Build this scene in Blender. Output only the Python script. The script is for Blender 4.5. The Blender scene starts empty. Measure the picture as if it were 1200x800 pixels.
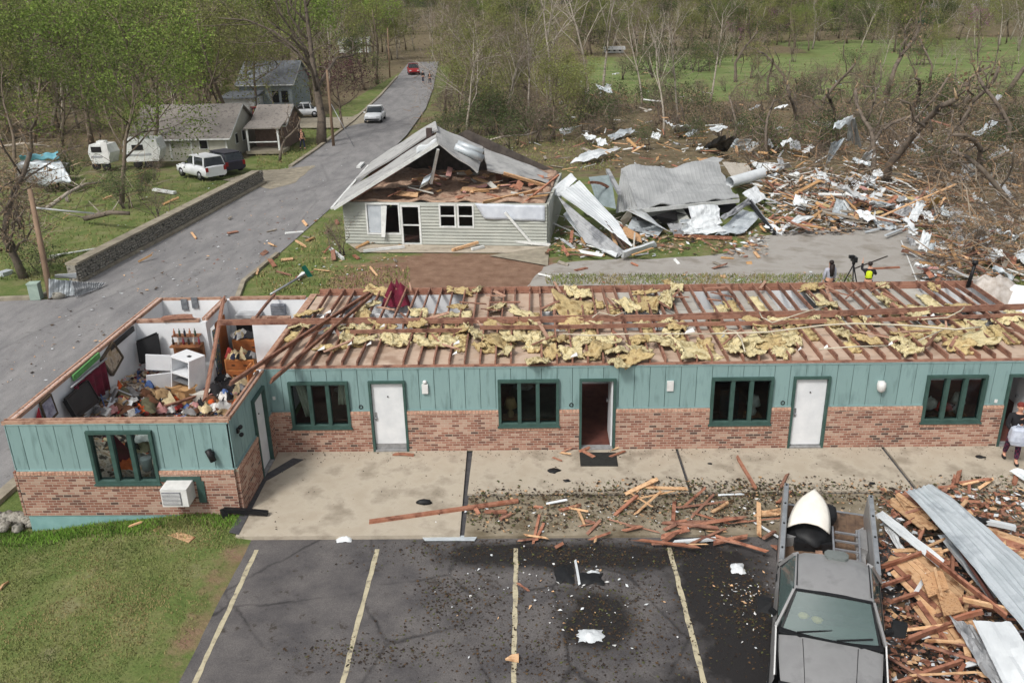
import bpy, bmesh, math, random
import numpy as np
from mathutils import Vector, Matrix, Euler
from math import sin, cos, pi, radians, floor, sqrt

rnd = random.Random(7)
S = bpy.context.scene
COL = S.collection

# ------------------------------------------------------------------ camera
FPX, PITCH, ROLL, YAW = 1014.2, radians(21.60), radians(-1.20), radians(1.45)
CP = Vector((0.0, -20.89, 11.43))
_fw = Vector((-sin(YAW) * cos(PITCH), cos(YAW) * cos(PITCH), -sin(PITCH)))
_rt = Vector((cos(YAW), sin(YAW), 0.0))
_up = _rt.cross(_fw)
RT = _rt * cos(ROLL) + _up * sin(ROLL)
UP = _up * cos(ROLL) - _rt * sin(ROLL)
cam = bpy.data.cameras.new('camera')
cam.sensor_width = 36.0
cam.lens = FPX / 1200.0 * 36.0
cam.clip_start, cam.clip_end = 0.1, 6000.0
cam_o = bpy.data.objects.new('camera', cam)
_m = Matrix((RT, UP, -_fw)).transposed().to_4x4()
_m.translation = CP
cam_o.matrix_world = _m
COL.objects.link(cam_o)
S.camera = cam_o

# ------------------------------------------------------------------ light: thin overcast, soft sun from behind left
SUN_EL, SUN_AZ = radians(50), radians(215)      # azimuth clockwise from +Y
W = bpy.data.worlds.new('World')
S.world = W
W.use_nodes = True
wn, wl = W.node_tree.nodes, W.node_tree.links
bg = wn['Background']
sky = wn.new('ShaderNodeTexSky')
sky.sky_type = 'NISHITA'
sky.sun_disc = False
sky.sun_elevation = SUN_EL
sky.sun_rotation = SUN_AZ
sky.air_density, sky.dust_density, sky.ozone_density = 1.0, 4.0, 1.0
hs = wn.new('ShaderNodeHueSaturation')
hs.inputs['Saturation'].default_value = 0.22
wl.new(sky.outputs[0], hs.inputs['Color'])
wl.new(hs.outputs[0], bg.inputs[0])
bg.inputs[1].default_value = 0.13
sl = bpy.data.lights.new('sun', 'SUN')
sl.energy, sl.angle, sl.color = 2.0, radians(10), (1.0, 0.96, 0.9)
so = bpy.data.objects.new('sun', sl)
_d = Vector((sin(SUN_AZ) * cos(SUN_EL), cos(SUN_AZ) * cos(SUN_EL), sin(SUN_EL)))
so.rotation_euler = _d.to_track_quat('Z', 'Y').to_euler()
so.location = (0, 0, 60)
COL.objects.link(so)
S.view_settings.view_transform = 'Standard'
S.view_settings.look = 'None'
S.view_settings.exposure = 0.18
S.view_settings.gamma = 1.0
try:
    S.cycles.max_bounces = 5
    S.cycles.transparent_max_bounces = 8
except Exception:
    pass

# ------------------------------------------------------------------ photo measurements -> places on the ground / on walls
def _ray(u, v):
    return _fw + RT * ((u - 600) / FPX) - UP * ((v - 400) / FPX)
def G(u, v, z=0.0):
    d = _ray(u, v); t = (z - CP.z) / d.z
    return CP + d * t
def VY(u, v, y):
    d = _ray(u, v); return CP + d * ((y - CP.y) / d.y)
def VX(u, v, x):
    d = _ray(u, v); return CP + d * ((x - CP.x) / d.x)
def PXM(p):
    return FPX / ((Vector(p) - CP).dot(_fw))

# ------------------------------------------------------------------ materials
MATS = {}
def srgb(c):
    return tuple(((x / 255.0) / 12.92 if x / 255.0 <= 0.04045 else ((x / 255.0 + 0.055) / 1.055) ** 2.4) for x in c) + (1.0,)
def mat(name, c, c2=None, c3=None, ns=3.0, det=5.0, rough=0.85, bump=0.0, bs=40.0, metal=0.0, spec=0.3,
        rand=0.0, coord='pos', stretch=None, lo=0.35, hi=0.65, trans=0.0, two=False):
    """procedural material: two or three sRGB colours mixed by noise, optional bump and per-object value change"""
    if name in MATS: return MATS[name]
    m = bpy.data.materials.new(name); m.use_nodes = True
    n, l = m.node_tree.nodes, m.node_tree.links
    b = n['Principled BSDF']
    b.inputs['Roughness'].default_value = rough
    b.inputs['Metallic'].default_value = metal
    b.inputs['Specular IOR Level'].default_value = spec
    if coord == 'pos':
        g = n.new('ShaderNodeNewGeometry'); vec = g.outputs['Position']
    else:
        g = n.new('ShaderNodeTexCoord'); vec = g.outputs['Object']
    if stretch:
        mp = n.new('ShaderNodeMapping'); mp.inputs['Scale'].default_value = stretch
        l.new(vec, mp.inputs['Vector']); vec = mp.outputs[0]
    c2 = c2 or tuple(x * 0.88 for x in c)
    no = n.new('ShaderNodeTexNoise'); no.inputs['Scale'].default_value = ns; no.inputs['Detail'].default_value = det
    no.inputs['Roughness'].default_value = 0.6
    l.new(vec, no.inputs['Vector'])
    r = n.new('ShaderNodeValToRGB'); e = r.color_ramp.elements
    e[0].position, e[0].color = lo, srgb(c); e[1].position, e[1].color = hi, srgb(c2)
    if c3:
        x = e.new((lo + hi) / 2); x.color = srgb(c3)
    l.new(no.outputs['Fac'], r.inputs['Fac'])
    out = r.outputs['Color']
    if rand:
        oi = n.new('ShaderNodeObjectInfo'); mr = n.new('ShaderNodeMapRange')
        mr.inputs['To Min'].default_value = 1 - rand; mr.inputs['To Max'].default_value = 1 + rand
        l.new(oi.outputs['Random'], mr.inputs['Value'])
        h2 = n.new('ShaderNodeHueSaturation'); l.new(mr.outputs[0], h2.inputs['Value']); l.new(out, h2.inputs['Color'])
        out = h2.outputs[0]
    l.new(out, b.inputs['Base Color'])
    if bump:
        n2 = n.new('ShaderNodeTexNoise'); n2.inputs['Scale'].default_value = bs; n2.inputs['Detail'].default_value = 4
        l.new(vec, n2.inputs['Vector'])
        bp = n.new('ShaderNodeBump'); bp.inputs['Strength'].default_value = bump; bp.inputs['Distance'].default_value = 0.02
        l.new(n2.outputs['Fac'], bp.inputs['Height']); l.new(bp.outputs[0], b.inputs['Normal'])
    MATS[name] = m
    return m

def brick_mat(name, axis):
    """every brick its own colour by cell, with pale mortar; axis = 'X' or 'Y' runs along the wall"""
    m = bpy.data.materials.new(name); m.use_nodes = True
    n, l = m.node_tree.nodes, m.node_tree.links
    b = n['Principled BSDF']; b.inputs['Roughness'].default_value = 0.9; b.inputs['Specular IOR Level'].default_value = 0.15
    g = n.new('ShaderNodeNewGeometry'); sp = n.new('ShaderNodeSeparateXYZ'); l.new(g.outputs['Position'], sp.inputs[0])
    def mth(op, a, bb=None):
        x = n.new('ShaderNodeMath'); x.operation = op
        for i, q in enumerate((a, bb)):
            if q is None: continue
            if isinstance(q, (int, float)): x.inputs[i].default_value = q
            else: l.new(q, x.inputs[i])
        return x.outputs[0]
    rz = mth('DIVIDE', sp.outputs['Z'], 0.072); row = mth('FLOOR', rz)
    off = mth('MULTIPLY', mth('MODULO', mth('ADD', row, 100), 2.0), 0.5)
    cx = mth('ADD', mth('DIVIDE', sp.outputs[axis], 0.2), off); colm = mth('FLOOR', cx)
    fx = mth('FRACT', cx); fz = mth('FRACT', rz)
    cb = n.new('ShaderNodeCombineXYZ'); l.new(colm, cb.inputs[0]); l.new(row, cb.inputs[1])
    wnz = n.new('ShaderNodeTexWhiteNoise'); wnz.noise_dimensions = '2D'; l.new(cb.outputs[0], wnz.inputs['Vector'])
    r = n.new('ShaderNodeValToRGB'); r.color_ramp.interpolation = 'CONSTANT'
    e = r.color_ramp.elements
    cols = [(0.0, (158, 117, 101)), (0.2, (170, 133, 116)), (0.38, (145, 102, 87)), (0.58, (178, 149, 132)), (0.72, (136, 95, 82)), (0.88, (116, 84, 75)), (0.96, (94, 76, 70))]
    e[0].position, e[0].color = cols[0][0], srgb(cols[0][1]); e[1].position, e[1].color = cols[1][0], srgb(cols[1][1])
    for p, c in cols[2:]:
        x = e.new(p); x.color = srgb(c)
    l.new(wnz.outputs['Value'], r.inputs['Fac'])
    mort = mth('MAXIMUM', mth('LESS_THAN', fx, 0.06), mth('LESS_THAN', fz, 0.16))
    mx = n.new('ShaderNodeMixRGB'); l.new(mort, mx.inputs['Fac']); l.new(r.outputs[0], mx.inputs['Color1'])
    mx.inputs['Color2'].default_value = srgb((186, 172, 156))
    no = n.new('ShaderNodeTexNoise'); no.inputs['Scale'].default_value = 1.1; no.inputs['Detail'].default_value = 6
    l.new(g.outputs['Position'], no.inputs['Vector'])
    mr = n.new('ShaderNodeMapRange'); mr.inputs['To Min'].default_value = 0.72; mr.inputs['To Max'].default_value = 1.18
    l.new(no.outputs['Fac'], mr.inputs['Value'])
    hsv = n.new('ShaderNodeHueSaturation'); l.new(mr.outputs[0], hsv.inputs['Value']); l.new(mx.outputs[0], hsv.inputs['Color'])
    l.new(hsv.outputs[0], b.inputs['Base Color'])
    bp = n.new('ShaderNodeBump'); bp.inputs['Strength'].default_value = 0.6; bp.inputs['Distance'].default_value = 0.01; bp.invert = True
    l.new(mort, bp.inputs['Height']); l.new(bp.outputs[0], b.inputs['Normal'])
    MATS[name] = m
    return m

def glass_mat(name, tint=(0.75, 0.8, 0.8), refl=0.12):
    m = bpy.data.materials.new(name); m.use_nodes = True
    n, l = m.node_tree.nodes, m.node_tree.links
    n.remove(n['Principled BSDF'])
    t = n.new('ShaderNodeBsdfTransparent'); t.inputs[0].default_value = (*tint, 1)
    gl = n.new('ShaderNodeBsdfGlossy'); gl.inputs['Roughness'].default_value = 0.04
    lw = n.new('ShaderNodeLayerWeight'); lw.inputs['Blend'].default_value = refl
    mx = n.new('ShaderNodeMixShader'); l.new(lw.outputs['Fresnel'], mx.inputs[0]); l.new(t.outputs[0], mx.inputs[1]); l.new(gl.outputs[0], mx.inputs[2])
    l.new(mx.outputs[0], n['Material Output'].inputs[0])
    MATS[name] = m
    return m

# ------------------------------------------------------------------ mesh builder
class MB:
    def __init__(s):
        s.v, s.f, s.mi, s.sm, s.mats = [], [], [], [], []
    def _m(s, m):
        if m not in s.mats: s.mats.append(m)
        return s.mats.index(m)
    def add(s, vs, fs, m, smooth=False):
        o = len(s.v); k = s._m(m)
        s.v.extend([tuple(x) for x in vs])
        for f in fs:
            s.f.append(tuple(i + o for i in f)); s.mi.append(k); s.sm.append(smooth)
        return s
    def box(s, c, d, m, rot=None, taper=1.0):
        x, y, z = d[0] / 2, d[1] / 2, d[2] / 2; t = taper
        vs = [Vector(p) for p in ((-x, -y, -z), (x, -y, -z), (x, y, -z), (-x, y, -z), (-x * t, -y * t, z), (x * t, -y * t, z), (x * t, y * t, z), (-x * t, y * t, z))]
        if rot is not None:
            R = rot if isinstance(rot, Matrix) else Euler(rot).to_matrix()
            vs = [R @ v for v in vs]
        c = Vector(c)
        return s.add([v + c for v in vs], [(0, 3, 2, 1), (4, 5, 6, 7), (0, 1, 5, 4), (1, 2, 6, 5), (2, 3, 7, 6), (3, 0, 4, 7)], m)
    def rng(s, a, b, m):
        """axis-aligned box from corner a to corner b"""
        a, b = Vector(a), Vector(b)
        d = b - a
        return s.box((a + b) / 2, (abs(d.x), abs(d.y), abs(d.z)), m)
    def beam(s, a, b, w, h, m, roll=0.0, segs=1, bow=0.0, jag=0.0, rg=rnd):
        """board from a to b, w wide, h tall"""
        a, b = Vector(a), Vector(b); d = b - a; L = d.length
        if L < 1e-6: return s
        d.normalize()
        side = d.cross(Vector((0, 0, 1)))
        if side.length < 1e-3: side = Vector((1, 0, 0))
        side.normalize(); u = side.cross(d)
        if roll:
            R = Matrix.Rotation(roll, 3, d); side, u = R @ side, R @ u
        ring = [(-w / 2, -h / 2), (w / 2, -h / 2), (w / 2, h / 2), (-w / 2, h / 2)]
        vs = []
        for i in range(segs + 1):
            t = i / segs; p = a.lerp(b, t) + u * (bow * sin(pi * t))
            for (q, r) in ring:
                j = d * rg.uniform(-jag, jag) if jag and i in (0, segs) else Vector((0, 0, 0))
                vs.append(p + side * q + u * r + j)
        fs = [(0, 3, 2, 1), tuple(4 * segs + k for k in (0, 1, 2, 3))]
        for i in range(segs):
            o = 4 * i
            for k in range(4):
                fs.append((o + k, o + (k + 1) % 4, o + 4 + (k + 1) % 4, o + 4 + k))
        return s.add(vs, fs, m)
    def tube(s, pts, rad, m, n=6, smooth=True, cap=True):
        pts = [Vector(p) for p in pts]
        if isinstance(rad, (int, float)): rad = [rad] * len(pts)
        vs = []; ref = Vector((0.31, 0.17, 0.93))
        for i, p in enumerate(pts):
            d = (pts[min(i + 1, len(pts) - 1)] - pts[max(i - 1, 0)])
            if d.length < 1e-9: d = Vector((0, 0, 1))
            d.normalize()
            sd = d.cross(ref)
            if sd.length < 1e-2: sd = d.cross(Vector((1, 0, 0)))
            sd.normalize(); u = sd.cross(d)
            for k in range(n):
                a = 2 * pi * k / n
                vs.append(p + (sd * cos(a) + u * sin(a)) * rad[i])
        fs = []
        for i in range(len(pts) - 1):
            for k in range(n):
                fs.append((i * n + k, i * n + (k + 1) % n, (i + 1) * n + (k + 1) % n, (i + 1) * n + k))
        if cap:
            fs.append(tuple(range(n))[::-1]); fs.append(tuple((len(pts) - 1) * n + k for k in range(n)))
        return s.add(vs, fs, m, smooth)
    def lathe(s, c, prof, m, n=12, smooth=True, rot=None):
        vs = []
        for (r, z) in prof:
            for k in range(n):
                v = Vector((r * cos(2 * pi * k / n), r * sin(2 * pi * k / n), z))
                if rot is not None: v = (rot if isinstance(rot, Matrix) else Euler(rot).to_matrix()) @ v
                vs.append(v + Vector(c))
        fs = []
        for i in range(len(prof) - 1):
            for k in range(n):
                fs.append((i * n + k, i * n + (k + 1) % n, (i + 1) * n + (k + 1) % n, (i + 1) * n + k))
        fs.append(tuple(range(n))[::-1]); fs.append(tuple((len(prof) - 1) * n + k for k in range(n)))
        return s.add(vs, fs, m, smooth)
    def slab(s, poly, t, m, smooth=False):
        """polygon (list of 3d points) pushed along vector t"""
        poly = [Vector(p) for p in poly]; t = Vector(t); n = len(poly)
        vs = poly + [p + t for p in poly]
        fs = [tuple(range(n))[::-1], tuple(range(n, 2 * n))] + [(k, (k + 1) % n, n + (k + 1) % n, n + k) for k in range(n)]
        return s.add(vs, fs, m, smooth)
    def grid(s, fn, nu, nv, m, smooth=True, thick=0.0):
        """surface fn(u,v) with u,v in 0..1; thick > 0 adds an offset underside and rim"""
        vs = [Vector(fn(i / nu, j / nv)) for j in range(nv + 1) for i in range(nu + 1)]
        ix = lambda i, j: j * (nu + 1) + i
        fs = [(ix(i, j), ix(i + 1, j), ix(i + 1, j + 1), ix(i, j + 1)) for j in range(nv) for i in range(nu)]
        if thick:
            N = len(vs); nrm = [Vector((0, 0, 0)) for _ in vs]
            for f in fs:
                q = (vs[f[1]] - vs[f[0]]).cross(vs[f[3]] - vs[f[0]])
                for k in f: nrm[k] += q
            vs2 = [v - (q.normalized() if q.length else Vector((0, 0, 1))) * thick for v, q in zip(vs, nrm)]
            vs = vs + vs2
            fs = fs + [tuple(k + N for k in reversed(f)) for f in fs]
            rim = [ix(i, 0) for i in range(nu + 1)] + [ix(nu, j) for j in range(1, nv + 1)] + [ix(i, nv) for i in range(nu - 1, -1, -1)] + [ix(0, j) for j in range(nv - 1, 0, -1)]
            for k in range(len(rim)):
                a, b = rim[k], rim[(k + 1) % len(rim)]
                fs.append((b, a, a + N, b + N))
        return s.add(vs, fs, m, smooth)
    def blob(s, c, r, m, n=8, k=5, jit=0.15, rot=None, rg=rnd, flat=None):
        """lumpy rounded body"""
        vs = []; R = None if rot is None else Euler(rot).to_matrix()
        for j in range(k + 1):
            th = pi * j / k
            for i in range(n):
                ph = 2 * pi * i / n
                q = 1 + rg.uniform(-jit, jit)
                v = Vector((r[0] * sin(th) * cos(ph) * q, r[1] * sin(th) * sin(ph) * q, r[2] * cos(th) * q))
                if R: v = R @ v
                vs.append(v + Vector(c))
        fs = []
        for j in range(k):
            for i in range(n):
                fs.append((j * n + i, (j + 1) * n + i, (j + 1) * n + (i + 1) % n, j * n + (i + 1) % n))
        return s.add(vs, fs, m, True)
    def mesh(s, name):
        me = bpy.data.meshes.new(name)
        me.from_pydata(s.v, [], s.f)
        for m in s.mats: me.materials.append(m)
        if s.f:
            me.polygons.foreach_set('material_index', s.mi)
            me.polygons.foreach_set('use_smooth', s.sm)
        me.update()
        return me
    def build(s, name, parent=None, kind=None, recenter=True):
        """link as ONE object; a top-level object gets its origin at its base"""
        loc = None
        if parent is None and recenter and s.v:
            a = np.array(s.v); lo, hi = a.min(0), a.max(0)
            loc = Vector(((lo[0] + hi[0]) / 2, (lo[1] + hi[1]) / 2, lo[2]))
            s.v = [tuple(p) for p in (a - np.array(loc))]
        o = bpy.data.objects.new(name, s.mesh(name)); COL.objects.link(o)
        if loc is not None: o.location = loc
        if parent is not None: adopt(o, parent)
        if kind: o['kind'] = kind
        return o

def wmat(o):
    M = Matrix.LocRotScale(o.location, o.rotation_euler, o.scale)
    if o.parent is not None:
        M = wmat(o.parent) @ o.matrix_parent_inverse @ M
    return M
def adopt(o, parent):
    o.parent = parent
    o.matrix_parent_inverse = wmat(parent).inverted()
def tag(o, label, cat, group=None, kind=None):
    o['label'] = label
    if cat: o['category'] = cat
    if group: o['group'] = group
    if kind: o['kind'] = kind
    return o
def thing(name, label, cat, loc=(0, 0, 0), rz=0.0, group=None):
    o = bpy.data.objects.new(name, None); COL.objects.link(o)
    o.empty_display_size = 0.3
    o.location = loc; o.rotation_euler = (0, 0, rz)
    return tag(o, label, cat, group)
KIDS = {}
def kids(o):
    return list(o.children)
def dup(o, loc, rz=0.0, sc=1.0, label=None, group=None, rot=None):
    """copy of a thing, its parts and sub-parts; meshes are shared"""
    def cp(x, par):
        c = x.copy(); COL.objects.link(c)
        if par is not None: c.parent = par
        for k in kids(x): cp(k, c)
        return c
    r = cp(o, None)
    r.location = loc; r.rotation_euler = rot or (0, 0, rz)
    r.scale = sc if isinstance(sc, (tuple, list, Vector)) else (sc, sc, sc)
    if label: r['label'] = label
    if group: r['group'] = group
    return r
def inst(name, me, loc, rot=(0, 0, 0), sc=(1, 1, 1), parent=None):
    o = bpy.data.objects.new(name, me); COL.objects.link(o)
    o.location, o.rotation_euler, o.scale = loc, rot, sc
    if parent is not None: adopt(o, parent)
    return o
def pts_lerp(P, t):
    """point at fraction t along a polyline"""
    L = [(Vector(P[i + 1]) - Vector(P[i])).length for i in range(len(P) - 1)]; T = sum(L) * t
    for i, l in enumerate(L):
        if T <= l or i == len(L) - 1: return Vector(P[i]).lerp(Vector(P[i + 1]), min(1, T / l))
        T -= l

ORD = ['first', 'second', 'third', 'fourth', 'fifth', 'sixth', 'seventh', 'eighth', 'ninth', 'tenth', 'eleventh', 'twelfth']
def order_labels(objs, key=None, way='from the left'):
    """things that share a label are told apart by their order as one sees them"""
    by = {}
    for o in objs: by.setdefault(o['label'], []).append(o)
    for lb, L in by.items():
        if len(L) < 2 or len(L) > 36: continue
        sk = key or (lambda o: o.location.x / (o.location.y - CP.y))
        if len(L) > 12:      # too many for one row: nearer, middle and farther rows
            L.sort(key=lambda o: o.location.y); n = -(-len(L) // 12); q = -(-len(L) // n)
            for r in range(n):
                for i, o in enumerate(sorted(L[r * q:(r + 1) * q], key=sk)):
                    o['label'] = lb + ', %s row, %s' % ((('near', 'far') if n == 2 else ('near', 'middle', 'far'))[r], 'leftmost' if i == 0 else ORD[i] + ' from left')
            continue
        L.sort(key=sk)
        for i, o in enumerate(L):
            o['label'] = lb + (', leftmost' if i == 0 else ', rightmost' if i == len(L) - 1 else ', %s from left' % ORD[i])

# litter, chips and crumbs: too many to count
def chips(name, n, area, z, mats, smin, smax, kind='stuff', label=None, seed=1, up=.02, parent=None):
    rg = random.Random(seed); mb = MB(); k = 0
    while k < n:
        x, y, ok = area(rg)
        if not ok: continue
        s = smin + (smax - smin) * rg.random() ** 2.5; a = rg.uniform(0, 6.3); zz = z(x, y) if callable(z) else z
        ca_, sa = cos(a) * s, sin(a) * s; q = rg.uniform(.25, .9); h = rg.uniform(.0, up) + .004
        t1, t2 = rg.uniform(-.5, .5) * s, rg.uniform(-.5, .5) * s
        vs = [(x - ca_, y - sa, zz + h), (x + sa * q, y - ca_ * q, zz + h + max(-h * .8, t1)), (x + ca_, y + sa, zz + h + max(-h * .8, t2)), (x - sa * q, y + ca_ * q, zz + h)]
        mb.add(vs, [(0, 1, 2, 3)], rg.choice(mats)); k += 1
    o = mb.build(name, parent, recenter=False); o['kind'] = 'stuff'
    if label: o['label'] = label; 
    return o
# ------------------------------------------------------------------ terrain height
def sstep(a, b, x):
    t = max(0.0, min(1.0, (x - a) / (b - a))); return t * t * (3 - 2 * t)
def hz(x, y):
    h = -0.42 * sstep(-8.2, -12.6, x) * (1 - sstep(3, 15, y)) if x < -8.2 else 0.0
    if y < -3.0 and x < -6.6:
        h += 0.03 * sin(x * 2.3 + 1) * cos(y * 1.9) * sstep(-6.6, -7.6, x) if x < -6.6 else 0
    return h
def GG(u, v, dz=0.0):
    p = G(u, v, 0)
    for _ in range(4): p = G(u, v, hz(p.x, p.y) + dz)
    return p

from mathutils import noise as mnoise
def nz(x, y, s=1.0, o=0.0):
    return mnoise.noise(Vector((x * s + o, y * s - o, o * 0.37)))

def zone_mat():
    """open ground: grass / straw / bare soil / brush litter / meadow, weights held per vertex and broken up by noise"""
    m = bpy.data.materials.new('ground_cover'); m.use_nodes = True
    n, l = m.node_tree.nodes, m.node_tree.links
    b = n['Principled BSDF']; b.inputs['Roughness'].default_value = 0.95; b.inputs['Specular IOR Level'].default_value = 0.1
    g = n.new('ShaderNodeNewGeometry'); pos = g.outputs['Position']
    at = n.new('ShaderNodeVertexColor'); at.layer_name = 'zone'
    sp = n.new('ShaderNodeSeparateColor'); l.new(at.outputs[0], sp.inputs[0])
    def noise(s, d=6):
        x = n.new('ShaderNodeTexNoise'); x.inputs['Scale'].default_value = s; x.inputs['Detail'].default_value = d
        x.inputs['Roughness'].default_value = 0.65; l.new(pos, x.inputs['Vector']); return x.outputs['Fac']
    def ramp(f, cs):
        r = n.new('ShaderNodeValToRGB'); e = r.color_ramp.elements
        e[0].position, e[0].color = cs[0][0], srgb(cs[0][1]); e[1].position, e[1].color = cs[1][0], srgb(cs[1][1])
        for p, c in cs[2:]:
            x = e.new(p); x.color = srgb(c)
        l.new(f, r.inputs['Fac']); return r.outputs[0]
    def mix(f, a, c):
        x = n.new('ShaderNodeMixRGB'); l.new(f, x.inputs['Fac']); l.new(a, x.inputs['Color1']); l.new(c, x.inputs['Color2']); return x.outputs[0]
    def mask(w, s, k=0.55):
        """weight + noise pushed through a steep ramp"""
        a = n.new('ShaderNodeMath'); a.operation = 'MULTIPLY_ADD'; l.new(noise(s), a.inputs[0]); a.inputs[1].default_value = k * 2; a.inputs[2].default_value = -k
        c = n.new('ShaderNodeMath'); c.operation = 'ADD'; l.new(w, c.inputs[0]); l.new(a.outputs[0], c.inputs[1])
        r = n.new('ShaderNodeMapRange'); r.inputs['From Min'].default_value = 0.38; r.inputs['From Max'].default_value = 0.62; l.new(c.outputs[0], r.inputs['Value'])
        return r.outputs[0]
    grass = ramp(noise(0.9, 8), [(0.3, (80, 98, 52)), (0.45, (100, 114, 66)), (0.56, (124, 124, 84)), (0.66, (142, 134, 106))])
    fine = ramp(noise(14, 4), [(0.35, (66, 86, 38)), (0.65, (110, 118, 66))])
    fx = n.new('ShaderNodeMixRGB'); fx.inputs['Fac'].default_value = 0.4; l.new(grass, fx.inputs['Color1']); l.new(fine, fx.inputs['Color2'])
    dirt = ramp(noise(1.6, 8), [(0.3, (112, 86, 70)), (0.7, (142, 116, 98))])
    litter = ramp(noise(0.8, 8), [(0.28, (78, 72, 54)), (0.42, (98, 88, 68)), (0.55, (116, 104, 84)), (0.7, (94, 98, 60))])
    mead = ramp(noise(0.25, 8), [(0.3, (90, 110, 62)), (0.5, (108, 122, 74)), (0.7, (130, 130, 92))])
    c = mix(mask(sp.outputs[2], 0.12, 0.4), fx.outputs[0], mead)
    c = mix(mask(sp.outputs[1], 0.5, 0.5), c, litter)
    c = mix(mask(sp.outputs[0], 0.9, 0.45), c, dirt)
    l.new(c, b.inputs['Base Color'])
    bp = n.new('ShaderNodeBump'); bp.inputs['Strength'].default_value = 0.7; bp.inputs['Distance'].default_value = 0.06
    l.new(noise(9, 6), bp.inputs['Height']); l.new(bp.outputs[0], b.inputs['Normal'])
    return m

def axis(lo, hi, far, step, grow=1.25):
    a = [lo + i * step for i in range(int((hi - lo) / step) + 1)]
    s, x = step, a[-1]
    while x < far[1]:
        s *= grow; x += s; a.append(x)
    s, x = step, a[0]
    while x > far[0]:
        s *= grow; x -= s; a.insert(0, x)
    return a

def ell(x, y, cx, cy, rx, ry):
    d = sqrt(((x - cx) / rx) ** 2 + ((y - cy) / ry) ** 2)
    return max(0.0, min(1.0, 1.6 - d))

def zones(x, y):
    r = max(ell(x, y, -3.2, 15.5, 5.2, 4.0), ell(x, y, 2.5, 14.0, 4.0, 3.0) * 0.8, ell(x, y, -12.8, -1.2, 0.9, 0.8) * 0.8, ell(x, y, 8, 22, 9, 3) * .45)
    if x > 13 and y > 5: r = max(r, 0.3 * ell(x, y, 26, 26, 10, 6))
    if -7.6 < x < -6.2 and -20 < y < -4: r = max(r, 0.47)
    gb = 0.0
    if y > 24 and x > -12: gb = min(1.0, (y - 24) / 22) * (0.55 + 0.4 * sstep(-6, 14, x))
    if y > 24 and x > 14: gb = max(gb, 0.8)
    if x < -22 and y > 26: gb = max(gb, 0.15 + min(0.65, (y - 26) / 60))
    if y > 150: gb = max(gb, 0.8)
    b = 0.0
    mc = 150 if x < 45 else 110
    if x > -2 and y > 84: b = max(0, 1 - max(0, abs(y - 118) - 26) / 22) * sstep(-2, 12, x)
    if x > 60 and 60 < y < 220: b = max(b, 0.8)
    if b > 0.4: gb *= 0.1
    return r, gb, b

xs = axis(-34, 36, (-900, 900), 0.75, 1.22)
ys = axis(-14, 62, (-60, 1500), 0.75, 1.2)
gm = bpy.data.meshes.new('ground')
gv = [(x, y, hz(x, y) - 0.14 + 0.02 * nz(x, y, .8)) if not (-30 < x < 30 and -14 < y < 40) else (x, y, hz(x, y) - (0.15 if (x > -6.6 and y < 0) else 0.03)) for y in ys for x in xs]
nx = len(xs)
gf = [(j * nx + i, j * nx + i + 1, (j + 1) * nx + i + 1, (j + 1) * nx + i) for j in range(len(ys) - 1) for i in range(nx - 1)]
gm.from_pydata(gv, [], gf)
ca = gm.color_attributes.new('zone', 'FLOAT_COLOR', 'POINT')
ca.data.foreach_set('color', [c for y in ys for x in xs for c in (*zones(x, y), 1.0)])
gm.materials.append(zone_mat())
gm.polygons.foreach_set('use_smooth', [True] * len(gf))
ground = bpy.data.objects.new('ground', gm); COL.objects.link(ground); ground['kind'] = 'structure'

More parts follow.
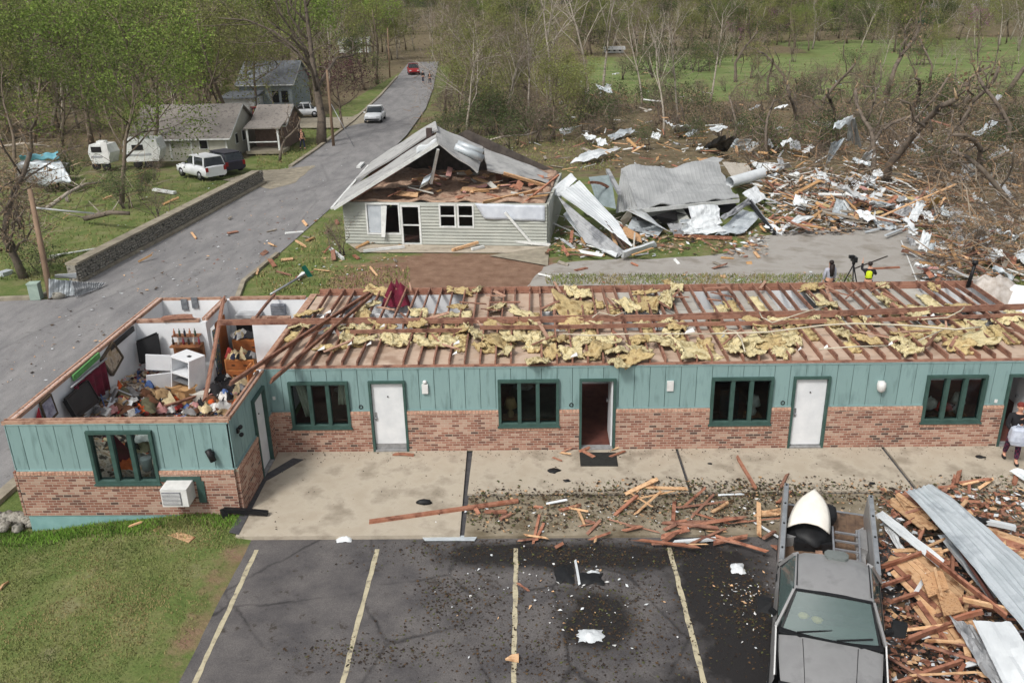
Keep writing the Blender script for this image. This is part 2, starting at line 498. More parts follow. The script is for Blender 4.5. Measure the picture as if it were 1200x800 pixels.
# ------------------------------------------------------------------ paving materials
def asphalt_mat(name, ca_, cb_, crack, wet=None, seed=0.0, streak=None, ck=.75):
    m = bpy.data.materials.new(name); m.use_nodes = True
    n, l = m.node_tree.nodes, m.node_tree.links
    b = n['Principled BSDF']; b.inputs['Roughness'].default_value = 0.88; b.inputs['Specular IOR Level'].default_value = 0.25
    g = n.new('ShaderNodeNewGeometry'); mp = n.new('ShaderNodeMapping'); mp.inputs['Location'].default_value = (seed, seed * .7, 0)
    if streak: mp.inputs['Scale'].default_value = streak
    l.new(g.outputs['Position'], mp.inputs['Vector']); pos = mp.outputs[0]
    def noise(s, d=8, src=pos):
        x = n.new('ShaderNodeTexNoise'); x.inputs['Scale'].default_value = s; x.inputs['Detail'].default_value = d; x.inputs['Roughness'].default_value = 0.7
        l.new(src, x.inputs['Vector']); return x
    r = n.new('ShaderNodeValToRGB'); e = r.color_ramp.elements
    e[0].position, e[0].color = 0.32, srgb(ca_); e[1].position, e[1].color = 0.68, srgb(cb_)
    l.new(noise(0.8).outputs['Fac'], r.inputs['Fac']); out = r.outputs[0]
    # aggregate speckle
    f = n.new('ShaderNodeMapRange'); f.inputs['From Min'].default_value = .3; f.inputs['From Max'].default_value = .7; f.inputs['To Min'].default_value = 0.72; f.inputs['To Max'].default_value = 1.22
    l.new(noise(38, 3, g.outputs['Position']).outputs['Fac'], f.inputs['Value'])
    h = n.new('ShaderNodeHueSaturation'); l.new(f.outputs[0], h.inputs['Value']); l.new(out, h.inputs['Color']); out = h.outputs[0]
    # cracks along warped cell edges
    wv = n.new('ShaderNodeMixRGB'); wv.inputs['Fac'].default_value = 0.28; l.new(pos, wv.inputs['Color1']); l.new(noise(0.9, 4).outputs['Color'], wv.inputs['Color2'])
    vo = n.new('ShaderNodeTexVoronoi'); vo.feature = 'DISTANCE_TO_EDGE'; vo.inputs['Scale'].default_value = crack; l.new(wv.outputs[0], vo.inputs['Vector'])
    k = n.new('ShaderNodeMapRange'); k.inputs['From Min'].default_value = 0.0; k.inputs['From Max'].default_value = 0.022; k.inputs['To Min'].default_value = ck; k.inputs['To Max'].default_value = 0.0
    l.new(vo.outputs['Distance'], k.inputs['Value'])
    gate = n.new('ShaderNodeMath'); gate.operation = 'MULTIPLY'; l.new(k.outputs[0], gate.inputs[0])
    gt = n.new('ShaderNodeMapRange'); gt.inputs['From Min'].default_value = 0.36; gt.inputs['From Max'].default_value = 0.55; l.new(noise(0.35, 3).outputs['Fac'], gt.inputs['Value'])
    l.new(gt.outputs[0], gate.inputs[1])
    mx = n.new('ShaderNodeMixRGB'); l.new(gate.outputs[0], mx.inputs['Fac']); l.new(out, mx.inputs['Color1']); mx.inputs['Color2'].default_value = srgb((34, 33, 34)); out = mx.outputs[0]
    # dark spots of soaked leaf litter and oil
    sp = n.new('ShaderNodeMapRange'); sp.inputs['From Min'].default_value = 0.60; sp.inputs['From Max'].default_value = 0.66; sp.inputs['To Max'].default_value = 0.8 if wet else 0.3
    l.new(noise(2.6, 6, g.outputs['Position']).outputs['Fac'], sp.inputs['Value'])
    m2 = n.new('ShaderNodeMixRGB'); l.new(sp.outputs[0], m2.inputs['Fac']); l.new(out, m2.inputs['Color1']); m2.inputs['Color2'].default_value = srgb((58, 52, 46)); out = m2.outputs[0]
    if wet:   # soaked patches: darker and glossier, each an ellipse broken by noise
        acc = None
        for (cx, cy, rx, ry) in wet:
            mp2 = n.new('ShaderNodeMapping'); mp2.inputs['Location'].default_value = (-cx / rx, -cy / ry, 0); mp2.inputs['Scale'].default_value = (1 / rx, 1 / ry, 0)
            l.new(g.outputs['Position'], mp2.inputs['Vector'])
            ln = n.new('ShaderNodeVectorMath'); ln.operation = 'LENGTH'; l.new(mp2.outputs[0], ln.inputs[0])
            ad = n.new('ShaderNodeMath'); ad.operation = 'MULTIPLY_ADD'; l.new(noise(0.9, 6, g.outputs['Position']).outputs['Fac'], ad.inputs[0]); ad.inputs[1].default_value = 1.6; ad.inputs[2].default_value = -0.8
            sm = n.new('ShaderNodeMath'); sm.operation = 'ADD'; l.new(ln.outputs['Value'], sm.inputs[0]); l.new(ad.outputs[0], sm.inputs[1])
            rr = n.new('ShaderNodeMapRange'); rr.inputs['From Min'].default_value = 1.15; rr.inputs['From Max'].default_value = 0.65; l.new(sm.outputs[0], rr.inputs['Value'])
            if acc is None: acc = rr.outputs[0]
            else:
                q = n.new('ShaderNodeMath'); q.operation = 'MAXIMUM'; l.new(acc, q.inputs[0]); l.new(rr.outputs[0], q.inputs[1]); acc = q.outputs[0]
        m3 = n.new('ShaderNodeMixRGB'); l.new(acc, m3.inputs['Fac']); l.new(out, m3.inputs['Color1']); m3.inputs['Color2'].default_value = srgb((40, 38, 38)); out = m3.outputs[0]
        rg = n.new('ShaderNodeMapRange'); rg.inputs['To Min'].default_value = 0.88; rg.inputs['To Max'].default_value = 0.55; l.new(acc, rg.inputs['Value']); l.new(rg.outputs[0], b.inputs['Roughness'])
    l.new(out, b.inputs['Base Color'])
    bp = n.new('ShaderNodeBump'); bp.inputs['Strength'].default_value = 0.5; bp.inputs['Distance'].default_value = 0.012
    l.new(noise(30, 4, g.outputs['Position']).outputs['Fac'], bp.inputs['Height']); l.new(bp.outputs[0], b.inputs['Normal'])
    MATS[name] = m
    return m

m_lot = asphalt_mat('lot_asphalt', (70, 68, 70), (108, 104, 102), 0.55, wet=[(3.9, -6.6, 1.1, 3.4), (1.0, -4.75, 3.6, 0.55), (1.2, -6.8, 0.8, 1.0), (6.0, -9, 4, 1.2), (-0.6, -4.6, 1.4, 0.4)], seed=3.1)
m_road = asphalt_mat('road_asphalt', (112, 111, 112), (142, 140, 139), 0.22, seed=9.0, streak=(1.5, 0.45, 1), ck=.22)
m_conc = mat('sidewalk_concrete', (166, 155, 138), (142, 132, 117), (174, 164, 148), ns=1.1, det=9, rough=0.9, bump=0.25, bs=60, rand=0.04)
m_conc_d = mat('dirty_concrete', (150, 140, 122), (104, 94, 76), (132, 122, 104), ns=1.6, det=9, rough=0.92, bump=0.3, bs=50, rand=0.05)
m_joint = mat('joint_filler', (62, 62, 66), (80, 79, 80), ns=8, rough=0.9)
m_line = mat('line_paint', (184, 175, 148), (104, 100, 95), (168, 159, 134), ns=6, det=9, rough=0.85, lo=0.44, hi=0.68)
m_curb = mat('kerb_concrete', (158, 150, 132), (128, 120, 106), ns=2.0, det=8, rough=0.92, bump=0.3, bs=30)
m_gravel = mat('gravel', (150, 145, 138), (134, 128, 119), (158, 154, 148), ns=.7, det=14, rough=0.95, bump=0.8, bs=45)
m_soilsheet = mat('packed_gravel', (134, 124, 114), (116, 104, 92), (144, 134, 126), ns=0.7, det=14, rough=0.95, bump=0.6, bs=35)

def sheet_from(name, poly, z, m, jag=0.0, step=0.6, drape=True):
    """flat sheet laid on the ground; the outline is split finely and made uneven"""
    out = []
    P = [Vector((p[0], p[1], 0)) for p in poly]
    for i in range(len(P)):
        a, b = P[i], P[(i + 1) % len(P)]
        k = max(1, int((b - a).length / step)) if jag else 1
        nn = Vector((-(b - a).y, (b - a).x, 0)).normalized()
        for j in range(k):
            p = a.lerp(b, j / k)
            out.append(p + nn * jag * nz(p.x, p.y, 0.9, 4.2) * 1.8 if jag else p)
    bm = bmesh.new()
    vs = [bm.verts.new(p) for p in out]
    bm.faces.new(vs)
    bmesh.ops.triangulate(bm, faces=bm.faces[:])
    if drape:
        for _ in range(6):
            ed = [e for e in bm.edges if e.calc_length() > 2.2 and (abs(e.verts[0].co.x) < 40)]
            if not ed: break
            bmesh.ops.subdivide_edges(bm, edges=ed, cuts=1)
            bmesh.ops.triangulate(bm, faces=bm.faces[:])
        for v in bm.verts: v.co.z = hz(v.co.x, v.co.y) + z
    else:
        for v in bm.verts: v.co.z = z
    bmesh.ops.recalc_face_normals(bm, faces=bm.faces[:])
    if sum(f.normal.z for f in bm.faces) < 0: bmesh.ops.reverse_faces(bm, faces=bm.faces[:])
    me = bpy.data.meshes.new(name); bm.to_mesh(me); bm.free()
    me.materials.append(m)
    o = bpy.data.objects.new(name, me); COL.objects.link(o)
    return o

def structure(o):
    o['kind'] = 'structure'; return o

# street running away on the left with the side street joining it
RW = [(-20.3, 13.5), (-19.3, 24), (-18.1, 38), (-17.9, 52), (-18.2, 70), (-19.4, 95), (-21.4, 125), (-24, 160)]
RE = [(-18, 160), (-15.2, 125), (-13.4, 104), (-11.8, 80), (-11.3, 60), (-11.5, 42), (-11.9, 31), (-12.4, 20), (-12.7, 15.5), (-12.2, 13.2), (-10.6, 11.6), (-8.4, 11.0), (-8, 8.4), (-12.8, 7.6), (-13.7, 3), (-13.9, -2), (-14.2, -14)]
structure(sheet_from('street', [(-80, -14), (-80, 12.8), (-24, 13.2)] + RW + RE, 0.0, m_road))

def kerb(name, pts, w=0.16, h=0.13, m=None):
    mb = MB(); m = m or m_curb
    for i in range(len(pts) - 1):
        a, b = Vector((*pts[i], 0)), Vector((*pts[i + 1], 0)); k = max(1, int((b - a).length / 1.8))
        for j in range(k):
            p, q = a.lerp(b, j / k), a.lerp(b, (j + 0.985) / k)
            p.z, q.z = hz(p.x, p.y) + h / 2 - 0.03, hz(q.x, q.y) + h / 2 - 0.03
            mb.beam(p, q, w, h + 0.06, m)
    return structure(mb.build(name, recenter=False))
kerb('street_kerb', [(-70, 12.95), (-24, 13.3), (-21.0, 13.6), (-20.4, 14.8), (-19.35, 24), (-18.2, 38)], 0.28)
kerb('street_kerb', [(-18.0, 44), (-17.9, 52), (-18.2, 70), (-19.4, 95), (-21.4, 125)], 0.3)
kerb('street_kerb', [(-12.45, 20), (-12.75, 15.5), (-12.3, 13.1), (-10.7, 11.4), (-8.6, 10.8)], 0.2, 0.1)
kerb('street_kerb', [(-13.75, 3), (-13.95, -2), (-14.2, -12)], 0.34, 0.1)

# parking lot and its lines
lot = structure(sheet_from('parking_lot', [(-6.62, -4.0), (46, -4.0), (46, -19), (-6.95, -19)], -0.10, m_lot, drape=False))
for x, x2, wd in ((-6.32, -6.12, 0.10), (-3.57, -3.44, 0.10), (-0.42, -0.40, 0.10), (3.02, 3.04, 0.10)):
    mb = MB(); rg = random.Random(int(x * 10))
    ya, yb = -4.45, -18.0; k = 60; L, R = [], []
    for i in range(k + 1):
        y = ya + (yb - ya) * i / k; c = x + (x2 - x) * i / k
        L.append((c - wd / 2 + rg.uniform(-.012, .012), y, -0.095)); R.append((c + wd / 2 + rg.uniform(-.012, .012), y, -0.095))
    mb.add(L + R, [(i, k + 1 + i, k + 2 + i, i + 1) for i in range(k)], m_line)
    mb.build('parking_line', lot)
mb = MB(); mb.rng((-6.95, -19, -0.16), (-6.6, -4.02, -0.085), m_lot)

# walkway slabs in front of the rooms, with dark joints
walk = bpy.data.objects.new('sidewalk', None)
def slab_piece(x0, y0, x1, y1, z, m, par, d=0.16, sk=0.0):
    mb = MB(); mb.slab([(x0 + sk, y0, z - d), (x1 + sk, y0, z - d), (x1, y1, z - d), (x0, y1, z - d)], (0, 0, d), m)
    return mb.build('paving_slab', par)
mb = MB(); mb.rng((-7.3, -4.02, -0.25), (30, -0.02, -0.06), m_joint)
walk = structure(mb.build('sidewalk', recenter=False))
mb = MB(); mb.slab([(-6.92, -4.06, -0.2), (-1.72, -4.06, -0.2), (-1.82, -0.0, -0.2), (-7.0, -0.0, -0.2)], (0, 0, 0.2), m_conc)
mb.build('paving_slab', walk)
for a, b, m, in ((-1.66, 3.84, m_conc), (3.92, 9.36, m_conc), (9.46, 15.0, m_conc), (15.1, 30, m_conc)):
    slab_piece(a, -2.27, b, 0.0, 0.0, m, walk, sk=0.0)
for a, b in ((-1.62, 3.9), (3.93, 9.3), (9.36, 14.7), (14.76, 30)):
    slab_piece(a, -4.06, b, -2.34, -0.035, m_conc_d, walk, d=0.12)
mb = MB()   # dark crack filler strip along the wing wall
mb.slab([(-7.12, -3.9, 0.004), (-6.86, -4.0, 0.004), (-6.9, -1.6, 0.004), (-6.2, -0.5, 0.004), (-6.5, -0.42, 0.004), (-7.02, -1.3, 0.004)], (0, 0, 0.012), m_joint)
mb.build('joint_strip', walk)

# gravel drive behind the motel
pg = [G(u, v) for u, v in ((636, 312), (700, 304), (770, 302), (850, 296), (880, 278), (940, 268), (1000, 262), (1066, 262), (1120, 290), (1165, 322), (1240, 372), (1240, 392))]
structure(sheet_from('gravel_drive', [(p.x, p.y) for p in pg] + [(13, 11.2), (6, 11.6), (-1.0, 12.2)], 0.004, m_gravel, jag=0.35))
structure(sheet_from('dirt_strip', [(-0.5, 9.6), (13, 9.2), (13, 10.5), (6, 10.9), (-1.0, 11.4)], 0.004, m_soilsheet, jag=0.2))
# short concrete drive of the house on the left
pd = [G(u, v) for u, v in ((262, 211), (300, 200), (322, 199), (370, 194), (345, 214), (318, 222))]
structure(sheet_from('driveway', [(p.x, p.y) for p in pd], 0.012, m_curb, jag=0.1))
pd = [G(u, v) for u, v in ((300, 150), (330, 139), (412, 137), (436, 127), (444, 124), (436, 142), (400, 150))]
structure(sheet_from('driveway', [(p.x, p.y) for p in pd], 0.012, m_curb, jag=0.1))

# retaining wall of small stones along the street
m_stone = mat('wall_stone', (128, 124, 114), (78, 76, 70), (156, 152, 142), ns=7, det=3, rough=0.9, bump=0.6, bs=18)
rw = thing('stone_wall', 'long grey stone retaining wall running along the left side of the street', 'stone wall', (-19.3, 26, 0))
WA, WB = Vector((-20.15, 15.6, 0)), Vector((-18.35, 38.2, 0))
mb = MB(); mb.beam(WA + Vector((-.25, 0, .42)), WB + Vector((-.25, 0, .42)), 0.4, 0.84, m_stone); mb.build('core', rw)
mb = MB()
for i in range(int((WB - WA).length / 1.3)):
    t0, t1 = i * 1.3 / (WB - WA).length, (i * 1.3 + 1.27) / (WB - WA).length
    mb.beam(WA.lerp(WB, t0) + Vector((-.22, 0, .89)), WA.lerp(WB, t1) + Vector((-.22, 0, .89)), 0.55, 0.1, m_curb)
mb.build('coping', rw)
mb = MB(); rg = random.Random(5); L = (WB - WA).length
for r in range(6):
    x = rg.uniform(0, .1)
    while x < L:
        w = rg.uniform(.12, .26)
        p = WA.lerp(WB, min(1, (x + w / 2) / L)) + Vector((rg.uniform(-.05, .0), 0, 0.07 + r * 0.135 + rg.uniform(-.02, .02)))
        mb.blob(p, (0.075, w * .5, 0.07), m_stone, 5, 3, .22, rg=rg); x += w
o = mb.build('stone', rw); o['kind'] = 'stuff'
mb = MB()
for k, (dx, dy) in enumerate(((-.3, -.5), (.1, -.9), (-.1, -1.5), (.05, -2.0))):
    mb.blob(WA + Vector((dx, dy, .1)), (.35, .3, .22), m_stone, 7, 4, .2)
mb.build('end_stone', rw)
# ------------------------------------------------------------------ motel
m_brx, m_bry = brick_mat('brick_along_x', 'X'), brick_mat('brick_along_y', 'Y')
m_row = mat('brick_rowlock', (206, 172, 150), (166, 122, 102), (188, 148, 128), ns=16, det=3, rough=0.9, bump=0.3, bs=40)
m_teal = mat('teal_siding', (127, 154, 153), (106, 131, 130), (130, 157, 156), ns=2.4, det=9, stretch=(3, 3, .5), lo=.3, hi=.72, rough=0.75, bump=0.08, bs=30, rand=0.05)
m_teald = mat('teal_groove', (62, 92, 88), (54, 82, 78), ns=4, rough=0.8)
m_trim = mat('dark_green_trim', (62, 88, 82), (52, 76, 70), ns=6, rough=0.6, rand=0.05)
m_tealw = mat('foundation_paint', (132, 170, 168), (118, 156, 154), ns=3, rough=0.8)
m_white = mat('white_door_paint', (222, 224, 226), (206, 209, 212), ns=2.2, det=8, rough=0.5, rand=0.02)
m_wall = mat('white_plaster', (226, 228, 230), (208, 211, 214), ns=0.9, det=7, rough=0.85)
m_wood = mat('stained_timber', (128, 88, 72), (94, 62, 52), (148, 110, 92), ns=2.5, det=8, rough=0.8, bump=0.2, bs=40, rand=0.16)
m_plate = mat('raw_plate_timber', (156, 118, 98), (120, 84, 68), (174, 142, 122), ns=3.5, det=8, rough=0.85, bump=0.2, bs=40, rand=0.08)
m_ceil = mat('ceiling_back_paper', (176, 152, 132), (152, 128, 110), (188, 168, 150), ns=1.0, det=8, rough=0.92, rand=0.06)
m_ceilg = mat('grey_ceiling_board', (184, 182, 174), (160, 157, 150), ns=1.0, det=8, rough=0.92, rand=0.06)
m_dark = mat('dark_interior', (70, 62, 56), (52, 46, 42), ns=1.5, rough=0.9)
m_floorr = mat('brown_red_carpet', (104, 62, 52), (82, 48, 42), ns=3, rough=0.95)
m_black = mat('black_plastic', (28, 28, 30), (22, 22, 24), rough=0.5)
m_metal = mat('bare_metal', (170, 172, 176), (148, 150, 154), ns=4, rough=0.4, metal=0.6)
m_thresh = mat('threshold_grey', (150, 150, 150), (126, 126, 126), ns=8, rough=0.6)
m_glass = glass_mat('window_glass', (0.72, 0.78, 0.78), 0.18)
m_curt = mat('pale_curtain', (206, 200, 184), (184, 176, 160), ns=5, rough=0.9)
m_cavity = mat('wall_cavity_litter', (184, 132, 116), (104, 66, 56), (206, 186, 174), ns=14, det=3, rough=0.95)

HW, HB, HT, HS = 2.465, 1.21, 2.09, 0.74
motel = thing('motel', 'long single storey motel of teal siding over brick with its roof torn off', 'motel', (2, 3, 0))

def wall_frame(o, d, nrm):
    o, d, nrm = Vector(o), Vector(d), Vector(nrm)
    def P(a, b, z): return o + d * a + nrm * b + Vector((0, 0, z))
    return P
def wall_box(mb, P, a0, a1, b0, b1, z0, z1, m):
    """box along a wall: a along it, b outwards, z up"""
    c = [P(a, b, z) for z in (z0, z1) for a, b in ((a0, b0), (a1, b0), (a1, b1), (a0, b1))]
    mb.add(c, [(0, 3, 2, 1), (4, 5, 6, 7), (0, 1, 5, 4), (1, 2, 6, 5), (2, 3, 7, 6), (3, 0, 4, 7)], m)
def split(a0, a1, z0, z1, ops):
    """rectangles of a wall band that are left round its openings"""
    ks = sorted({a0, a1, *[min(max(q, a0), a1) for o in ops for q in o[:2]]})
    out = []
    for x0, x1 in zip(ks, ks[1:]):
        if x1 - x0 < 1e-4: continue
        xm = (x0 + x1) / 2; zs = [z0]
        bl = sorted([(max(o[2], z0), min(o[3], z1)) for o in ops if o[0] < xm < o[1] and o[3] > z0 and o[2] < z1])
        z = z0
        for lo, hi in bl:
            if lo > z + 1e-4: out.append((x0, x1, z, lo))
            z = max(z, hi)
        if z < z1 - 1e-4: out.append((x0, x1, z, z1))
    return out
def facade(par, o, d, nrm, L, ops, brick, phase=0.0, zlow=0.0, caps=(True, True)):
    P = wall_frame(o, d, nrm)
    mb = MB()
    for r in split(0, L, zlow, HW - 0.02, ops): wall_box(mb, P, r[0], r[1], -0.14, -0.012, r[2], r[3], m_wall)
    for r in split(0, L, HB, HW - 0.02, ops): wall_box(mb, P, r[0], r[1], -0.011, 0.0, r[2], r[3], m_teald)
    mb.build('wall_core', par)
    for r in split(0, L, zlow, HB - 0.09, ops):
        mb = MB(); wall_box(mb, P, r[0], r[1], -0.011, 0.075, r[2], r[3], brick); mb.build('brick_wainscot', par)
    mb = MB()       # rowlock course on top of the brick and under each window
    for r in split(0, L, HB - 0.09, HB, ops):
        n = max(1, int((r[1] - r[0]) / 0.085)); w = (r[1] - r[0]) / n
        for i in range(n): wall_box(mb, P, r[0] + i * w + .006, r[0] + (i + 1) * w - .006, -0.011, 0.088, r[2], r[3] - 0.004, m_row)
        wall_box(mb, P, r[0], r[1], -0.0105, 0.08, r[2] + .001, r[3] - 0.012, m_curb)
    for q in ops:
        if q[2] > 0.3:
            n = int((q[1] - q[0]) / 0.085); w = (q[1] - q[0]) / n
            for i in range(n): wall_box(mb, P, q[0] + i * w + .006, q[0] + (i + 1) * w - .006, 0.02, 0.098, q[2] - 0.13, q[2] - 0.045, m_row)
    mb.build('rowlock_course', par)['kind'] = 'stuff'
    # vertical siding boards, one object each
    a = -phase
    while a < L:
        x0, x1 = max(0, a + 0.007), min(L, a + 0.407 - 0.007)
        if x1 - x0 > 0.03:
            rs = split(x0, x1, HB + 0.005, HW - 0.045, ops)
            if rs:
                mb = MB()
                for r in rs: wall_box(mb, P, r[0], r[1], 0.0, 0.018, r[2], r[3], m_teal)
                mb.build('siding_board', par)
        a += 0.407
    mb = MB()
    for r in split(0, L, HB, HB + 0.03, ops): wall_box(mb, P, r[0], r[1], 0.018, 0.05, r[2], r[3], m_teal)
    wall_box(mb, P, 0, L, 0.018, 0.03, HW - 0.055, HW - 0.02, m_teal)
    mb.build('siding_trim', par)
    return P
def window(par, P, a0, a1, z0, z1, curtains=()):
    mb = MB(); t = 0.075
    for (p, q, r, s) in ((a0, a1, z1 - t, z1), (a0, a1, z0, z0 + t), (a0, a0 + t, z0 + t, z1 - t), (a1 - t, a1, z0 + t, z1 - t)):
        wall_box(mb, P, p, q, -0.10, 0.105, r, s, m_trim)
    wall_box(mb, P, a0 - .03, a1 + .03, 0.02, 0.135, z0 - 0.04, z0 + 0.0, m_trim)
    fr = mb.build('window_frame', par)
    w = (a1 - a0 - 2 * t)
    for k in (1, 2):
        mb = MB(); c = a0 + t + w * k / 3; wall_box(mb, P, c - .05, c + .05, -0.06, 0.09, z0 + t, z1 - t, m_trim); mb.build('mullion', fr)
    for k in range(3):
        mb = MB(); wall_box(mb, P, a0 + t + w * k / 3 + .05 * (k > 0), a0 + t + w * (k + 1) / 3 - .05 * (k < 2), -0.004, 0.004, z0 + t, z1 - t, m_glass); mb.build('pane', fr)
    return fr
def door(par, P, a0, a1, zt=HT, z0=0.0, open_=False, latch=-1, white=True):
    mb = MB(); t = 0.065
    wall_box(mb, P, a0, a1, -0.12, 0.095, zt - t, zt, m_trim)
    wall_box(mb, P, a0, a0 + t, -0.12, 0.095, z0, zt - t, m_trim); wall_box(mb, P, a1 - t, a1, -0.12, 0.095, z0, zt - t, m_trim)
    fr = mb.build('door_frame', par)
    mb = MB(); wall_box(mb, P, a0 + t, a1 - t, -0.11, 0.1, z0 + .005, z0 + 0.05, m_thresh); mb.build('threshold', fr)
    if open_:
        mb = MB(); wall_box(mb, P, a1 - t - .05, a1 - t - .008, -0.95, -0.02, z0 + .06, zt - t - .01, m_white); lf = mb.build('door_leaf', par)
        mb = MB(); wall_box(mb, P, a1 - t - .1, a1 - t - .05, -0.9, -0.82, 1.0, 1.08, m_metal); mb.build('handle', lf)
        return fr
    mb = MB(); wall_box(mb, P, a0 + t + .004, a1 - t - .004, -0.05, 0.0, z0 + .06, zt - t - .004, m_white)
    wall_box(mb, P, a0 + t + .004, a1 - t - .004, 0.0, 0.012, z0 + .06, z0 + .21 if white == 'kick' else z0 + .075, m_thresh)
    lf = mb.build('door_leaf', par)
    ax = a0 + t + .07 if latch < 0 else a1 - t - .07
    mb = MB(); wall_box(mb, P, ax - .03, ax + .03, 0.0, 0.012, .9, 1.16, m_metal)
    mb.lathe(P(ax, 0.045, 1.0), [(0.012, -.03), (0.03, -.005), (0.03, .02), (0.01, .03)], m_metal, 8); mb.build('handle', lf)
    mb = MB(); mb.box(P((a0 + a1) / 2, 0.008, 1.62), (.03, .03, .03), m_black); mb.build('peephole', lf)
    return fr

# main front: openings are (from, to, bottom, top) measured along it from its left end at x = -7.2
XL, XR = -7.2, 18.0
W1 = (-6.51, -4.91); W2 = (-0.93, 0.69); W3 = (4.70, 6.32); W4 = (10.30, 11.86)
D1 = (-4.37, -3.39); D2 = (1.23, 2.20); D3 = (6.84, 7.80); D4 = (12.42, 13.4)
ops = [(a - XL, b - XL, HS, HT) for a, b in (W1, W2, W3, W4)] + [(a - XL, b - XL, 0, HT) for a, b in (D1, D2, D3, D4)]
Pm = facade(motel, (XL, 0, 0), (1, 0, 0), (0, -1, 0), XR - XL, ops, m_brx, phase=0.30)
for a, b in (W1, W2, W3, W4): window(motel, Pm, a - XL, b - XL, HS, HT)
door(motel, Pm, D1[0] - XL, D1[1] - XL, white='kick'); door(motel, Pm, D2[0] - XL, D2[1] - XL, open_=True)
door(motel, Pm, D3[0] - XL, D3[1] - XL); door(motel, Pm, D4[0] - XL, D4[1] - XL, open_=True)

# back wall, end wall, partitions, floor
mb = MB(); mb.rng((XL + .15, 6.05, 0), (14.4, 6.2, HW - 0.03), m_wall); mb.build('back_wall', motel)
mb = MB(); mb.rng((XL + .15, 0.14, -0.02), (XR, 6.05, 0.02), m_floorr); mb.build('floor', motel)
for x in (-1.72, 3.95, 8.55, 14.3):
    mb = MB(); mb.rng((x - .06, 0.145, 0.02), (x + .06, 6.045, HW - .03), m_wall); mb.build('partition_wall', motel)
mb = MB(); mb.rng((XL - .12, 0.02, 0.0), (XL, 6.2, HW - .03), m_wall); mb.build('partition_wall', motel)
mb = MB()
for a, b in ((XL, -1.72), (-1.72, 3.95), (3.95, 8.55), (8.55, 14.3)):
    mb.rng((a + .14, 4.2, 0.02), (b - .1, 4.3, HW - .035), m_wall)
mb.build('bathroom_wall', motel)
mb = MB(); mb.rng((XL - .12, 0.025, HW - .028), (XL + .1, 6.2, HW + .012), m_plate); mb.build('top_plate', motel)
mb = MB(); mb.rng((XL + .11, 0.02, HW - .019), (XR, 0.14, HW + 0.012), m_wood); mb.build('top_plate', motel)
mb = MB(); mb.rng((XL + .11, 6.05, HW - .029), (14.4, 6.2, HW + 0.012), m_wood); mb.build('top_plate', motel)

# ceiling boards seen from above between the joists; several in the back half are gone
zc = HW - 0.012
rg = random.Random(11)
x = XL + .13
k = 0
while x < 14.2:
    w = 1.22
    for (y0, y1, row) in ((0.145, 2.55, 0), (2.56, 4.3, 1), (4.31, 6.04, 2)):
        if row == 1 and rg.random() < 0.25: continue
        if row == 2 and (-5.0 < x + .6 < -1.9): continue
        if row >= 1 and 5.0 < x + .6 < 6.6 and row == 2: continue
        if row == 2 and (x + .6 > 12 or rg.random() < 0.08): continue
        if row == 1 and -4.2 < x + .6 < -3.0: continue
        mb = MB(); m = m_ceil if (row == 0 or x < 2.6) else m_ceilg
        x1 = min(x + w, 14.24)
        c = [(x + .006, y0, zc), (x1 - .006, y0, zc), (x1 - .006, y1 - rg.uniform(0, .05), zc), (x + .006, y1 - rg.uniform(0, .05), zc)]
        mb.slab([(p[0], p[1], p[2] + rg.uniform(-.012, .002) - (0.02 if row else 0)) for p in c], (0, 0, 0.012), m)
        mb.build('ceiling_board', motel)
    x += w; k += 1

# ceiling joists at 16 inch centres, lapped over the middle
m_joist = m_wood
rg = random.Random(3)
i = 0
x = XL + 0.12
while x < XR - .2:
    w = 0.042; h = 0.14
    tilt = rg.uniform(-.06, .06) + (-0.12 if x > 5 else 0.05)
    y1 = 2.95 + rg.uniform(-.1, .3); y0 = 0.06 + rg.uniform(0, .06)
    if rg.random() > 0.04:
        mb = MB(); mb.beam((x, y0, HW + .085), (x + rg.uniform(-.04, .04), y1, HW + .085 + rg.uniform(-.02, .03)), w, h, m_joist, roll=tilt, rg=rg); mb.build('ceiling_joist', motel)
    if x < 14.4 and rg.random() > 0.06:
        xx = x + 0.05
        mb = MB(); mb.beam((xx + rg.uniform(-.03, .03), 2.75, HW + .09), (xx + rg.uniform(-.06, .06), 6.22 + rg.uniform(-.05, .1), HW + .09 + rg.uniform(-.02, .05)), w, h, m_joist, roll=tilt, rg=rg); mb.build('ceiling_joist', motel)
    x += 0.4065
# rafter stubs still nailed along the back plate
mb = MB(); mb.beam((XL + .2, 6.17, HW + .10), (14.3, 6.17, HW + .10), 0.04, 0.16, m_wood); mb.build('rim_board', motel)
# two long purlins lying on the joists, in lengths butted end to end
for (a, b, y, ya, z, hh) in ((-9.3, -4.6, 2.98, 2.98, 2.69, .17), (-4.58, -0.4, 2.92, 2.86, 2.70, .17), (-.38, 4.1, 2.88, 2.9, 2.69, .17), (4.12, 8.9, 2.95, 3.05, 2.70, .17), (8.92, 14.5, 3.1, 3.45, 2.70, .16),
                             (-5.2, -2.0, 2.1, 2.1, 2.68, .10), (-1.5, 3.9, 2.28, 2.3, 2.69, .11), (3.92, 8.4, 2.36, 2.45, 2.69, .11), (9.6, 14.4, 2.55, 2.8, 2.68, .10)):
    mb = MB(); mb.beam((a, y, z), (b, ya, z + .01), 0.06, hh, m_wood, segs=4, bow=rnd.uniform(-.02, .03)); mb.build('purlin', motel)
    if hh > .15:
        mb = MB(); mb.beam((a + .05, y - .09, z + .0), (b - .1, ya - .09, z - .01), 0.035, 0.11, m_wood, segs=2); mb.build('purlin', motel)

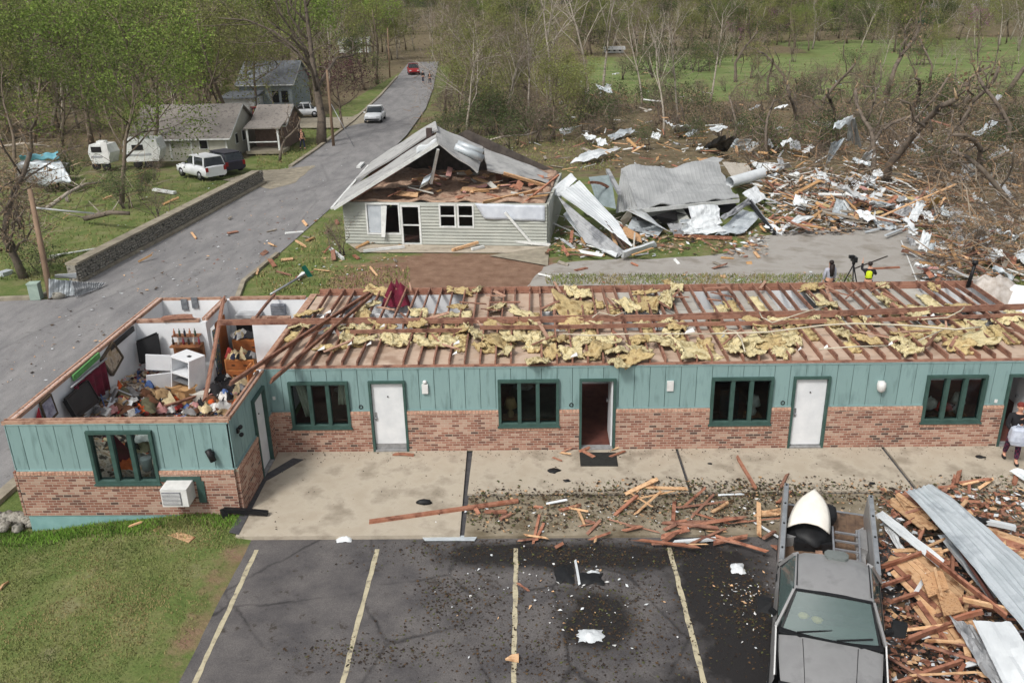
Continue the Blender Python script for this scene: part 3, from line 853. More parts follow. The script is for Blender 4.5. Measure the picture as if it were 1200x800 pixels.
# small fittings on the front
m_plq = mat('white_fitting', (222, 222, 220), (200, 200, 198), rough=0.5)
for xx, zz in ((-2.86, 2.02),):
    mb = MB(); mb.box((xx, -.05, zz - .16), (.16, .09, .26), m_plq); mb.lathe((xx, -.05, zz - .02), [(.02, 0), (.05, .02), (.06, .06), (.04, .09)], m_plq, 8); mb.build('wall_lamp', motel)
mb = MB(); mb.box((3.62, -.04, 1.86), (.17, .05, .28), m_plq); mb.build('sign_plate', motel)
mb = MB(); mb.lathe((9.12, -.10, 1.83), [(.05, -.17), (.1, -.12), (.12, 0), (.11, .08), (.05, .13)], m_plq, 10); mb.box((9.12, -.03, 1.83), (.16, .04, .22), m_plq); mb.build('wall_lamp', motel)
for xx in (-4.62, 1.02, 6.62):      # round room-number rings beside each door
    mb = MB(); pts = [(xx + .05 * cos(t * pi / 5), -.03, 1.33 + .05 * sin(t * pi / 5)) for t in range(11)]
    mb.tube(pts, 0.012, m_black, 4); mb.build('door_bell', motel)
for xx, zz in ((-6.93, 1.62), (12.2, 1.32)):
    mb = MB(); mb.box((xx, -.03, zz), (.07, .03, .09), m_plq); mb.build('outlet_cover', motel)

# things seen through the openings
def curtain(P, a0, a1, z0, z1, b, m, label, sk=0.0):
    mb = MB()
    def f(u, v): return P(a0 + (a1 - a0) * u + sk * (1 - v), b + .035 * sin(u * 17), z0 + (z1 - z0) * v)
    mb.grid(f, 14, 4, m, True, 0.01)
    return tag(mb.build('curtain'), label, 'curtain')
curtain(Pm, W1[0] - XL + .1, W1[0] - XL + .36, 0.95, 1.98, -0.2, m_curt, 'pale cream curtain hanging at the left side of the leftmost motel front window', .2)
curtain(Pm, W1[1] - XL - .32, W1[1] - XL - .05, 1.3, 1.98, -0.2, m_curt, 'pale cream curtain bunched at the right side of the leftmost motel front window', -.05)
m_red = mat('maroon_cloth', (112, 30, 52), (84, 20, 38), ns=4, rough=0.9)
m_bedw = mat('bed_linen', (196, 190, 184), (160, 150, 140), ns=4, rough=0.9)
m_brown = mat('brown_furniture', (120, 76, 46), (96, 58, 36), (138, 92, 58), ns=3, det=6, rough=0.55)
def bed(x, y, m, label):
    t = thing('bed', label, 'bed', (x, y, .02))
    mb = MB(); mb.box((x, y, .22), (1.4, 2.0, .34), m_brown); mb.build('bed_base', t)
    mb = MB(); mb.grid(lambda u, v: (x - .72 + 1.44 * u, y - 1.02 + 2.04 * v, .62 + .04 * nz(u * 6, v * 6, 1, x) - .25 * max(0, abs(u - .5) * 2 - .86) * 4), 14, 14, m, True, .04); mb.build('bed_cover', t)
    mb = MB(); mb.blob((x - .3, y + .8, .72), (.32, .2, .09), m_bedw, 9, 5, .06); mb.build('pillow', t)
bed(-5.3, 1.6, m_floorr, 'double bed with a brown red cover inside the leftmost motel room window')
bed(0.0, 1.7, mat('dark_green_cover', (48, 54, 46), (40, 44, 38)), 'double bed with a dark green cover behind the second motel window from the left')
bed(5.4, 1.9, m_floorr, 'double bed with a rust brown cover behind the third motel window from the left')
bed(11.2, 2.0, mat('dark_red_cover', (110, 44, 44), (84, 34, 36)), 'double bed with a dark red cover behind the rightmost motel window')
for (x, z, m, n_, lb) in ((-0.62, .8, mat('tan_pot', (168, 136, 92)), 'lamp', 'small tan table lamp standing inside the second motel window from the left'),
                          (6.0, .9, m_bedw, 'lamp', 'white table lamp standing inside the third motel window from the left'),
                          (11.5, .85, m_bedw, 'lamp', 'cream table lamp standing inside the rightmost motel window')):
    t = thing(n_, lb, 'lamp', (x, .5, .02))
    mb = MB(); mb.box((x, .5, .38), (.42, .4, .7), m_brown); mb.build('stand', t)
    mb = MB(); mb.lathe((x, .5, .73), [(.07, 0), (.1, .12), (.03, .26), (.02, .34)], m, 10); mb.build('lamp_base', t)
    mb = MB(); mb.lathe((x, .5, 1.04), [(.19, 0), (.12, .26)], m, 12); mb.build('lamp_shade', t)
mb = MB(); mb.box((5.35, .55, .95), (.5, .06, 1.0), m_black); tag(mb.build('television'), 'black television leaning inside the third motel window from the left', 'television')
mb = MB(); mb.blob((10.75, .5, 1.0), (.22, .18, .22), m_bedw, 8, 5, .3); tag(mb.build('cloth_bundle'), 'white cloth bundle on the sill inside the rightmost motel window', 'cloth')
mb = MB(); mb.blob((11.1, .45, .95), (.25, .15, .14), mat('red_cloth', (170, 52, 44)), 8, 5, .3); tag(mb.build('cloth_bundle'), 'red cloth bundle on the sill inside the rightmost motel window', 'cloth')

mb = MB(); mb.box((1.72, -.62, .012), (.98, .72, .02), mat('rubber_mat', (46, 46, 44), (36, 36, 34), ns=9, bump=.4), rot=(0, 0, -.02)); tag(mb.build('doormat'), 'dark rubber doormat in front of the open motel door', 'doormat')

# white walls of the next wing at the far right end of the block
mb = MB(); mb.rng((14.42, 6.1, 0), (17.6, 6.25, 2.4), m_wall); mb.build('end_wall', motel)
mb = MB(); mb.rng((17.6, 2.5, 0), (17.75, 6.25, 2.4), m_wall); mb.build('end_wall', motel)
mb = MB(); mb.slab([(14.6, 6.05, 1.2), (15.5, 6.0, 2.5), (16.6, 5.0, 2.6), (15.6, 5.2, 1.3)], (.1, .1, .02), m_wall); tag(mb.build('wallboard'), 'large white wallboard panel tipped against the wall at the right end of the motel', 'wallboard')
# ------------------------------------------------------------------ open wing at the left end of the motel
WX0, WX1, WY0, WY1 = -12.3, -7.08, -3.06, 5.95
wing = thing('motel_wing', 'roofless left end room of the motel with white inner walls open to the sky', 'motel wing', (-9.7, 1.5, 0))
Pw = facade(wing, (WX0, WY0, 0), (1, 0, 0), (0, -1, 0), WX1 - WX0, [(1.87, 3.42, 0.88, 2.27)], m_brx, phase=0.1)
window(wing, Pw, 1.87, 3.42, 0.88, 2.27)
Ps = facade(wing, (WX1, WY0, 0), (0, 1, 0), (1, 0, 0), -WY0 - 0.02, [(1.62, 2.58, 0, 2.2)], m_bry, phase=0.2)
door(wing, Ps, 1.62, 2.58, zt=2.2)
mb = MB(); mb.rng((WX0 + .02, WY0 - .05, -0.75), (-8.0, WY0 + .1, -0.002), m_tealw); mb.build('foundation', wing)
mb = MB(); mb.rng((WX0 - .02, WY0 + .12, -.6), (WX0 + .15, WY1, HW - .03), m_wall); mb.build('left_wall', wing)
mb = MB(); mb.rng((WX0 - .075, WY0 - .07, 0), (WX0 - .021, WY1, HB), m_bry); mb.build('brick_wainscot', wing)
mb = MB(); mb.rng((WX0 - .04, WY0 - .015, HB + .01), (WX0 - .021, WY1, HW - .03), m_teal); mb.build('siding_board', wing)
mb = MB(); mb.rng((WX0 + .15, WY1 - .15, 0), (XL - .13, WY1, HW - .03), m_wall); mb.build('back_wall', wing)
mb = MB(); mb.rng((WX0 + .15, WY0 + .15, -.06), (WX1 - .15, WY1 - .15, 0.02), mat('worn_vinyl_floor', (150, 142, 130), (118, 108, 98), ns=1.5, rough=.8)); mb.build('floor', wing)
mb = MB(); mb.rng((WX0 + .15, 3.74, .02), (-9.98, 3.88, HW - .05), m_wall); mb.build('partition_wall', wing)
mb = MB()
mb.rng((-10.12, 3.885, .02), (-9.98, 4.0, HW - .05), m_wall); mb.rng((-10.12, 4.86, .02), (-9.98, 5.79, HW - .05), m_wall); mb.rng((-10.12, 4.0, 2.1), (-9.98, 4.86, HW - .05), m_wall)
mb.build('partition_wall', wing)
mb = MB(); mb.rng((-8.6, 3.86, .02), (XL - .125, 3.98, HW - .05), m_wall); mb.build('partition_wall', wing)
# wall plates: two strips with a littered cavity between
def plate(a, b, w=0.2, z=HW, c=True):
    a, b = Vector((*a, z)), Vector((*b, z)); d = (b - a).normalized(); s = d.cross(Vector((0, 0, 1)))
    for k in (-1, 1):
        mb = MB(); mb.beam(a + s * k * (w / 2 - .025) + Vector((0, 0, .0)), b + s * k * (w / 2 - .025), 0.05, 0.09, m_plate, segs=3, bow=rnd.uniform(-.01, .02)); mb.build('top_plate', wing)
    if c:
        mb = MB(); mb.beam(a - Vector((0, 0, .012)), b - Vector((0, 0, .012)), w - .1, 0.09, m_cavity); mb.build('wall_cavity', wing)
plate((WX0 + .06, WY0 + .17), (WX0 + .06, WY1 - .02)); plate((WX0 - .08, WY0 + .06), (WX1 + .03, WY0 + .06), .17, HW + .01, False)
plate((WX1 - .06, WY0 + .17), (WX1 - .06, -.2), .17, HW + .005, False); plate((-10.05, 3.9), (-10.05, WY1 - .2), .17)
plate((WX0 + .2, 3.81), (-10.18, 3.81), .16); plate((-9.9, WY1 - .08), (-7.4, WY1 - .08), .16); plate((-8.6, 3.92), (-7.4, 3.92), .15)
plate((WX0 + .2, WY1 - .08), (-10.2, WY1 - .08), .12, HW, False)
mb = MB(); mb.beam((WX0 + 1.0, 3.72, HW + .1), (-10.3, 3.78, HW + .14), .16, .10, m_wood, segs=3, bow=.03, jag=.1); tag(mb.build('broken_beam'), 'broken brown beam lying along the white inner wall of the roofless room', 'beam')
# a strip of black flashing left on the outside edge
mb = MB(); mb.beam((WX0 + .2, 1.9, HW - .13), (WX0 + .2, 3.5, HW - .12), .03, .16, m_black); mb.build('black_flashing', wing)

# fittings on the outer walls
ac = thing('air_conditioner', 'white window air conditioner sticking out of the brick wall of the left wing', 'air conditioner', (-8.42, WY0 - .3, .4))
mb = MB(); mb.box((-8.40, WY0 - .28, .74), (.62, .5, .46), m_plq); mb.build('body', ac)
mb = MB(); mb.box((-8.46, WY0 - .535, .73), (.44, .02, .34), mat('grille_grey', (112, 114, 120), (96, 98, 104), ns=8)); gr = mb.build('grille', ac)
for k in range(9):
    mb = MB(); mb.box((-8.46, WY0 - .552, .585 + k * .036), (.42, .015, .008), m_plq); mb.build('slat', gr)
mb = MB(); mb.rng((-8.86, WY0 - .10, .93), (-7.9, WY0 - .075, 1.06), m_trim); mb.rng((-8.02, WY0 - .10, .35), (-7.84, WY0 - .075, .93), m_trim); mb.build('surround', ac)
t = thing('floodlight', 'black tubular wall lamp on the teal siding above the air conditioner', 'wall lamp', (-7.56, WY0 - .1, 1.5))
mb = MB(); mb.tube([(-7.6, WY0 - .12, 1.78), (-7.5, WY0 - .14, 1.5)], .075, m_black, 10); mb.build('lamp_body', t)
mb = MB(); mb.box((-7.55, WY0 - .04, 1.64), (.1, .06, .1), m_black); mb.build('bracket', t)
t = thing('security_light', 'small black twin security lamp on the corner of the left wing', 'wall lamp', (-7.0, -2.6, 2.0))
mb = MB(); mb.box((WX1 + .04, -2.62, 2.0), (.06, .1, .12), m_black); mb.build('bracket', t)
for dz in (.1, -.1):
    mb = MB(); mb.lathe((WX1 + .12, -2.66, 2.0 + dz), [(.03, -.06), (.055, .0), (.05, .06)], m_black, 8, rot=(.6, .7, 0)); mb.build('lamp_head', t)
# fallen black downspout at the corner
t = thing('downspout', 'bent black downspout lying on the concrete at the corner of the left wing', 'downspout', (-6.7, -3.6, 0))
a, b = G(262, 597, .18), G(314, 601, .07)
mb = MB(); mb.beam(a, b, .11, .1, m_black, segs=4, bow=.01); mb.build('pipe', t)
mb = MB(); mb.beam(a + Vector((-.02, 0, .03)), a + Vector((.06, -.08, -.26)), .12, .1, m_black); mb.build('elbow', t)

# ------------------------------------------------------------------ what is left in the room
def crumple(name, c, sx, sy, h, m, label, cat, group=None, seed=0, n=9, rz=0.0, parent=None):
    """heaped cloth: a folded sheet with ridges"""
    mb = MB(); cr, sr = cos(rz), sin(rz)
    def f(u, v):
        x, y = (u - .5) * sx, (v - .5) * sy
        e = 1 + .35 * nz(u * 3, v * 3, 1, seed * 1.7)
        r = min(1, 2 * max(abs(u - .5), abs(v - .5)))
        z = h * (1 - r ** 2.2) * (0.8 + .7 * nz(u * 5, v * 5, 1, seed)) + .09 * h / .2 * nz(u * 9, v * 9, 1, seed + 9) * (1 - .6 * r)
        x, y = x * e, y * e
        return (c[0] + x * cr - y * sr, c[1] + x * sr + y * cr, c[2] + max(-.02, z))
    mb.grid(f, n, n, m, True)
    o = mb.build(name, parent)
    return tag(o, label, cat, group) if parent is None else o

# televisions, pictures, curtain
def panel_on(name, label, cat, quad, t, m, frame=None, fm=None):
    mb = MB(); mb.slab(quad, t, m)
    if frame is None: return tag(mb.build(name), label, cat)
    e = thing(name, label, cat, quad[-1])
    mb.build('picture' if 'pict' in name else 'screen', e)
    q = [Vector(p) for p in quad]; mb = MB()
    for i in range(4): mb.beam(q[i] + Vector(t) * .5, q[(i + 1) % 4] + Vector(t) * .5, frame, Vector(t).length * 1.8, fm)
    mb.build('frame', e)
    return e
panel_on('television', 'black flat television tilted against the white inner wall of the roofless room', 'television', [(-12.05, 3.4, 1.9), (-11.45, 3.55, 2.12), (-11.4, 3.4, 1.42), (-12.0, 3.25, 1.3)], (0, .06, .01), m_black, .05, m_black)
panel_on('television', 'black television slumped below the maroon curtain of the roofless room', 'television', [(-12.0, -.98, 2.06), (-11.95, .12, 2.1), (-11.8, .2, 1.5), (-11.85, -.95, 1.55)], (-.06, 0, .0), m_black, .05, m_black)
m_gold = mat('picture_frame_bronze', (86, 74, 58), (66, 56, 44), ns=9, rough=.5)
m_art = mat('faded_landscape_print', (146, 128, 98), (96, 82, 70), (176, 164, 148), ns=4, det=3)
panel_on('picture', 'tall framed brown picture hanging askew on the left white wall of the roofless room', 'picture', [(-12.1, 1.3, 2.22), (-12.1, 2.1, 2.44), (-12.06, 2.42, 1.84), (-12.06, 1.65, 1.6)], (-.03, 0, 0), m_art, .09, m_gold)
panel_on('picture', 'grey framed picture near the front corner of the roofless room', 'picture', [(-12.1, -1.88, 2.4), (-12.1, -1.38, 2.42), (-12.06, -1.35, 1.9), (-12.06, -1.85, 1.85)], (-.03, 0, 0), mat('pale_print', (176, 176, 190), (112, 108, 128), ns=5), .07, m_gold)
mb = MB(); mb.slab([(-12.1, -2.35, 2.0), (-12.1, -2.02, 2.36), (-12.1, -1.98, 1.9), (-12.1, -2.3, 1.8)], (.02, 0, 0), mat('red_pennant', (168, 40, 56), (140, 30, 46))); tag(mb.build('pennant'), 'small red pennant on the wall in the front corner of the roofless room', 'pennant')
t = thing('window_curtain', 'maroon curtain on a bent rod at the left wall of the roofless room', 'curtain', (-12, .5, 1.4))
mb = MB(); mb.grid(lambda u, v: (-12.02 + .05 * sin(u * 26), -.45 + 1.7 * u, 1.35 + .85 * v), 26, 4, m_red, True, .015); mb.build('cloth', t)
mb = MB(); mb.tube([(-12.02, -.6, 2.24), (-11.98, .4, 2.27), (-12.0, 1.4, 2.23)], .03, m_metal, 6); mb.build('rod', t)
mb = MB(); mb.beam((-12.08, -.3, 2.38), (-12.08, 1.2, 2.42), .05, .16, mat('green_banner', (98, 158, 92), (78, 130, 74), ns=6)); tag(mb.build('banner'), 'long green banner pinned along the top of the left wall above the maroon curtain', 'banner')
t = thing('wall_shelf', 'brown wall shelf crowded with small bottles on the inner wall of the roofless room', 'shelf', (-10.6, 3.5, 1.75))
mb = MB(); mb.rng((-11.05, 3.35, 1.74), (-10.12, 3.72, 1.79), m_brown); mb.rng((-11.05, 3.6, 1.3), (-10.12, 3.72, 1.735), m_brown); mb.build('board', t)
mb = MB(); mb.rng((-11.0, 3.5, 2.04), (-10.15, 3.72, 2.07), m_brown); mb.build('board', t)
rg = random.Random(21)
BOT = [mat('bottle_%d' % i, c) for i, c in enumerate(((60, 48, 40), (176, 120, 92), (210, 200, 186), (70, 84, 70), (140, 60, 70), (40, 44, 60)))]
for k in range(11):
    mb = MB(); x = -10.98 + k * .08; z = 2.07 if k % 2 else 1.79
    mb.lathe((x, 3.52, z), [(.035, 0), (.035, .14), (.014, .19), (.014, .24)], BOT[k % 6], 7)
    tag(mb.build('bottle'), 'small bottle among those standing on the brown wall shelf', 'bottle', 'bottles on the brown wall shelf')
# refrigerator with its door open
m_enam = mat('white_enamel', (232, 234, 236), (216, 219, 223), ns=1.5, rough=.35, spec=.5)
fr = thing('refrigerator', 'tilted white refrigerator with its door hanging open in the roofless room', 'refrigerator', (-10.35, 2.95, 0))
Rf = Matrix.Rotation(radians(-24), 3, 'Z') @ Matrix.Rotation(radians(7), 3, 'Y') @ Matrix.Rotation(radians(-4), 3, 'X')
Fc = Vector((-10.55, 2.85, .05))
def FP(x, y, z): return Fc + Rf @ Vector((x, y, z))
def fbox(mb, x0, x1, y0, y1, z0, z1, m):
    c = [FP(x, y, z) for z in (z0, z1) for x, y in ((x0, y0), (x1, y0), (x1, y1), (x0, y1))]
    mb.add(c, [(0, 3, 2, 1), (4, 5, 6, 7), (0, 1, 5, 4), (1, 2, 6, 5), (2, 3, 7, 6), (3, 0, 4, 7)], m)
mb = MB()
fbox(mb, -.36, -.32, -.33, .33, 0, 1.66, m_enam); fbox(mb, .32, .36, -.33, .33, 0, 1.66, m_enam); fbox(mb, -.319, .319, .29, .33, .0, 1.66, m_enam)
fbox(mb, -.319, .319, -.33, .289, 1.6, 1.66, m_enam); fbox(mb, -.319, .319, -.33, .289, 0, .08, m_enam); fbox(mb, -.319, .319, -.33, .289, 1.1, 1.15, m_enam)
mb.build('cabinet', fr)
for z in (.35, .6, .85):
    mb = MB(); fbox(mb, -.318, .318, -.3, .28, z, z + .015, m_metal); mb.build('rack', fr)
mb = MB(); c = [FP(-.36, -.34, .05), FP(-.72, -.92, .05), FP(-.77, -.88, .05), FP(-.41, -.30, .05)]; up = Rf @ Vector((0, 0, 1.04)); mb.slab(c, up, m_enam); dr = mb.build('door', fr)
mb = MB(); c = [FP(-.36, -.34, 1.17), FP(-.92, -.74, 1.17), FP(-.96, -.69, 1.17), FP(-.40, -.29, 1.17)]; up = Rf @ Vector((0, 0, .48)); mb.slab(c, up, m_enam); dr = mb.build('door', fr)
mb = MB(); fbox(mb, .05, .15, -.1, 0, 1.66, 1.68, m_black); mb.build('vent', fr)
# kitchen corner
t = thing('stove', 'black stove with a dark backsplash in the rear corner of the roofless room', 'stove', (-9.2, 5.4, 0))
mb = MB(); mb.rng((-9.75, 5.1, .02), (-8.75, 5.72, 1.3), m_black); mb.build('body', t)
mb = MB(); mb.rng((-9.75, 5.64, 1.31), (-8.75, 5.76, 1.78), m_black); mb.build('backsplash', t)
for x in (-9.5, -9.1):
    for y in (5.25, 5.52):
        mb = MB(); mb.lathe((x, y, 1.3), [(.11, 0), (.11, .02), (.05, .025)], m_metal, 10); mb.build('burner', t)
t = thing('range_hood', 'pale range hood on the rear wall above the black stove', 'range hood', (-9.2, 5.6, 1.85))
mb = MB(); mb.slab([(-9.65, 5.78, 1.95), (-8.85, 5.78, 1.95), (-8.85, 5.35, 1.95), (-9.65, 5.35, 1.95)], (0, 0, .1), mat('hood_grey', (176, 178, 180), (160, 162, 164), rough=.4)); mb.build('hood', t)
t = thing('fan_unit', 'grey square box fan on the white rear wall of the roofless room', 'fan', (-8.3, 5.7, 1.95))
mb = MB(); mb.box((-8.3, 5.7, 2.12), (.46, .16, .36), mat('fan_grey', (126, 130, 138), (106, 110, 118), ns=20, det=2)); mb.build('body', t)
mb = MB()
for k in range(6): mb.box((-8.3, 5.612, 1.98 + k * .055), (.42, .012, .014), m_metal)
o = mb.build('grille', t); o['kind'] = 'stuff'
for k, (u, v) in enumerate(((216, 357), (228, 355))):
    p = VY(u, v, 5.75); mb = MB(); mb.box((p.x, 5.77, p.z), (.2, .05, .36), mat('metal_dispenser', (120, 124, 128), (90, 94, 100), ns=9))
    tag(mb.build('wall_dispenser'), ('grey dispenser on the left of the pair on the rear white wall', 'grey dispenser on the right of the pair on the rear white wall')[k], 'dispenser')
# door standing in partition
mb = MB(); mb.rng((-10.0, 4.45, .05), (-9.95, 5.3, 2.12), mat('orange_varnish', (168, 98, 48), (140, 78, 38), ns=3, stretch=(1, 1, .2), rough=.5)); t = tag(mb.build('wooden_door'), 'orange varnished wooden door standing open against the partition of the roofless room', 'door')
mb = MB(); mb.slab([(-9.94, 3.95, .6), (-9.94, 4.36, .6), (-9.92, 4.4, 2.0), (-9.92, 3.98, 2.05)], (.03, 0, 0), mat('stained_glass_panel', (92, 120, 84), (168, 150, 96), (70, 84, 120), ns=9, det=1)); tag(mb.build('folding_panel'), 'narrow multicoloured panel beside the orange varnished door', 'panel')
def dresser(x, y, z, w, d, h, label, rz=0, rows=3):
    t = thing('dresser', label, 'dresser', (x, y, z), rz)
    R = Matrix.Rotation(rz, 3, 'Z')
    def q(a, b, c): return Vector((x, y, z)) + R @ Vector((a, b, c))
    mo = mat('orange_pine', (176, 112, 62), (146, 86, 46), (190, 128, 78), ns=2, det=6, rough=.55)
    mb = MB(); mb.box(q(0, 0, h / 2), (w, d, h), mo, rot=R); mb.build('case', t)
    for k in range(rows):
        mb = MB(); mb.box(q(0, -d / 2 - .012, h * (k + .5) / rows), (w * .9, .02, h / rows * .8), mat('pine_drawer', (158, 94, 50), (134, 78, 42), ns=3), rot=R); dw = mb.build('drawer', t)
        for s in (-.2, .2):
            mb = MB(); mb.box(q(s * w, -d / 2 - .03, h * (k + .5) / rows), (.1, .02, .025), m_black, rot=R); mb.build('handle', dw)
    return t
dresser(-9.15, 4.95, .45, .95, .45, 1.0, 'orange pine dresser standing behind another one near the black stove', .03, 2)
dresser(-9.2, 4.2, .02, .95, .45, 1.05, 'orange pine dresser standing in front of another one near the fallen beam', -.05, 3)
t = thing('shelf_unit', 'open pine shelf unit with black things on it beside the motel ceiling', 'shelf', (-8.2, 3.9, 0))
mo = MATS['orange_pine']
for z in (.1, .55, 1.0): mb = MB(); mb.rng((-8.75, 3.2, z), (-7.7, 3.7, z + .03), mo); mb.build('shelf_board', t)
for x in (-8.75, -7.73): mb = MB(); mb.rng((x, 3.2, .1), (x + .03, 3.7, 1.1), mo); mb.build('side_board', t)

# the heap itself: a lumpy mass of household litter rising towards the left wall
def heap(x, y):
    e = min(1, max(0, (x - WX0 - .16) / .3), max(0, (3.74 - y) / .4)) if y > 3.3 else 1
    return (.22 + .75 * sstep(-10.4, -12.0, x) + .3 * sstep(.5, -1.5, y) + .28 * max(0, nz(x, y, .9, 2)) + .14 * nz(x, y, 2.6, 6)) * (.4 + .6 * e)
def HP(u, v, dz=0.0):
    z = .4
    for _ in range(8): p = G(u, v, z + dz); z = .5 * z + .5 * heap(p.x, p.y)
    return G(u, v, z + dz)
mb = MB(); mb.grid(lambda u, v: (lambda x, y: (x, y, heap(x, y)))(WX0 + .16 + u * (WX1 - WX0 - .32), WY0 + .2 + v * (3.72 - WY0 - .2)), 70, 80, mat('mixed_litter', (150, 124, 98), (60, 50, 46), (196, 182, 166), ns=5, det=4, rough=.95, lo=.4, hi=.6), True)
tag(mb.build('litter_heap', kind='stuff'), 'heap of mixed household litter covering the floor of the roofless room', None)
CL = dict(navy=(46, 50, 72), black=(38, 37, 40), grey=(136, 134, 134), tan=(176, 146, 108), red=(150, 52, 50), orange=(214, 98, 50), brown=(104, 70, 50), white=(222, 220, 216), green=(88, 150, 104), olive=(108, 104, 80), pink=(196, 142, 140), blue=(86, 112, 164), cream=(208, 190, 152), maroon=(110, 38, 52), mustard=(188, 142, 60))
def cm(c): return mat('cloth_' + c, CL[c], tuple(x * .78 for x in CL[c]), ns=6, det=5, rough=.92, rand=.1)
# bigger heaps read one by one: (u, v, height above floor, size, colour, wording)
for i, (u, v, z, sx, sy, h, c, w) in enumerate((
    (262, 442, .5, .8, .8, .35, 'navy', 'dark navy clothes heaped right of the fallen beam'),
    (255, 462, .5, 1.0, .7, .35, 'black', 'black clothes heaped in the front right corner of the roofless room'),
    (277, 452, .6, .5, .45, .2, 'red', 'rust red blanket on the dark clothes heap'),
    (277, 445, .75, .3, .3, .2, 'green', 'bright green cloth near the right wall of the roofless room'),
    (262, 466, .6, .5, .4, .2, 'white', 'white and blue cloth by the right plate of the roofless room'),
    (250, 455, .5, .5, .4, .25, 'maroon', 'maroon cloth beside the foot of the fallen beam'),
    (178, 460, .6, 1.0, .6, .2, 'tan', 'tan sheet of torn cardboard on the litter in front of the refrigerator'),
    (170, 474, .6, .9, .6, .25, 'olive', 'olive patterned blanket near the front wall of the roofless room'),
    (190, 478, .6, .6, .5, .2, 'red', 'dark red cloth in the litter along the front wall'),
    (196, 437, .6, .55, .55, .4, 'brown', 'brown clothing hanging at the open refrigerator door'),
    (141, 460, .7, .35, .35, .3, 'orange', 'bright orange plastic bag left of the litter heap'),
    (177, 444, .7, .4, .25, .2, 'orange', 'orange red bag beside the open refrigerator'),
    (124, 455, .7, .4, .3, .25, 'mustard', 'mustard yellow cloth beneath the framed picture'),
    (131, 448, .8, .4, .4, .4, 'navy', 'dark grey blue cushion beneath the framed picture'),
    (152, 447, .6, .5, .45, .3, 'maroon', 'maroon cloth in the middle of the litter heap'),
    (167, 425, .6, .9, .5, .25, 'black', 'round black basket in front of the tilted television'),
    (150, 434, .6, .5, .5, .25, 'white', 'white crumpled paper in the middle of the litter heap'),
    (112, 470, .6, .35, .25, .5, 'brown', 'brown toy animal by the front left of the roofless room'))):
    crumple('cloth_heap', tuple(HP(u, v, .08) - Vector((0, 0, .1))), sx, sy, h * 1.3, cm(c), w, 'cloth', seed=i * 3.3 + 1, rz=i * .7)
# chest and carton near the front wall
def carton(u, v, z, d, rz, m, label):
    p = HP(u, v, -.05); t = thing('carton', label, 'box', p, rz); R = Matrix.Rotation(rz, 3, 'Z')
    mb = MB(); mb.box(p + Vector((0, 0, d[2] / 2)), d, m, rot=R); mb.build('box_body', t)
    for s in (-1, 1):
        mb = MB(); c = p + R @ Vector((s * d[0] * .62, 0, d[2] + .02)); mb.box(c, (d[0] * .4, d[1], .012), m, rot=R @ Matrix.Rotation(s * -.5, 3, 'Y')); mb.build('flap', t)
m_card = mat('cardboard', (186, 148, 104), (158, 122, 84), ns=3, rough=.9)
carton(212, 466, .35, (.5, .4, .45), .5, m_card, 'tan open carton in front of the refrigerator')
carton(222, 474, .3, (.35, .35, .55), .9, m_card, 'tall tan carton at the foot of the refrigerator')
carton(236, 472, .3, (.4, .3, .35), .2, mat('white_carton', (214, 210, 200), (190, 186, 178)), 'white carton by the foot of the fallen beam')
# furniture buried under the litter
for (x, y, w, d, h, rz, c, lb) in ((-8.2, 1.3, 1.2, 2.2, .45, 0, 'black', 'dark low couch under the clothes at the right wall of the roofless room'),):
    t = thing('sofa', lb, 'sofa', (x, y, .02), rz); R = Matrix.Rotation(rz, 3, 'Z')
    mb = MB(); mb.box(Vector((x, y, .02 + h / 2)), (w, d, h), cm(c), rot=R); mb.build('base', t)
    for s_ in (-1, 1):
        mb = MB(); mb.blob(Vector((x, y, h)) + R @ Vector((0, s_ * d * .24, .02)), (w * .46, d * .23, .16), cm('grey' if s_ > 0 else c), 10, 5, .05); mb.build('cushion', t)
# white rods and sticks
for k, (a, b, za, zb, w) in enumerate((((158, 440), (171, 414), .7, 1.5, 'white'), ((142, 472), (149, 446), .6, 1.2, 'white'), ((150, 455), (165, 463), .8, .7, 'white'), ((163, 440), (165, 460), 1.0, .7, 'white'), ((118, 462), (124, 482), 1.1, .7, 'blue'), ((131, 440), (147, 430), .8, .9, 'tan'), ((103, 470), (110, 455), .9, 1.1, 'white'))):
    mb = MB(); mb.tube([HP(*a, za - .6), HP(*b, .1) + Vector((0, 0, max(0, zb - .6)))], .018, cm(w), 6)
    tag(mb.build('rod'), '%s thin rod sticking out of the litter heap, %s' % (w, ('by the tilted television', 'left of the orange bag', 'lying flat in the middle', 'upright in the middle', 'by the front left corner', 'below the framed picture', 'near the brown toy')[k]), 'rod')
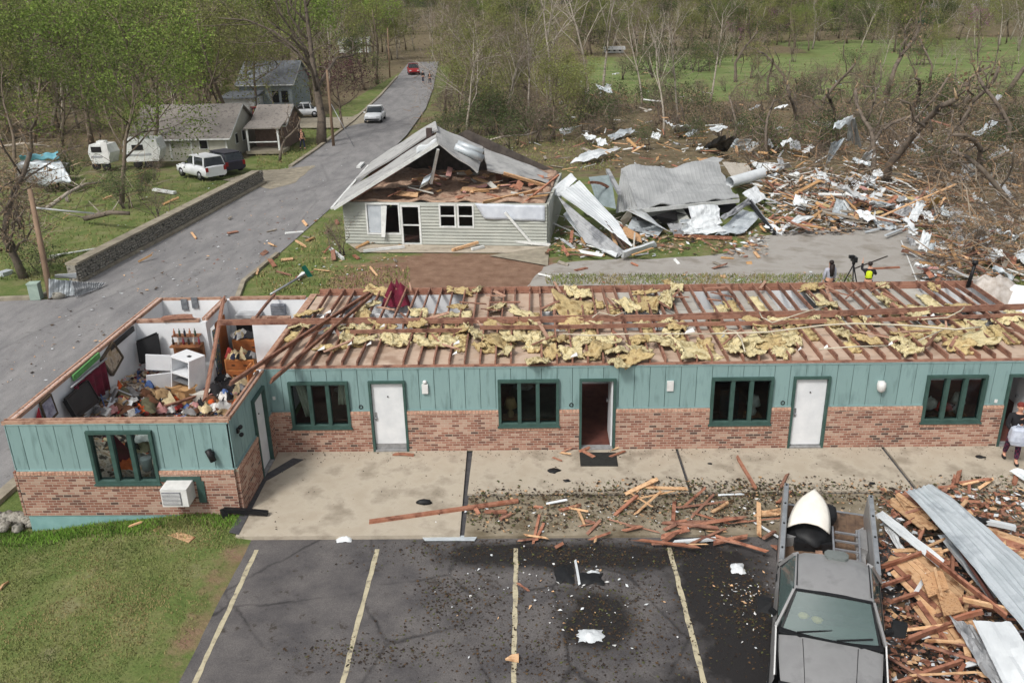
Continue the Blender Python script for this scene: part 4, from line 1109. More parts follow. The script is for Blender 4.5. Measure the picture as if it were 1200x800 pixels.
# the mass of small belongings, each its own
rg = random.Random(77)
cnames = list(CL)
for k in range(560):
    u, v = rg.uniform(92, 290), rg.uniform(418, 484)
    p = HP(u, v, .05 + .1 * rg.random())
    if not (WX0 + .25 < p.x < WX1 - .25 and -1.6 < p.y < 3.62): continue
    c = rg.choice(['tan', 'brown', 'white', 'cream', 'black', 'grey', 'red', 'olive', 'pink', 'blue', 'brown', 'tan', 'black', 'white', 'orange'])
    kind = rg.choice(['cloth', 'box', 'ball', 'board', 'cloth'])
    m = cm(c)
    if kind == 'cloth':
        crumple('cloth_scrap', tuple(p), rg.uniform(.2, .5), rg.uniform(.18, .4), rg.uniform(.1, .25), m, 'small crumpled %s cloth in the litter covering the roofless room' % c, 'cloth', '%s cloth scraps in the roofless room' % c, seed=k * 1.31, n=6, rz=rg.uniform(0, 3))
    else:
        mb = MB()
        if kind == 'box': mb.box(p, (rg.uniform(.1, .3), rg.uniform(.08, .25), rg.uniform(.06, .2)), m, rot=(rg.uniform(-.5, .5), rg.uniform(-.5, .5), rg.uniform(0, 3)))
        elif kind == 'ball': mb.blob(p, (rg.uniform(.06, .14),) * 2 + (rg.uniform(.05, .12),), m, 7, 5, .12)
        else: mb.box(p, (rg.uniform(.2, .55), rg.uniform(.05, .14), .02), m, rot=(rg.uniform(-.6, .6), rg.uniform(-.6, .6), rg.uniform(0, 3)))
        nm = {'box': 'small_box', 'ball': 'household_item', 'board': 'board_piece'}[kind]
        tag(mb.build(nm), {'box': 'small %s box', 'ball': 'small round %s household item', 'board': 'short %s board piece'}[kind] % c + ' in the litter covering the roofless room', {'box': 'box', 'ball': 'household item', 'board': 'board'}[kind], '%s %s in the roofless room' % (c, {'box': 'boxes', 'ball': 'items', 'board': 'board pieces'}[kind]))
chips('household_litter', 2600, lambda rg: (rg.uniform(WX0 + .25, WX1 - .25), rg.uniform(-1.5, 3.65), True), heap, [cm(c) for c in ('tan', 'brown', 'white', 'cream', 'black', 'grey', 'red', 'olive', 'pink', 'blue', 'orange', 'maroon')], .03, .14, label='small household litter strewn over the heap in the roofless room', seed=44, up=.16)
# pieces that can be made out in the heap
def chair(u, v, rz, tilt, c, label):
    p = HP(u, v, .05); t = thing('chair', label, 'chair', p); R = Matrix.Translation(p) @ Euler((tilt, .3, rz)).to_matrix().to_4x4()
    def bb(mb, nm): mb.v = [tuple(R @ Vector(q)) for q in mb.v]; mb.build(nm, t)
    mb = MB(); mb.box((0, 0, .42), (.42, .42, .05), cm(c)); bb(mb, 'seat'); mb = MB(); mb.box((0, .2, .72), (.42, .04, .3), cm(c)); bb(mb, 'backrest')
    for x in (-.19, .19):
        for y in (-.19, .19): mb = MB(); mb.beam((x, y, 0), (x, y, .4 if y < 0 else .85), .035, .035, m_metal if c != 'brown' else m_brown); bb(mb, 'leg')
chair(166, 452, .5, 1.2, 'brown', 'brown wooden chair toppled in the middle of the litter heap')
chair(150, 470, 2.2, -.9, 'grey', 'grey metal chair on its side near the front wall of the roofless room')
chair(258, 432, 1.2, .4, 'black', 'black chair leaning by the fallen beam in the roofless room')
for k, (a, b, c, lb) in enumerate((((118, 476), (176, 458), m_plate, 'pale stud lying over the left part of the litter heap'), ((182, 480), (236, 462), m_wood, 'brown stud lying over the litter in front of the refrigerator'), ((146, 436), (192, 446), m_plate, 'pale stud slanting behind the orange bag'), ((244, 440), (284, 470), m_plate, 'pale stud among the clothes at the right of the roofless room'))):
    mb = MB(); mb.beam(HP(*a, .16), HP(*b, .25), .05, .09, c, roll=.5); tag(mb.build('stud'), lb, 'stud')
mb = MB(); p = HP(186, 474, .1); mb.box(p, (.9, .6, .14), cm('cream'), rot=(.3, -.2, .6)); tag(mb.build('mattress'), 'cream foam mattress tipped up near the front wall of the roofless room', 'mattress')
mb = MB(); p = HP(140, 476, .1); mb.box(p, (.6, .5, .03), m_wall, rot=(.5, .3, .2)); tag(mb.build('wallboard'), 'broken white wallboard piece at the left front of the litter heap', 'wallboard')
for k in range(64):      # things on the floor right of the refrigerator and on the dressers
    if k < 44: p = Vector((rg.uniform(-9.75, -7.4), rg.uniform(2.9, 4.0), rg.uniform(.15, .5)))
    else: p = Vector((rg.uniform(-9.6, -8.8), rg.choice((4.9, 4.15)), 0)); p.z = 1.5 if p.y > 4.5 else 1.1
    c = rg.choice(['tan', 'brown', 'white', 'black', 'navy', 'red', 'grey', 'black', 'cream'])
    crumple('cloth_scrap', tuple(p), rg.uniform(.2, .5), rg.uniform(.2, .4), rg.uniform(.12, .3), cm(c), 'crumpled %s cloth %s' % (c, 'on the orange pine dressers' if k >= 44 else 'on the floor right of the refrigerator'), 'cloth', '%s cloths right of the refrigerator' % c, seed=k * 1.7, n=6, rz=k)
for k, (x, y, z) in enumerate(((-11.8, 4.6, .4), (-10.8, 5.0, .5), (-11.2, 4.3, .3))):
    mb = MB(); mb.box((x, y, z + 1.0), (.6, .5, .5), m_card, rot=(0, .1 * k, k)); tag(mb.build('carton'), ('left carton', 'right carton', 'middle carton')[k] + ' stacked in the small rear left room', 'box')
# seen through the wing's window
crumple('cloth_heap', (-8.95, -2.3, .75), .7, .9, .9, cm('grey'), 'grey mattress bundle inside the window of the left wing', 'cloth', seed=5, n=12)
crumple('cloth_heap', (-10.0, -2.4, .95), .5, .4, .35, cm('orange'), 'orange toys heaped on the left inside the window of the left wing', 'toys', seed=8)
mb = MB(); mb.slab([(-10.3, -2.6, 2.2), (-10.2, -2.5, 1.0), (-9.7, -2.4, 1.1)], (.02, .02, .0), m_red); tag(mb.build('curtain'), 'maroon curtain hanging inside the window of the left wing', 'curtain')
mb = MB(); mb.lathe((-9.45, -2.5, .9), [(.12, 0), (.14, .3), (.13, .32)], m_plq, 10); tag(mb.build('bucket'), 'white bucket inside the window of the left wing', 'bucket')
for k, (x, z, c) in enumerate(((-9.75, 1.15, 'white'), (-9.6, 1.5, 'cream'), (-9.3, 1.35, 'grey'), (-9.8, 1.6, 'black'), (-9.5, 1.8, 'white'))):
    crumple('cloth_scrap', (x, -2.2, z - .2), .4, .4, .3, cm(c), '%s crumpled thing behind the middle pane of the left wing window, %s' % (c, ('lowest', 'second lowest', 'middle', 'second highest', 'highest')[k]), 'cloth', seed=k + 40)

# long beams that fell across the wing and the roof
def long_beam(a, b, w, h, label, roll=0.0, m=None, bow=.02):
    mb = MB(); mb.beam(a, b, w, h, m or m_wood, roll=roll, segs=5, bow=bow, jag=.03); return tag(mb.build('roof_beam'), label, 'beam')
long_beam(G(240, 468, 1.0), G(262, 349, 2.75), .05, .2, 'long brown beam leaning from the rear wall down into the roofless room', .7)
long_beam(G(270, 449, 2.62), G(432, 344, 2.8), .05, .17, 'long brown beam lying across the left end of the joists, the farther of two', .5)
long_beam(G(318, 446, 2.62), G(436, 346, 2.85), .05, .19, 'long brown beam lying across the left end of the joists and jutting over the front wall', .5)
long_beam(G(300, 372, 2.6), G(322, 345, 2.62), .05, .09, 'short brown board bridging the rear walls beside the box fan', 0)
# ------------------------------------------------------------------ insulation and loose stuff lying on the joists
m_ins = mat('yellow_insulation', (190, 174, 128), (144, 128, 88), (208, 196, 156), ns=2.6, det=9, rough=.95, bump=.8, bs=22, rand=.1, coord='obj', lo=.36, hi=.64)
m_insd = mat('brownish_insulation', (172, 150, 104), (138, 114, 74), (190, 170, 126), ns=2.4, det=9, rough=.95, bump=.8, bs=22, rand=.1, coord='obj')
def batt_mesh(seed):
    rg = random.Random(seed); mb = MB(); a, b, c = rg.uniform(0, 50), rg.uniform(.2, .9), rg.uniform(-.5, .5)
    def f(u, v):
        x, y = (u - .5) * 2, (v - .5) * 2
        e = 1 + .42 * nz(x * 1.6, y * 1.6, 1, a) + .22 * nz(x * 4, y * 4, 1, a + 5)
        z = .24 * b * (1 - x * x * .7) + .30 * nz(x * 1.3 + 7, y * 1.3, 1, a) + .20 * nz(x * 3.4, y * 3.4, 1, a + 20) + .08 * nz(x * 8, y * 8, 1, a + 3) + c * x * .3
        z *= 1 - .35 * abs(y) ** 3
        curl = max(0, abs(x) - .7) * 1.2
        return (x * e * (1 - curl * .3), y * e, z + .12 + curl * .2 * (1 if seed % 2 else -1))
    mb.grid(f, 16, 14, m_ins if seed % 3 else m_insd, True, .10)
    return mb.mesh('insulation_batt')
BATTS = [batt_mesh(s) for s in range(14)]
IL = [(300, 325, [(950,85,150,70),(910,200,100,50),(350,355,120,70),(400,265,150,60),(600,370,100,50),(700,370,100,50),(840,275,100,40),(740,455,130,60),(850,475,140,70),(1000,350,130,45),(1040,440,110,50),(1120,475,110,60),(550,535,130,60),(830,375,110,40)]),
      (460, 325, [(520,85,150,60),(660,85,50,70),(820,215,70,120),(520,210,100,50),(440,275,120,70),(200,260,100,50),(190,350,110,100),(280,490,130,80),(420,480,130,80),(500,395,150,60),(600,340,50,90),(650,420,110,120),(830,355,150,60),(1030,270,200,40),(830,480,180,110),(950,470,120,60),(890,550,80,60),(1000,350,90,50),(1110,490,100,100),(40,470,110,70),(680,520,60,70)]),
      (620, 325, [(330,85,80,80),(210,220,90,90),(330,220,220,130),(420,110,120,80),(490,350,120,50),(330,340,150,90),(60,350,90,50),(230,460,90,110),(50,470,110,100),(330,570,140,90),(180,570,90,70),(60,620,130,90),(400,480,130,80),(520,550,120,140),(620,470,130,90),(680,555,140,60),(820,600,160,70),(700,640,90,50),(860,545,120,50),(850,470,90,90),(770,200,100,140),(920,190,150,110),(1080,150,90,150),(1150,60,80,50),(1080,20,40,60),(880,330,100,90),(1020,350,140,60),(1150,350,90,80),(1110,420,100,60),(1060,490,180,90),(900,100,130,50),(1190,540,60,60)]),
      (780, 325, [(230,555,260,130),(80,375,120,100),(10,160,60,160),(310,500,100,90),(560,500,110,70),(660,490,150,110),(800,500,200,110),(910,560,110,80),(960,470,130,110),(720,335,170,70),(740,400,80,80),(550,550,110,30),(1080,325,150,60),(450,250,70,40),(880,330,100,40),(1120,60,100,50),(700,570,120,30)]),
      (930, 325, [(190,60,90,50),(270,200,110,80),(320,270,90,80),(310,340,110,80),(420,410,100,110),(90,320,150,70),(570,470,140,90),(600,320,90,40),(960,290,80,90),(860,435,120,60),(880,480,150,60),(890,545,140,80),(1060,400,220,100),(900,250,230,30),(1100,60,70,60),(700,50,70,40),(720,170,70,80)]),
      (1060, 315, [(480,285,230,70),(230,480,280,90),(530,540,220,110),(430,565,180,70),(780,375,130,40),(880,350,90,80),(390,500,90,60),(560,420,120,40)])]
SEC = [(-9e9, -2.2, 'over the leftmost room'), (-2.2, 2.6, 'above the open door'), (2.6, 5.5, 'above the third window'), (5.5, 9.0, 'above the right door'), (9.0, 9e9, 'at the right end')]
rg = random.Random(4); ib = 0
BATT_OBJS = []
for (u0, v0, L) in IL:
    for (x, y, w, h) in L:
        p = G(u0 + x / 6.667, v0 + y / 6.667, 2.68); k = PXM(p)
        sw, sh = w / 6.667 / k, h / 6.667 / k
        lab = [s[2] for s in SEC if s[0] <= p.x < s[1]][0]; row = 'front' if p.y < 2.9 else 'rear'
        o = inst('insulation_batt', BATTS[ib % 14], (p.x, p.y, 2.56), (rg.uniform(-.25, .25), rg.uniform(-.3, .3), rg.uniform(-.5, .5) + (pi if rg.random() < .5 else 0)), (sw * .70, max(.26, sh * 1.0), min(.66, .28 + sh * .34)))
        look = ('wide ' if sw > 1.0 * .62 else 'tall ' if h > w * 1.05 else 'small ' if sw * sh < .16 else '') + ('brownish' if not (ib % 14) % 3 else 'yellow')
        tag(o, '%s insulation batt on the %s joists %s' % (look, row, lab), 'insulation', 'insulation batts on the %s joists %s' % (row, lab)); ib += 1; BATT_OBJS.append(o)
# flat batts still lying in the bays between the joists
m_insf = mat('dull_flat_insulation', (184, 162, 112), (140, 118, 80), (200, 182, 134), ns=3.5, det=9, rough=.95, bump=.9, bs=24, rand=.1, coord='obj', lo=.38, hi=.62)
def strip_mesh(seed):
    mb = MB(); mb.grid(lambda u, v: ((u - .5) * .34 * (1 + .25 * nz(u * 2, v * 5, 1, seed)) + .05 * nz(v * 3, 1, 1, seed), (v - .5) * (1 + .1 * nz(u * 5, 1, 1, seed)), .06 + .07 * nz(u * 4, v * 6, 1, seed + 4) + .06 * nz(u * 9, v * 14, 1, seed)), 6, 16, m_insf if seed % 3 else m_ins, True, .07); return mb.mesh('insulation_batt')
STR = [strip_mesh(s) for s in range(6)]
for k in range(84):
    b_ = rg.randrange(53); x = XL + .12 + .4065 * (b_ + .5); y = rg.choice((rg.gauss(2.0, .55), rg.gauss(1.6, .6), rg.gauss(4.1, .6))); L = rg.uniform(.6, 1.7)
    if not (.7 + L / 2 - .5 < y < 5.6) or x > 14.0 or (x < -3.5 and y < 2): continue
    o = inst('insulation_batt', STR[k % 6], (x, y, 2.49), (rg.uniform(-.05, .05), 0, rg.uniform(-.06, .06)), (1, L, 1)); lab = [s[2] for s in SEC if s[0] <= x < s[1]][0]; row = 'front' if y < 2.9 else 'rear'
    tag(o, 'flat tan insulation strip between %s joists %s' % (row, lab), 'insulation', 'insulation strips between the %s joists %s' % (row, lab)); BATT_OBJS.append(o)
order_labels(BATT_OBJS)
# thin bright cables and strips
m_strip = mat('pale_strip', (204, 196, 176), (178, 170, 152), ns=5, rough=.6)
for k, (pp, w) in enumerate(((((834, 391), (900, 389), (965, 381), (1000, 379), (1060, 381), (1120, 386), (1150, 383)), 'long pale cable sagging over the right half of the joists'),
                         (((660, 391), (690, 393), (740, 391), (800, 391), (850, 391)), 'thin pale cable running along the middle of the joists'),
                         (((845, 391), (852, 386), (862, 388), (869, 398), (873, 412)), 'looped grey cable above the third motel window'),
                         (((694, 372), (702, 366), (720, 370), (733, 365)), 'short curled wire above the sign plate'),
                         (((890, 366), (893, 372), (905, 378), (945, 365), (970, 358)), 'thin pale cable rising to the right in the middle of the roof'),
                         (((1076, 399), (1090, 393), (1106, 386)), 'short pale strip slanting across the joists near the right end'),
                         (((1080, 374), (1110, 372), (1126, 364), (1130, 360)), 'thin bent wire near the right end purlin'),
                         (((960, 409), (1000, 406), (1040, 405)), 'thin wire along the front joists at right'))):
    mb = MB(); mb.tube([G(u, v, 2.86 + .05 * (i % 2)) for i, (u, v) in enumerate(pp)], .018 if k else .028, m_strip, 5); tag(mb.build('cable'), w, 'cable')
# scraps of board lying on the roof
for k in range(60):
    x, y = rg.uniform(-6.8, 14.0), rg.uniform(.3, 5.9)
    L = rg.uniform(.3, 1.1); a = rg.uniform(0, pi)
    mb = MB(); z = 2.66
    mb.beam((x, y, z), (x + L * cos(a), y + L * sin(a), z + rg.uniform(-.02, .18)), rg.uniform(.04, .1), .03, m_wood if k % 3 else m_plate, roll=rg.uniform(-.5, .5), jag=.04)
    lab = [s[2] for s in SEC if s[0] <= x < s[1]][0]
    tag(mb.build('board_scrap'), 'short broken board on the motel joists ' + lab, 'board', 'broken boards on the joists ' + lab)
# white scraps among the insulation
for k, (u, v) in enumerate(((373, 374), (407, 405), (429, 405), (445, 384), (531, 404), (380, 368), (530, 416), (802, 391), (845, 396), (1041, 405), (372, 411), (668, 419), (935, 411), (965, 409), (1090, 372))):
    c = G(u, v, 2.70); s_ = .3 if k == 7 else rg.uniform(.1, .2); mb = MB(); mb.slab([c, c + Vector((s_, .04, .03)), c + Vector((s_ * .9, s_ * .8, .08)), c + Vector((s_ * .3, s_ * .6, .02))], (0, 0, .012), m_plq)
    tag(mb.build('white_scrap'), 'white torn scrap on the motel joists ' + [s[2] for s in SEC if s[0] <= G(u, v, 2.66).x < s[1]][0], 'scrap', 'white scraps on the joists ' + [s[2] for s in SEC if s[0] <= G(u, v, 2.66).x < s[1]][0])
crumple('cloth_heap', tuple(G(466, 352, 2.2)), .9, 1.3, .6, m_red, 'dark red blanket showing through the open rear ceiling at the left of the motel', 'cloth', seed=3, n=12)
crumple('debris_heap', tuple(G(1160, 352, 1.9)), 2.2, 1.2, .9, m_bedw, 'pale heap of rubble at the far right rear corner of the motel', 'rubble', seed=6, n=12)
mb = MB(); p = G(1134, 336, 2.5); mb.tube([p, p + Vector((.1, 0, .75))], [.07, .05], m_black, 8); mb.lathe(p + Vector((.1, 0, .75)), [(.09, 0), (.09, .12)], m_black, 8); tag(mb.build('vent_pipe'), 'black vent pipe standing at the right rear corner of the motel', 'pipe')
# ------------------------------------------------------------------ pickup truck (local frame: tail at y = 0, front towards -y, x across)
m_tan = mat('pewter_car_paint', (142, 142, 142), (124, 124, 124), (150, 150, 150), ns=2.2, det=9, lo=.3, hi=.75, rough=.34, spec=.5, coord='obj')
m_tan.node_tree.nodes['Principled BSDF'].inputs['Metallic'].default_value = .25
m_rub = mat('tyre_rubber', (34, 34, 35), (26, 26, 27), ns=9, rough=.9)
m_blk = mat('black_trim', (30, 31, 33), (24, 25, 27), rough=.55)
m_bedf = mat('rusty_bed_floor', (92, 74, 62), (52, 46, 44), (116, 94, 76), ns=3, det=8, rough=.9, coord='obj', bump=.3)
m_wglass = bpy.data.materials.new('windscreen_glass'); m_wglass.use_nodes = True
_b = m_wglass.node_tree.nodes['Principled BSDF']; _b.inputs['Base Color'].default_value = srgb((96, 116, 114)); _b.inputs['Roughness'].default_value = .06; _b.inputs['Specular IOR Level'].default_value = .8; _b.inputs['Alpha'].default_value = .6
m_int = mat('truck_seat_cloth', (92, 94, 98), (70, 72, 76), ns=5, rough=.9, coord='obj')
TZ = radians(-17.3)
TT = Vector((6.59, -3.95, -0.1))
truck = thing('pickup_truck', 'pewter grey pickup truck with an open loaded bed parked nose out beside the debris', 'pickup truck', TT, TZ)
RT_ = Matrix.Rotation(TZ, 4, 'Z'); MT = Matrix.Translation(TT) @ RT_
def tb(mb, name, par):
    """build from truck-local coordinates"""
    mb.v = [tuple(MT @ Vector(v)) for v in mb.v]
    return mb.build(name, par)
def sect(y, w, zb, zt, crown=.04, n=6, wb=None):
    """cross-section points across x at a given y for hood/roof skins"""
    return [(w * (2 * i / n - 1) / 1, y, zt - crown * (2 * i / n - 1) ** 2) for i in range(n + 1)]
def skin(mb, rows, m):
    n = len(rows[0]); vs = [p for r in rows for p in r]
    mb.add(vs, [(j * n + i, j * n + i + 1, (j + 1) * n + i + 1, (j + 1) * n + i) for j in range(len(rows) - 1) for i in range(n - 1)], m, True)
# bed walls with rolled rails
HWD = .93
for s in (-1, 1):
    mb = MB()
    prof = [(s * .90, .38), (s * .955, .55), (s * .96, .85), (s * .94, 1.14), (s * .90, 1.175), (s * .84, 1.165), (s * .83, 1.12), (s * .80, .62)]
    ys = [0.0, -.5, -1.0, -1.5, -2.0, -2.5, -3.05]
    rows = [[(p[0], y, p[1]) for p in prof] for y in ys]
    skin(mb, rows, m_tan); mb.add(rows[0], [tuple(range(8))], m_tan)
    b = tb(mb, 'bed_side', truck)
    mb = MB(); mb.box((s * .89, -1.5, 1.182), (.09, 2.95, .02), mat('rail_cap_grey', (138, 142, 146), (120, 124, 128), ns=4, rough=.6)); tb(mb, 'rail_cap', b)
    mb = MB()
    for y in (-.1, -.9, -1.7, -2.6): mb.box((s * .89, y, 1.2), (.04, .05, .016), m_blk)
    o = tb(mb, 'stake_pocket', b); o['kind'] = 'stuff'
    mb = MB(); mb.slab([(s * .8, -.9, .62), (s * .8, -1.7, .62), (s * .58, -1.6, .64), (s * .58, -1.0, .64)], (0, 0, .22), m_tan); tb(mb, 'wheel_well', b)
    mb = MB(); mb.box((s * .915, .01, .85), (.07, .03, .36), mat('tail_lamp_red', (150, 26, 26), rough=.3)); tb(mb, 'taillight', truck)
mb = MB(); mb.box((0, -1.52, .60), (1.62, 3.04, .04), m_bedf)
for k in range(8): mb.box((-.66 + k * .188, -1.52, .626), (.06, 3.0, .02), m_bedf)
bf = tb(mb, 'bed_floor', truck); bf['kind'] = 'stuff'
mb = MB(); mb.box((0, -3.04, .9), (1.7, .05, .56), m_tan); tb(mb, 'bed_front', truck)
mb = MB(); mb.box((0, .04, .52), (1.75, .14, .16), m_metal); tb(mb, 'rear_bumper', truck)
# cab
mb = MB()
skin(mb, [[(x, y, z) for x, z in ((-.66, zs), (-.5, zt), (-.2, zt + .03), (.2, zt + .03), (.5, zt), (.66, zs))] for y, zs, zt in ((-3.42, 1.62, 1.70), (-3.55, 1.69, 1.765), (-4.0, 1.70, 1.775), (-4.45, 1.69, 1.765), (-4.6, 1.655, 1.725))], m_tan)
tb(mb, 'roof', truck)
mb = MB(); mb.slab([(-.28, -3.5, 1.80), (.02, -3.5, 1.81), (.08, -3.58, 1.81), (.08, -3.68, 1.81), (.02, -3.76, 1.81), (-.28, -3.76, 1.80), (-.34, -3.68, 1.80), (-.34, -3.58, 1.80)], (0, 0, .06), mat('antenna_grey', (112, 118, 116), (98, 104, 102), rough=.5))
mb.v = [(x + .18, y + .1, z - .02) for x, y, z in mb.v]
tb(mb, 'roof_antenna', truck)
for s in (-1, 1):
    mb = MB()      # door and fender side skins
    prof = [(s * .90, .34), (s * .955, .6), (s * .95, .95), (s * .90, 1.14)]
    skin(mb, [[(p[0] * (1 if y > -5 else 1 - .03 * (-5 - y)), y, p[1] * (1 if y > -4.9 else 1 - .035 * (-4.9 - y))) for p in prof] for y in (-3.08, -3.6, -4.2, -4.78)], m_tan); dr = tb(mb, 'door', truck)
    mb = MB(); mb.box((s * .95, -3.35, .98), (.03, .2, .05), m_blk); tb(mb, 'handle', dr)
    mb = MB(); skin(mb, [[(p[0] * (1 - .02 * (-4.8 - y)), y, p[1] * (1 - .03 * (-4.8 - y))) for p in prof] for y in (-4.80, -5.2, -5.6, -6.0, -6.25)], m_tan); fd_ = tb(mb, 'fender', truck); mb = MB(); mb.beam((s * .905, -4.9, 1.15), (s * .875, -6.15, 1.09), .025, .02, m_plq); tb(mb, 'trim_strip', fd_)
    mb = MB(); mb.slab([(s * .885, -3.25, 1.15), (s * .885, -4.70, 1.15), (s * .675, -4.42, 1.655), (s * .68, -3.5, 1.655)], (-s * .012, 0, 0), m_wglass); tb(mb, 'side_window', truck)
    mb = MB(); mb.beam((s * .90, -4.98, 1.13), (s * .655, -4.58, 1.69), .045, .05, m_tan); tb(mb, 'pillar', truck); mb = MB(); mb.beam((s * .89, -3.12, 1.14), (s * .65, -3.44, 1.66), .12, .06, m_tan); tb(mb, 'pillar', truck)
    t_ = MB(); t_.slab([(s * 1.0, -4.62, 1.08), (s * 1.24, -4.6, 1.08), (s * 1.26, -4.54, 1.3), (s * 1.02, -4.54, 1.3)], (0, .11, 0), m_blk); t_.beam((s * .92, -4.62, 1.12), (s * 1.03, -4.57, 1.16), .08, .08, m_blk); mr_ = tb(t_, 'side_mirror', truck)
    for y in (-1.3, -5.35):
        mb = MB(); R = Matrix.Rotation(pi / 2, 3, 'Y')
        mb.lathe((s * .84, y, .36), [(.24, -.12), (.35, -.11), (.36, -.06), (.36, .06), (.35, .11), (.24, .12)], m_rub, 20, rot=R); wl_ = tb(mb, 'wheel', truck)
        mb = MB(); mb.lathe((s * .93, y, .36), [(.22, -.03), (.22, .02), (.08, .035), (.06, .03)], m_metal, 14, rot=R); tb(mb, 'rim', wl_)
mb = MB(); mb.grid(lambda u, v: ((u - .5) * 2 * (.80 - .185 * v), -5.0 + .40 * v - .09 * (1 - (2 * u - 1) ** 2) * (1 - .5 * v), 1.15 + .55 * v + .045 * (1 - (2 * u - 1) ** 2) * v), 12, 4, m_wglass, True); ws = tb(mb, 'windscreen', truck)
def hzz_(x, y): return 1.128 + .035 * (1 - (x / .9) ** 2) - .10 * ((-5.12 - y) / 1.1) ** 2
mb = MB()      # dark seal round the glass and tinted top band
for i in range(10):
    f = lambda q: ((q - .5) * 2 * .635, -4.60 - .045 * (1 - (2 * q - 1) ** 2), 1.70 + .045 * (1 - (2 * q - 1) ** 2))
    mb.beam(f(i / 10), f((i + 1) / 10), .05, .03, m_blk)
for s in (-1, 1): mb.beam((s * .80, -5.0, 1.155), (s * .62, -4.6, 1.70), .035, .03, m_blk)
tb(mb, 'glass_seal', ws)['kind'] = 'stuff'
for s in (-1, 1):
    mb = MB(); mb.tube([(s * (.45 - .015 * j), -5.2 - .25 * j, hzz_(s * .45, -5.2 - .25 * j) - .004) for j in range(5)], .007, m_blk, 4); mb.tube([(s * (.862 - .005 * j), -5.12 - .25 * j, 1.125 - .08 * ((.25 * j) / 1.1) ** 2) for j in range(5)], .01, m_blk, 4); tb(mb, 'hood_seam', truck)['kind'] = 'stuff'
    mb = MB(); mb.beam((s * .948, -3.1, .5), (s * .905, -3.12, 1.14), .016, .016, m_blk); mb.beam((s * .958, -4.79, .5), (s * .905, -4.79, 1.14), .016, .016, m_blk); tb(mb, 'door_gap', truck)['kind'] = 'stuff'
    mb = MB(); mb.beam((s * .62, -3.5, 1.705), (s * .62, -4.5, 1.735), .02, .015, m_blk); tb(mb, 'drip_rail', truck)
for a, b in (((-.55, -5.09, 1.175), (.02, -4.99, 1.27)), ((.1, -5.12, 1.175), (.68, -5.0, 1.25))):
    mb = MB(); mb.beam(a, b, .022, .02, m_blk); tb(mb, 'wiper', ws)
mb = MB(); mb.slab([(-.86, -4.97, 1.10), (.86, -4.97, 1.10), (.85, -5.1, 1.10), (.4, -5.16, 1.11), (0, -5.175, 1.115), (-.4, -5.16, 1.11), (-.85, -5.1, 1.10)], (0, 0, .035), m_blk); tb(mb, 'cowl', truck)
mb = MB()      # hood with two creases
hx = [-.86, -.55, -.50, -.45, 0, .45, .50, .55, .86]
def hzz(x, y):
    f = (-5.12 - y) / 1.1
    return 1.125 + .035 * (1 - (x / .9) ** 2) - (.02 if abs(abs(x) - .5) < .02 else 0) - .10 * f * f - (.05 * max(0, abs(x) - .7) / .16)
skin(mb, [[(x * (1 - .03 * k), y + (-.05 * (1 - (x / .86) ** 2) if k == 0 else 0), hzz(x, y)) for x in hx] for k, y in enumerate((-5.12, -5.5, -5.8, -6.05, -6.22))], m_tan)
tb(mb, 'hood', truck)
mb = MB(); mb.box((0, -6.24, .82), (1.6, .06, .44), m_blk); tb(mb, 'radiator_grille', truck)
for s in (-1, 1):
    mb = MB(); mb.box((s * .66, -6.27, .88), (.34, .05, .2), mat('headlamp', (220, 224, 226), rough=.15)); tb(mb, 'headlight', truck)
mb = MB(); mb.box((0, -6.33, .5), (1.86, .18, .2), m_metal); tb(mb, 'front_bumper', truck)
mb = MB(); mb.box((0, -4.2, .55), (1.68, 2.2, .3), m_int); mb.box((0, -3.35, 1.0), (1.5, .2, .75), m_int); mb.box((0, -3.7, .78), (1.5, .6, .2), m_int); tb(mb, 'seat', truck)
mb = MB(); mb.box((0, -4.78, .98), (1.62, .4, .16), mat('dashboard', (82, 96, 94), (70, 84, 82), rough=.7)); tb(mb, 'dashboard', truck)
mb = MB(); mb.slab([(-.64, -3.38, 1.2), (.64, -3.38, 1.2), (.58, -3.46, 1.6), (-.58, -3.46, 1.6)], (0, .01, 0), m_wglass); tb(mb, 'rear_window', truck)
mb = MB(); mb.box((0, -3.12, .85), (1.78, .06, .66), m_tan); tb(mb, 'cab_back', truck)
mb = MB()
for c in ((-.46, -4.66, 1.22), (-.22, -4.68, 1.2)): mb.blob(c, (.1, .09, .05), mat('yellow_dash_cloth', (198, 194, 120), (170, 166, 96), ns=12), 8, 5, .15)
for v_ in [0]: pass
tag(tb(mb, 'dash_cloth', None), 'pair of pale yellow cloths behind the windscreen of the pickup truck', 'cloth'); 
# load of the bed
def tp(x, y, z): return MT @ Vector((x, y, z))
def inbed(mb, name, label, cat):
    mb.v = [tuple(MT @ Vector(v)) for v in mb.v]; return tag(mb.build(name), label, cat)
t = thing('chair_shell', 'white curved seat shell on black cushions in the pickup bed', 'seat shell', tp(-.4, -1.2, .65))
mb = MB()
def shell(u, v):
    a = (u - .5) * 2; w = .40 * sqrt(1 - .97 * v ** 2.2)
    return (-.42 + a * w + .10 * v - .06 * (1 - v) * (a > .2) * -1, -1.62 + .95 * v - .06 * (1 - a * a) * (1 - v), 1.02 + .36 * v ** .8 + .22 * (1 - a * a) * (1 - .5 * v) + .03)
mb.grid(shell, 12, 12, mat('white_shell', (236, 232, 222), (222, 217, 206), rough=.45), True, .03); tb(mb, 'shell', t)
mb = MB(); mb.blob((-.34, -1.2, .84), (.46, .66, .2), m_blk, 14, 6, .16); mb.blob((-.06, -.8, 1.0), (.3, .34, .24), m_blk, 12, 5, .16); mb.box((-.3, -1.3, .74), (.8, .9, .2), m_blk, rot=(0, 0, .15)); tb(mb, 'cushion', t)
t = thing('ladder', 'aluminium ladder lying in the pickup bed', 'ladder', tp(.45, -2, .65))
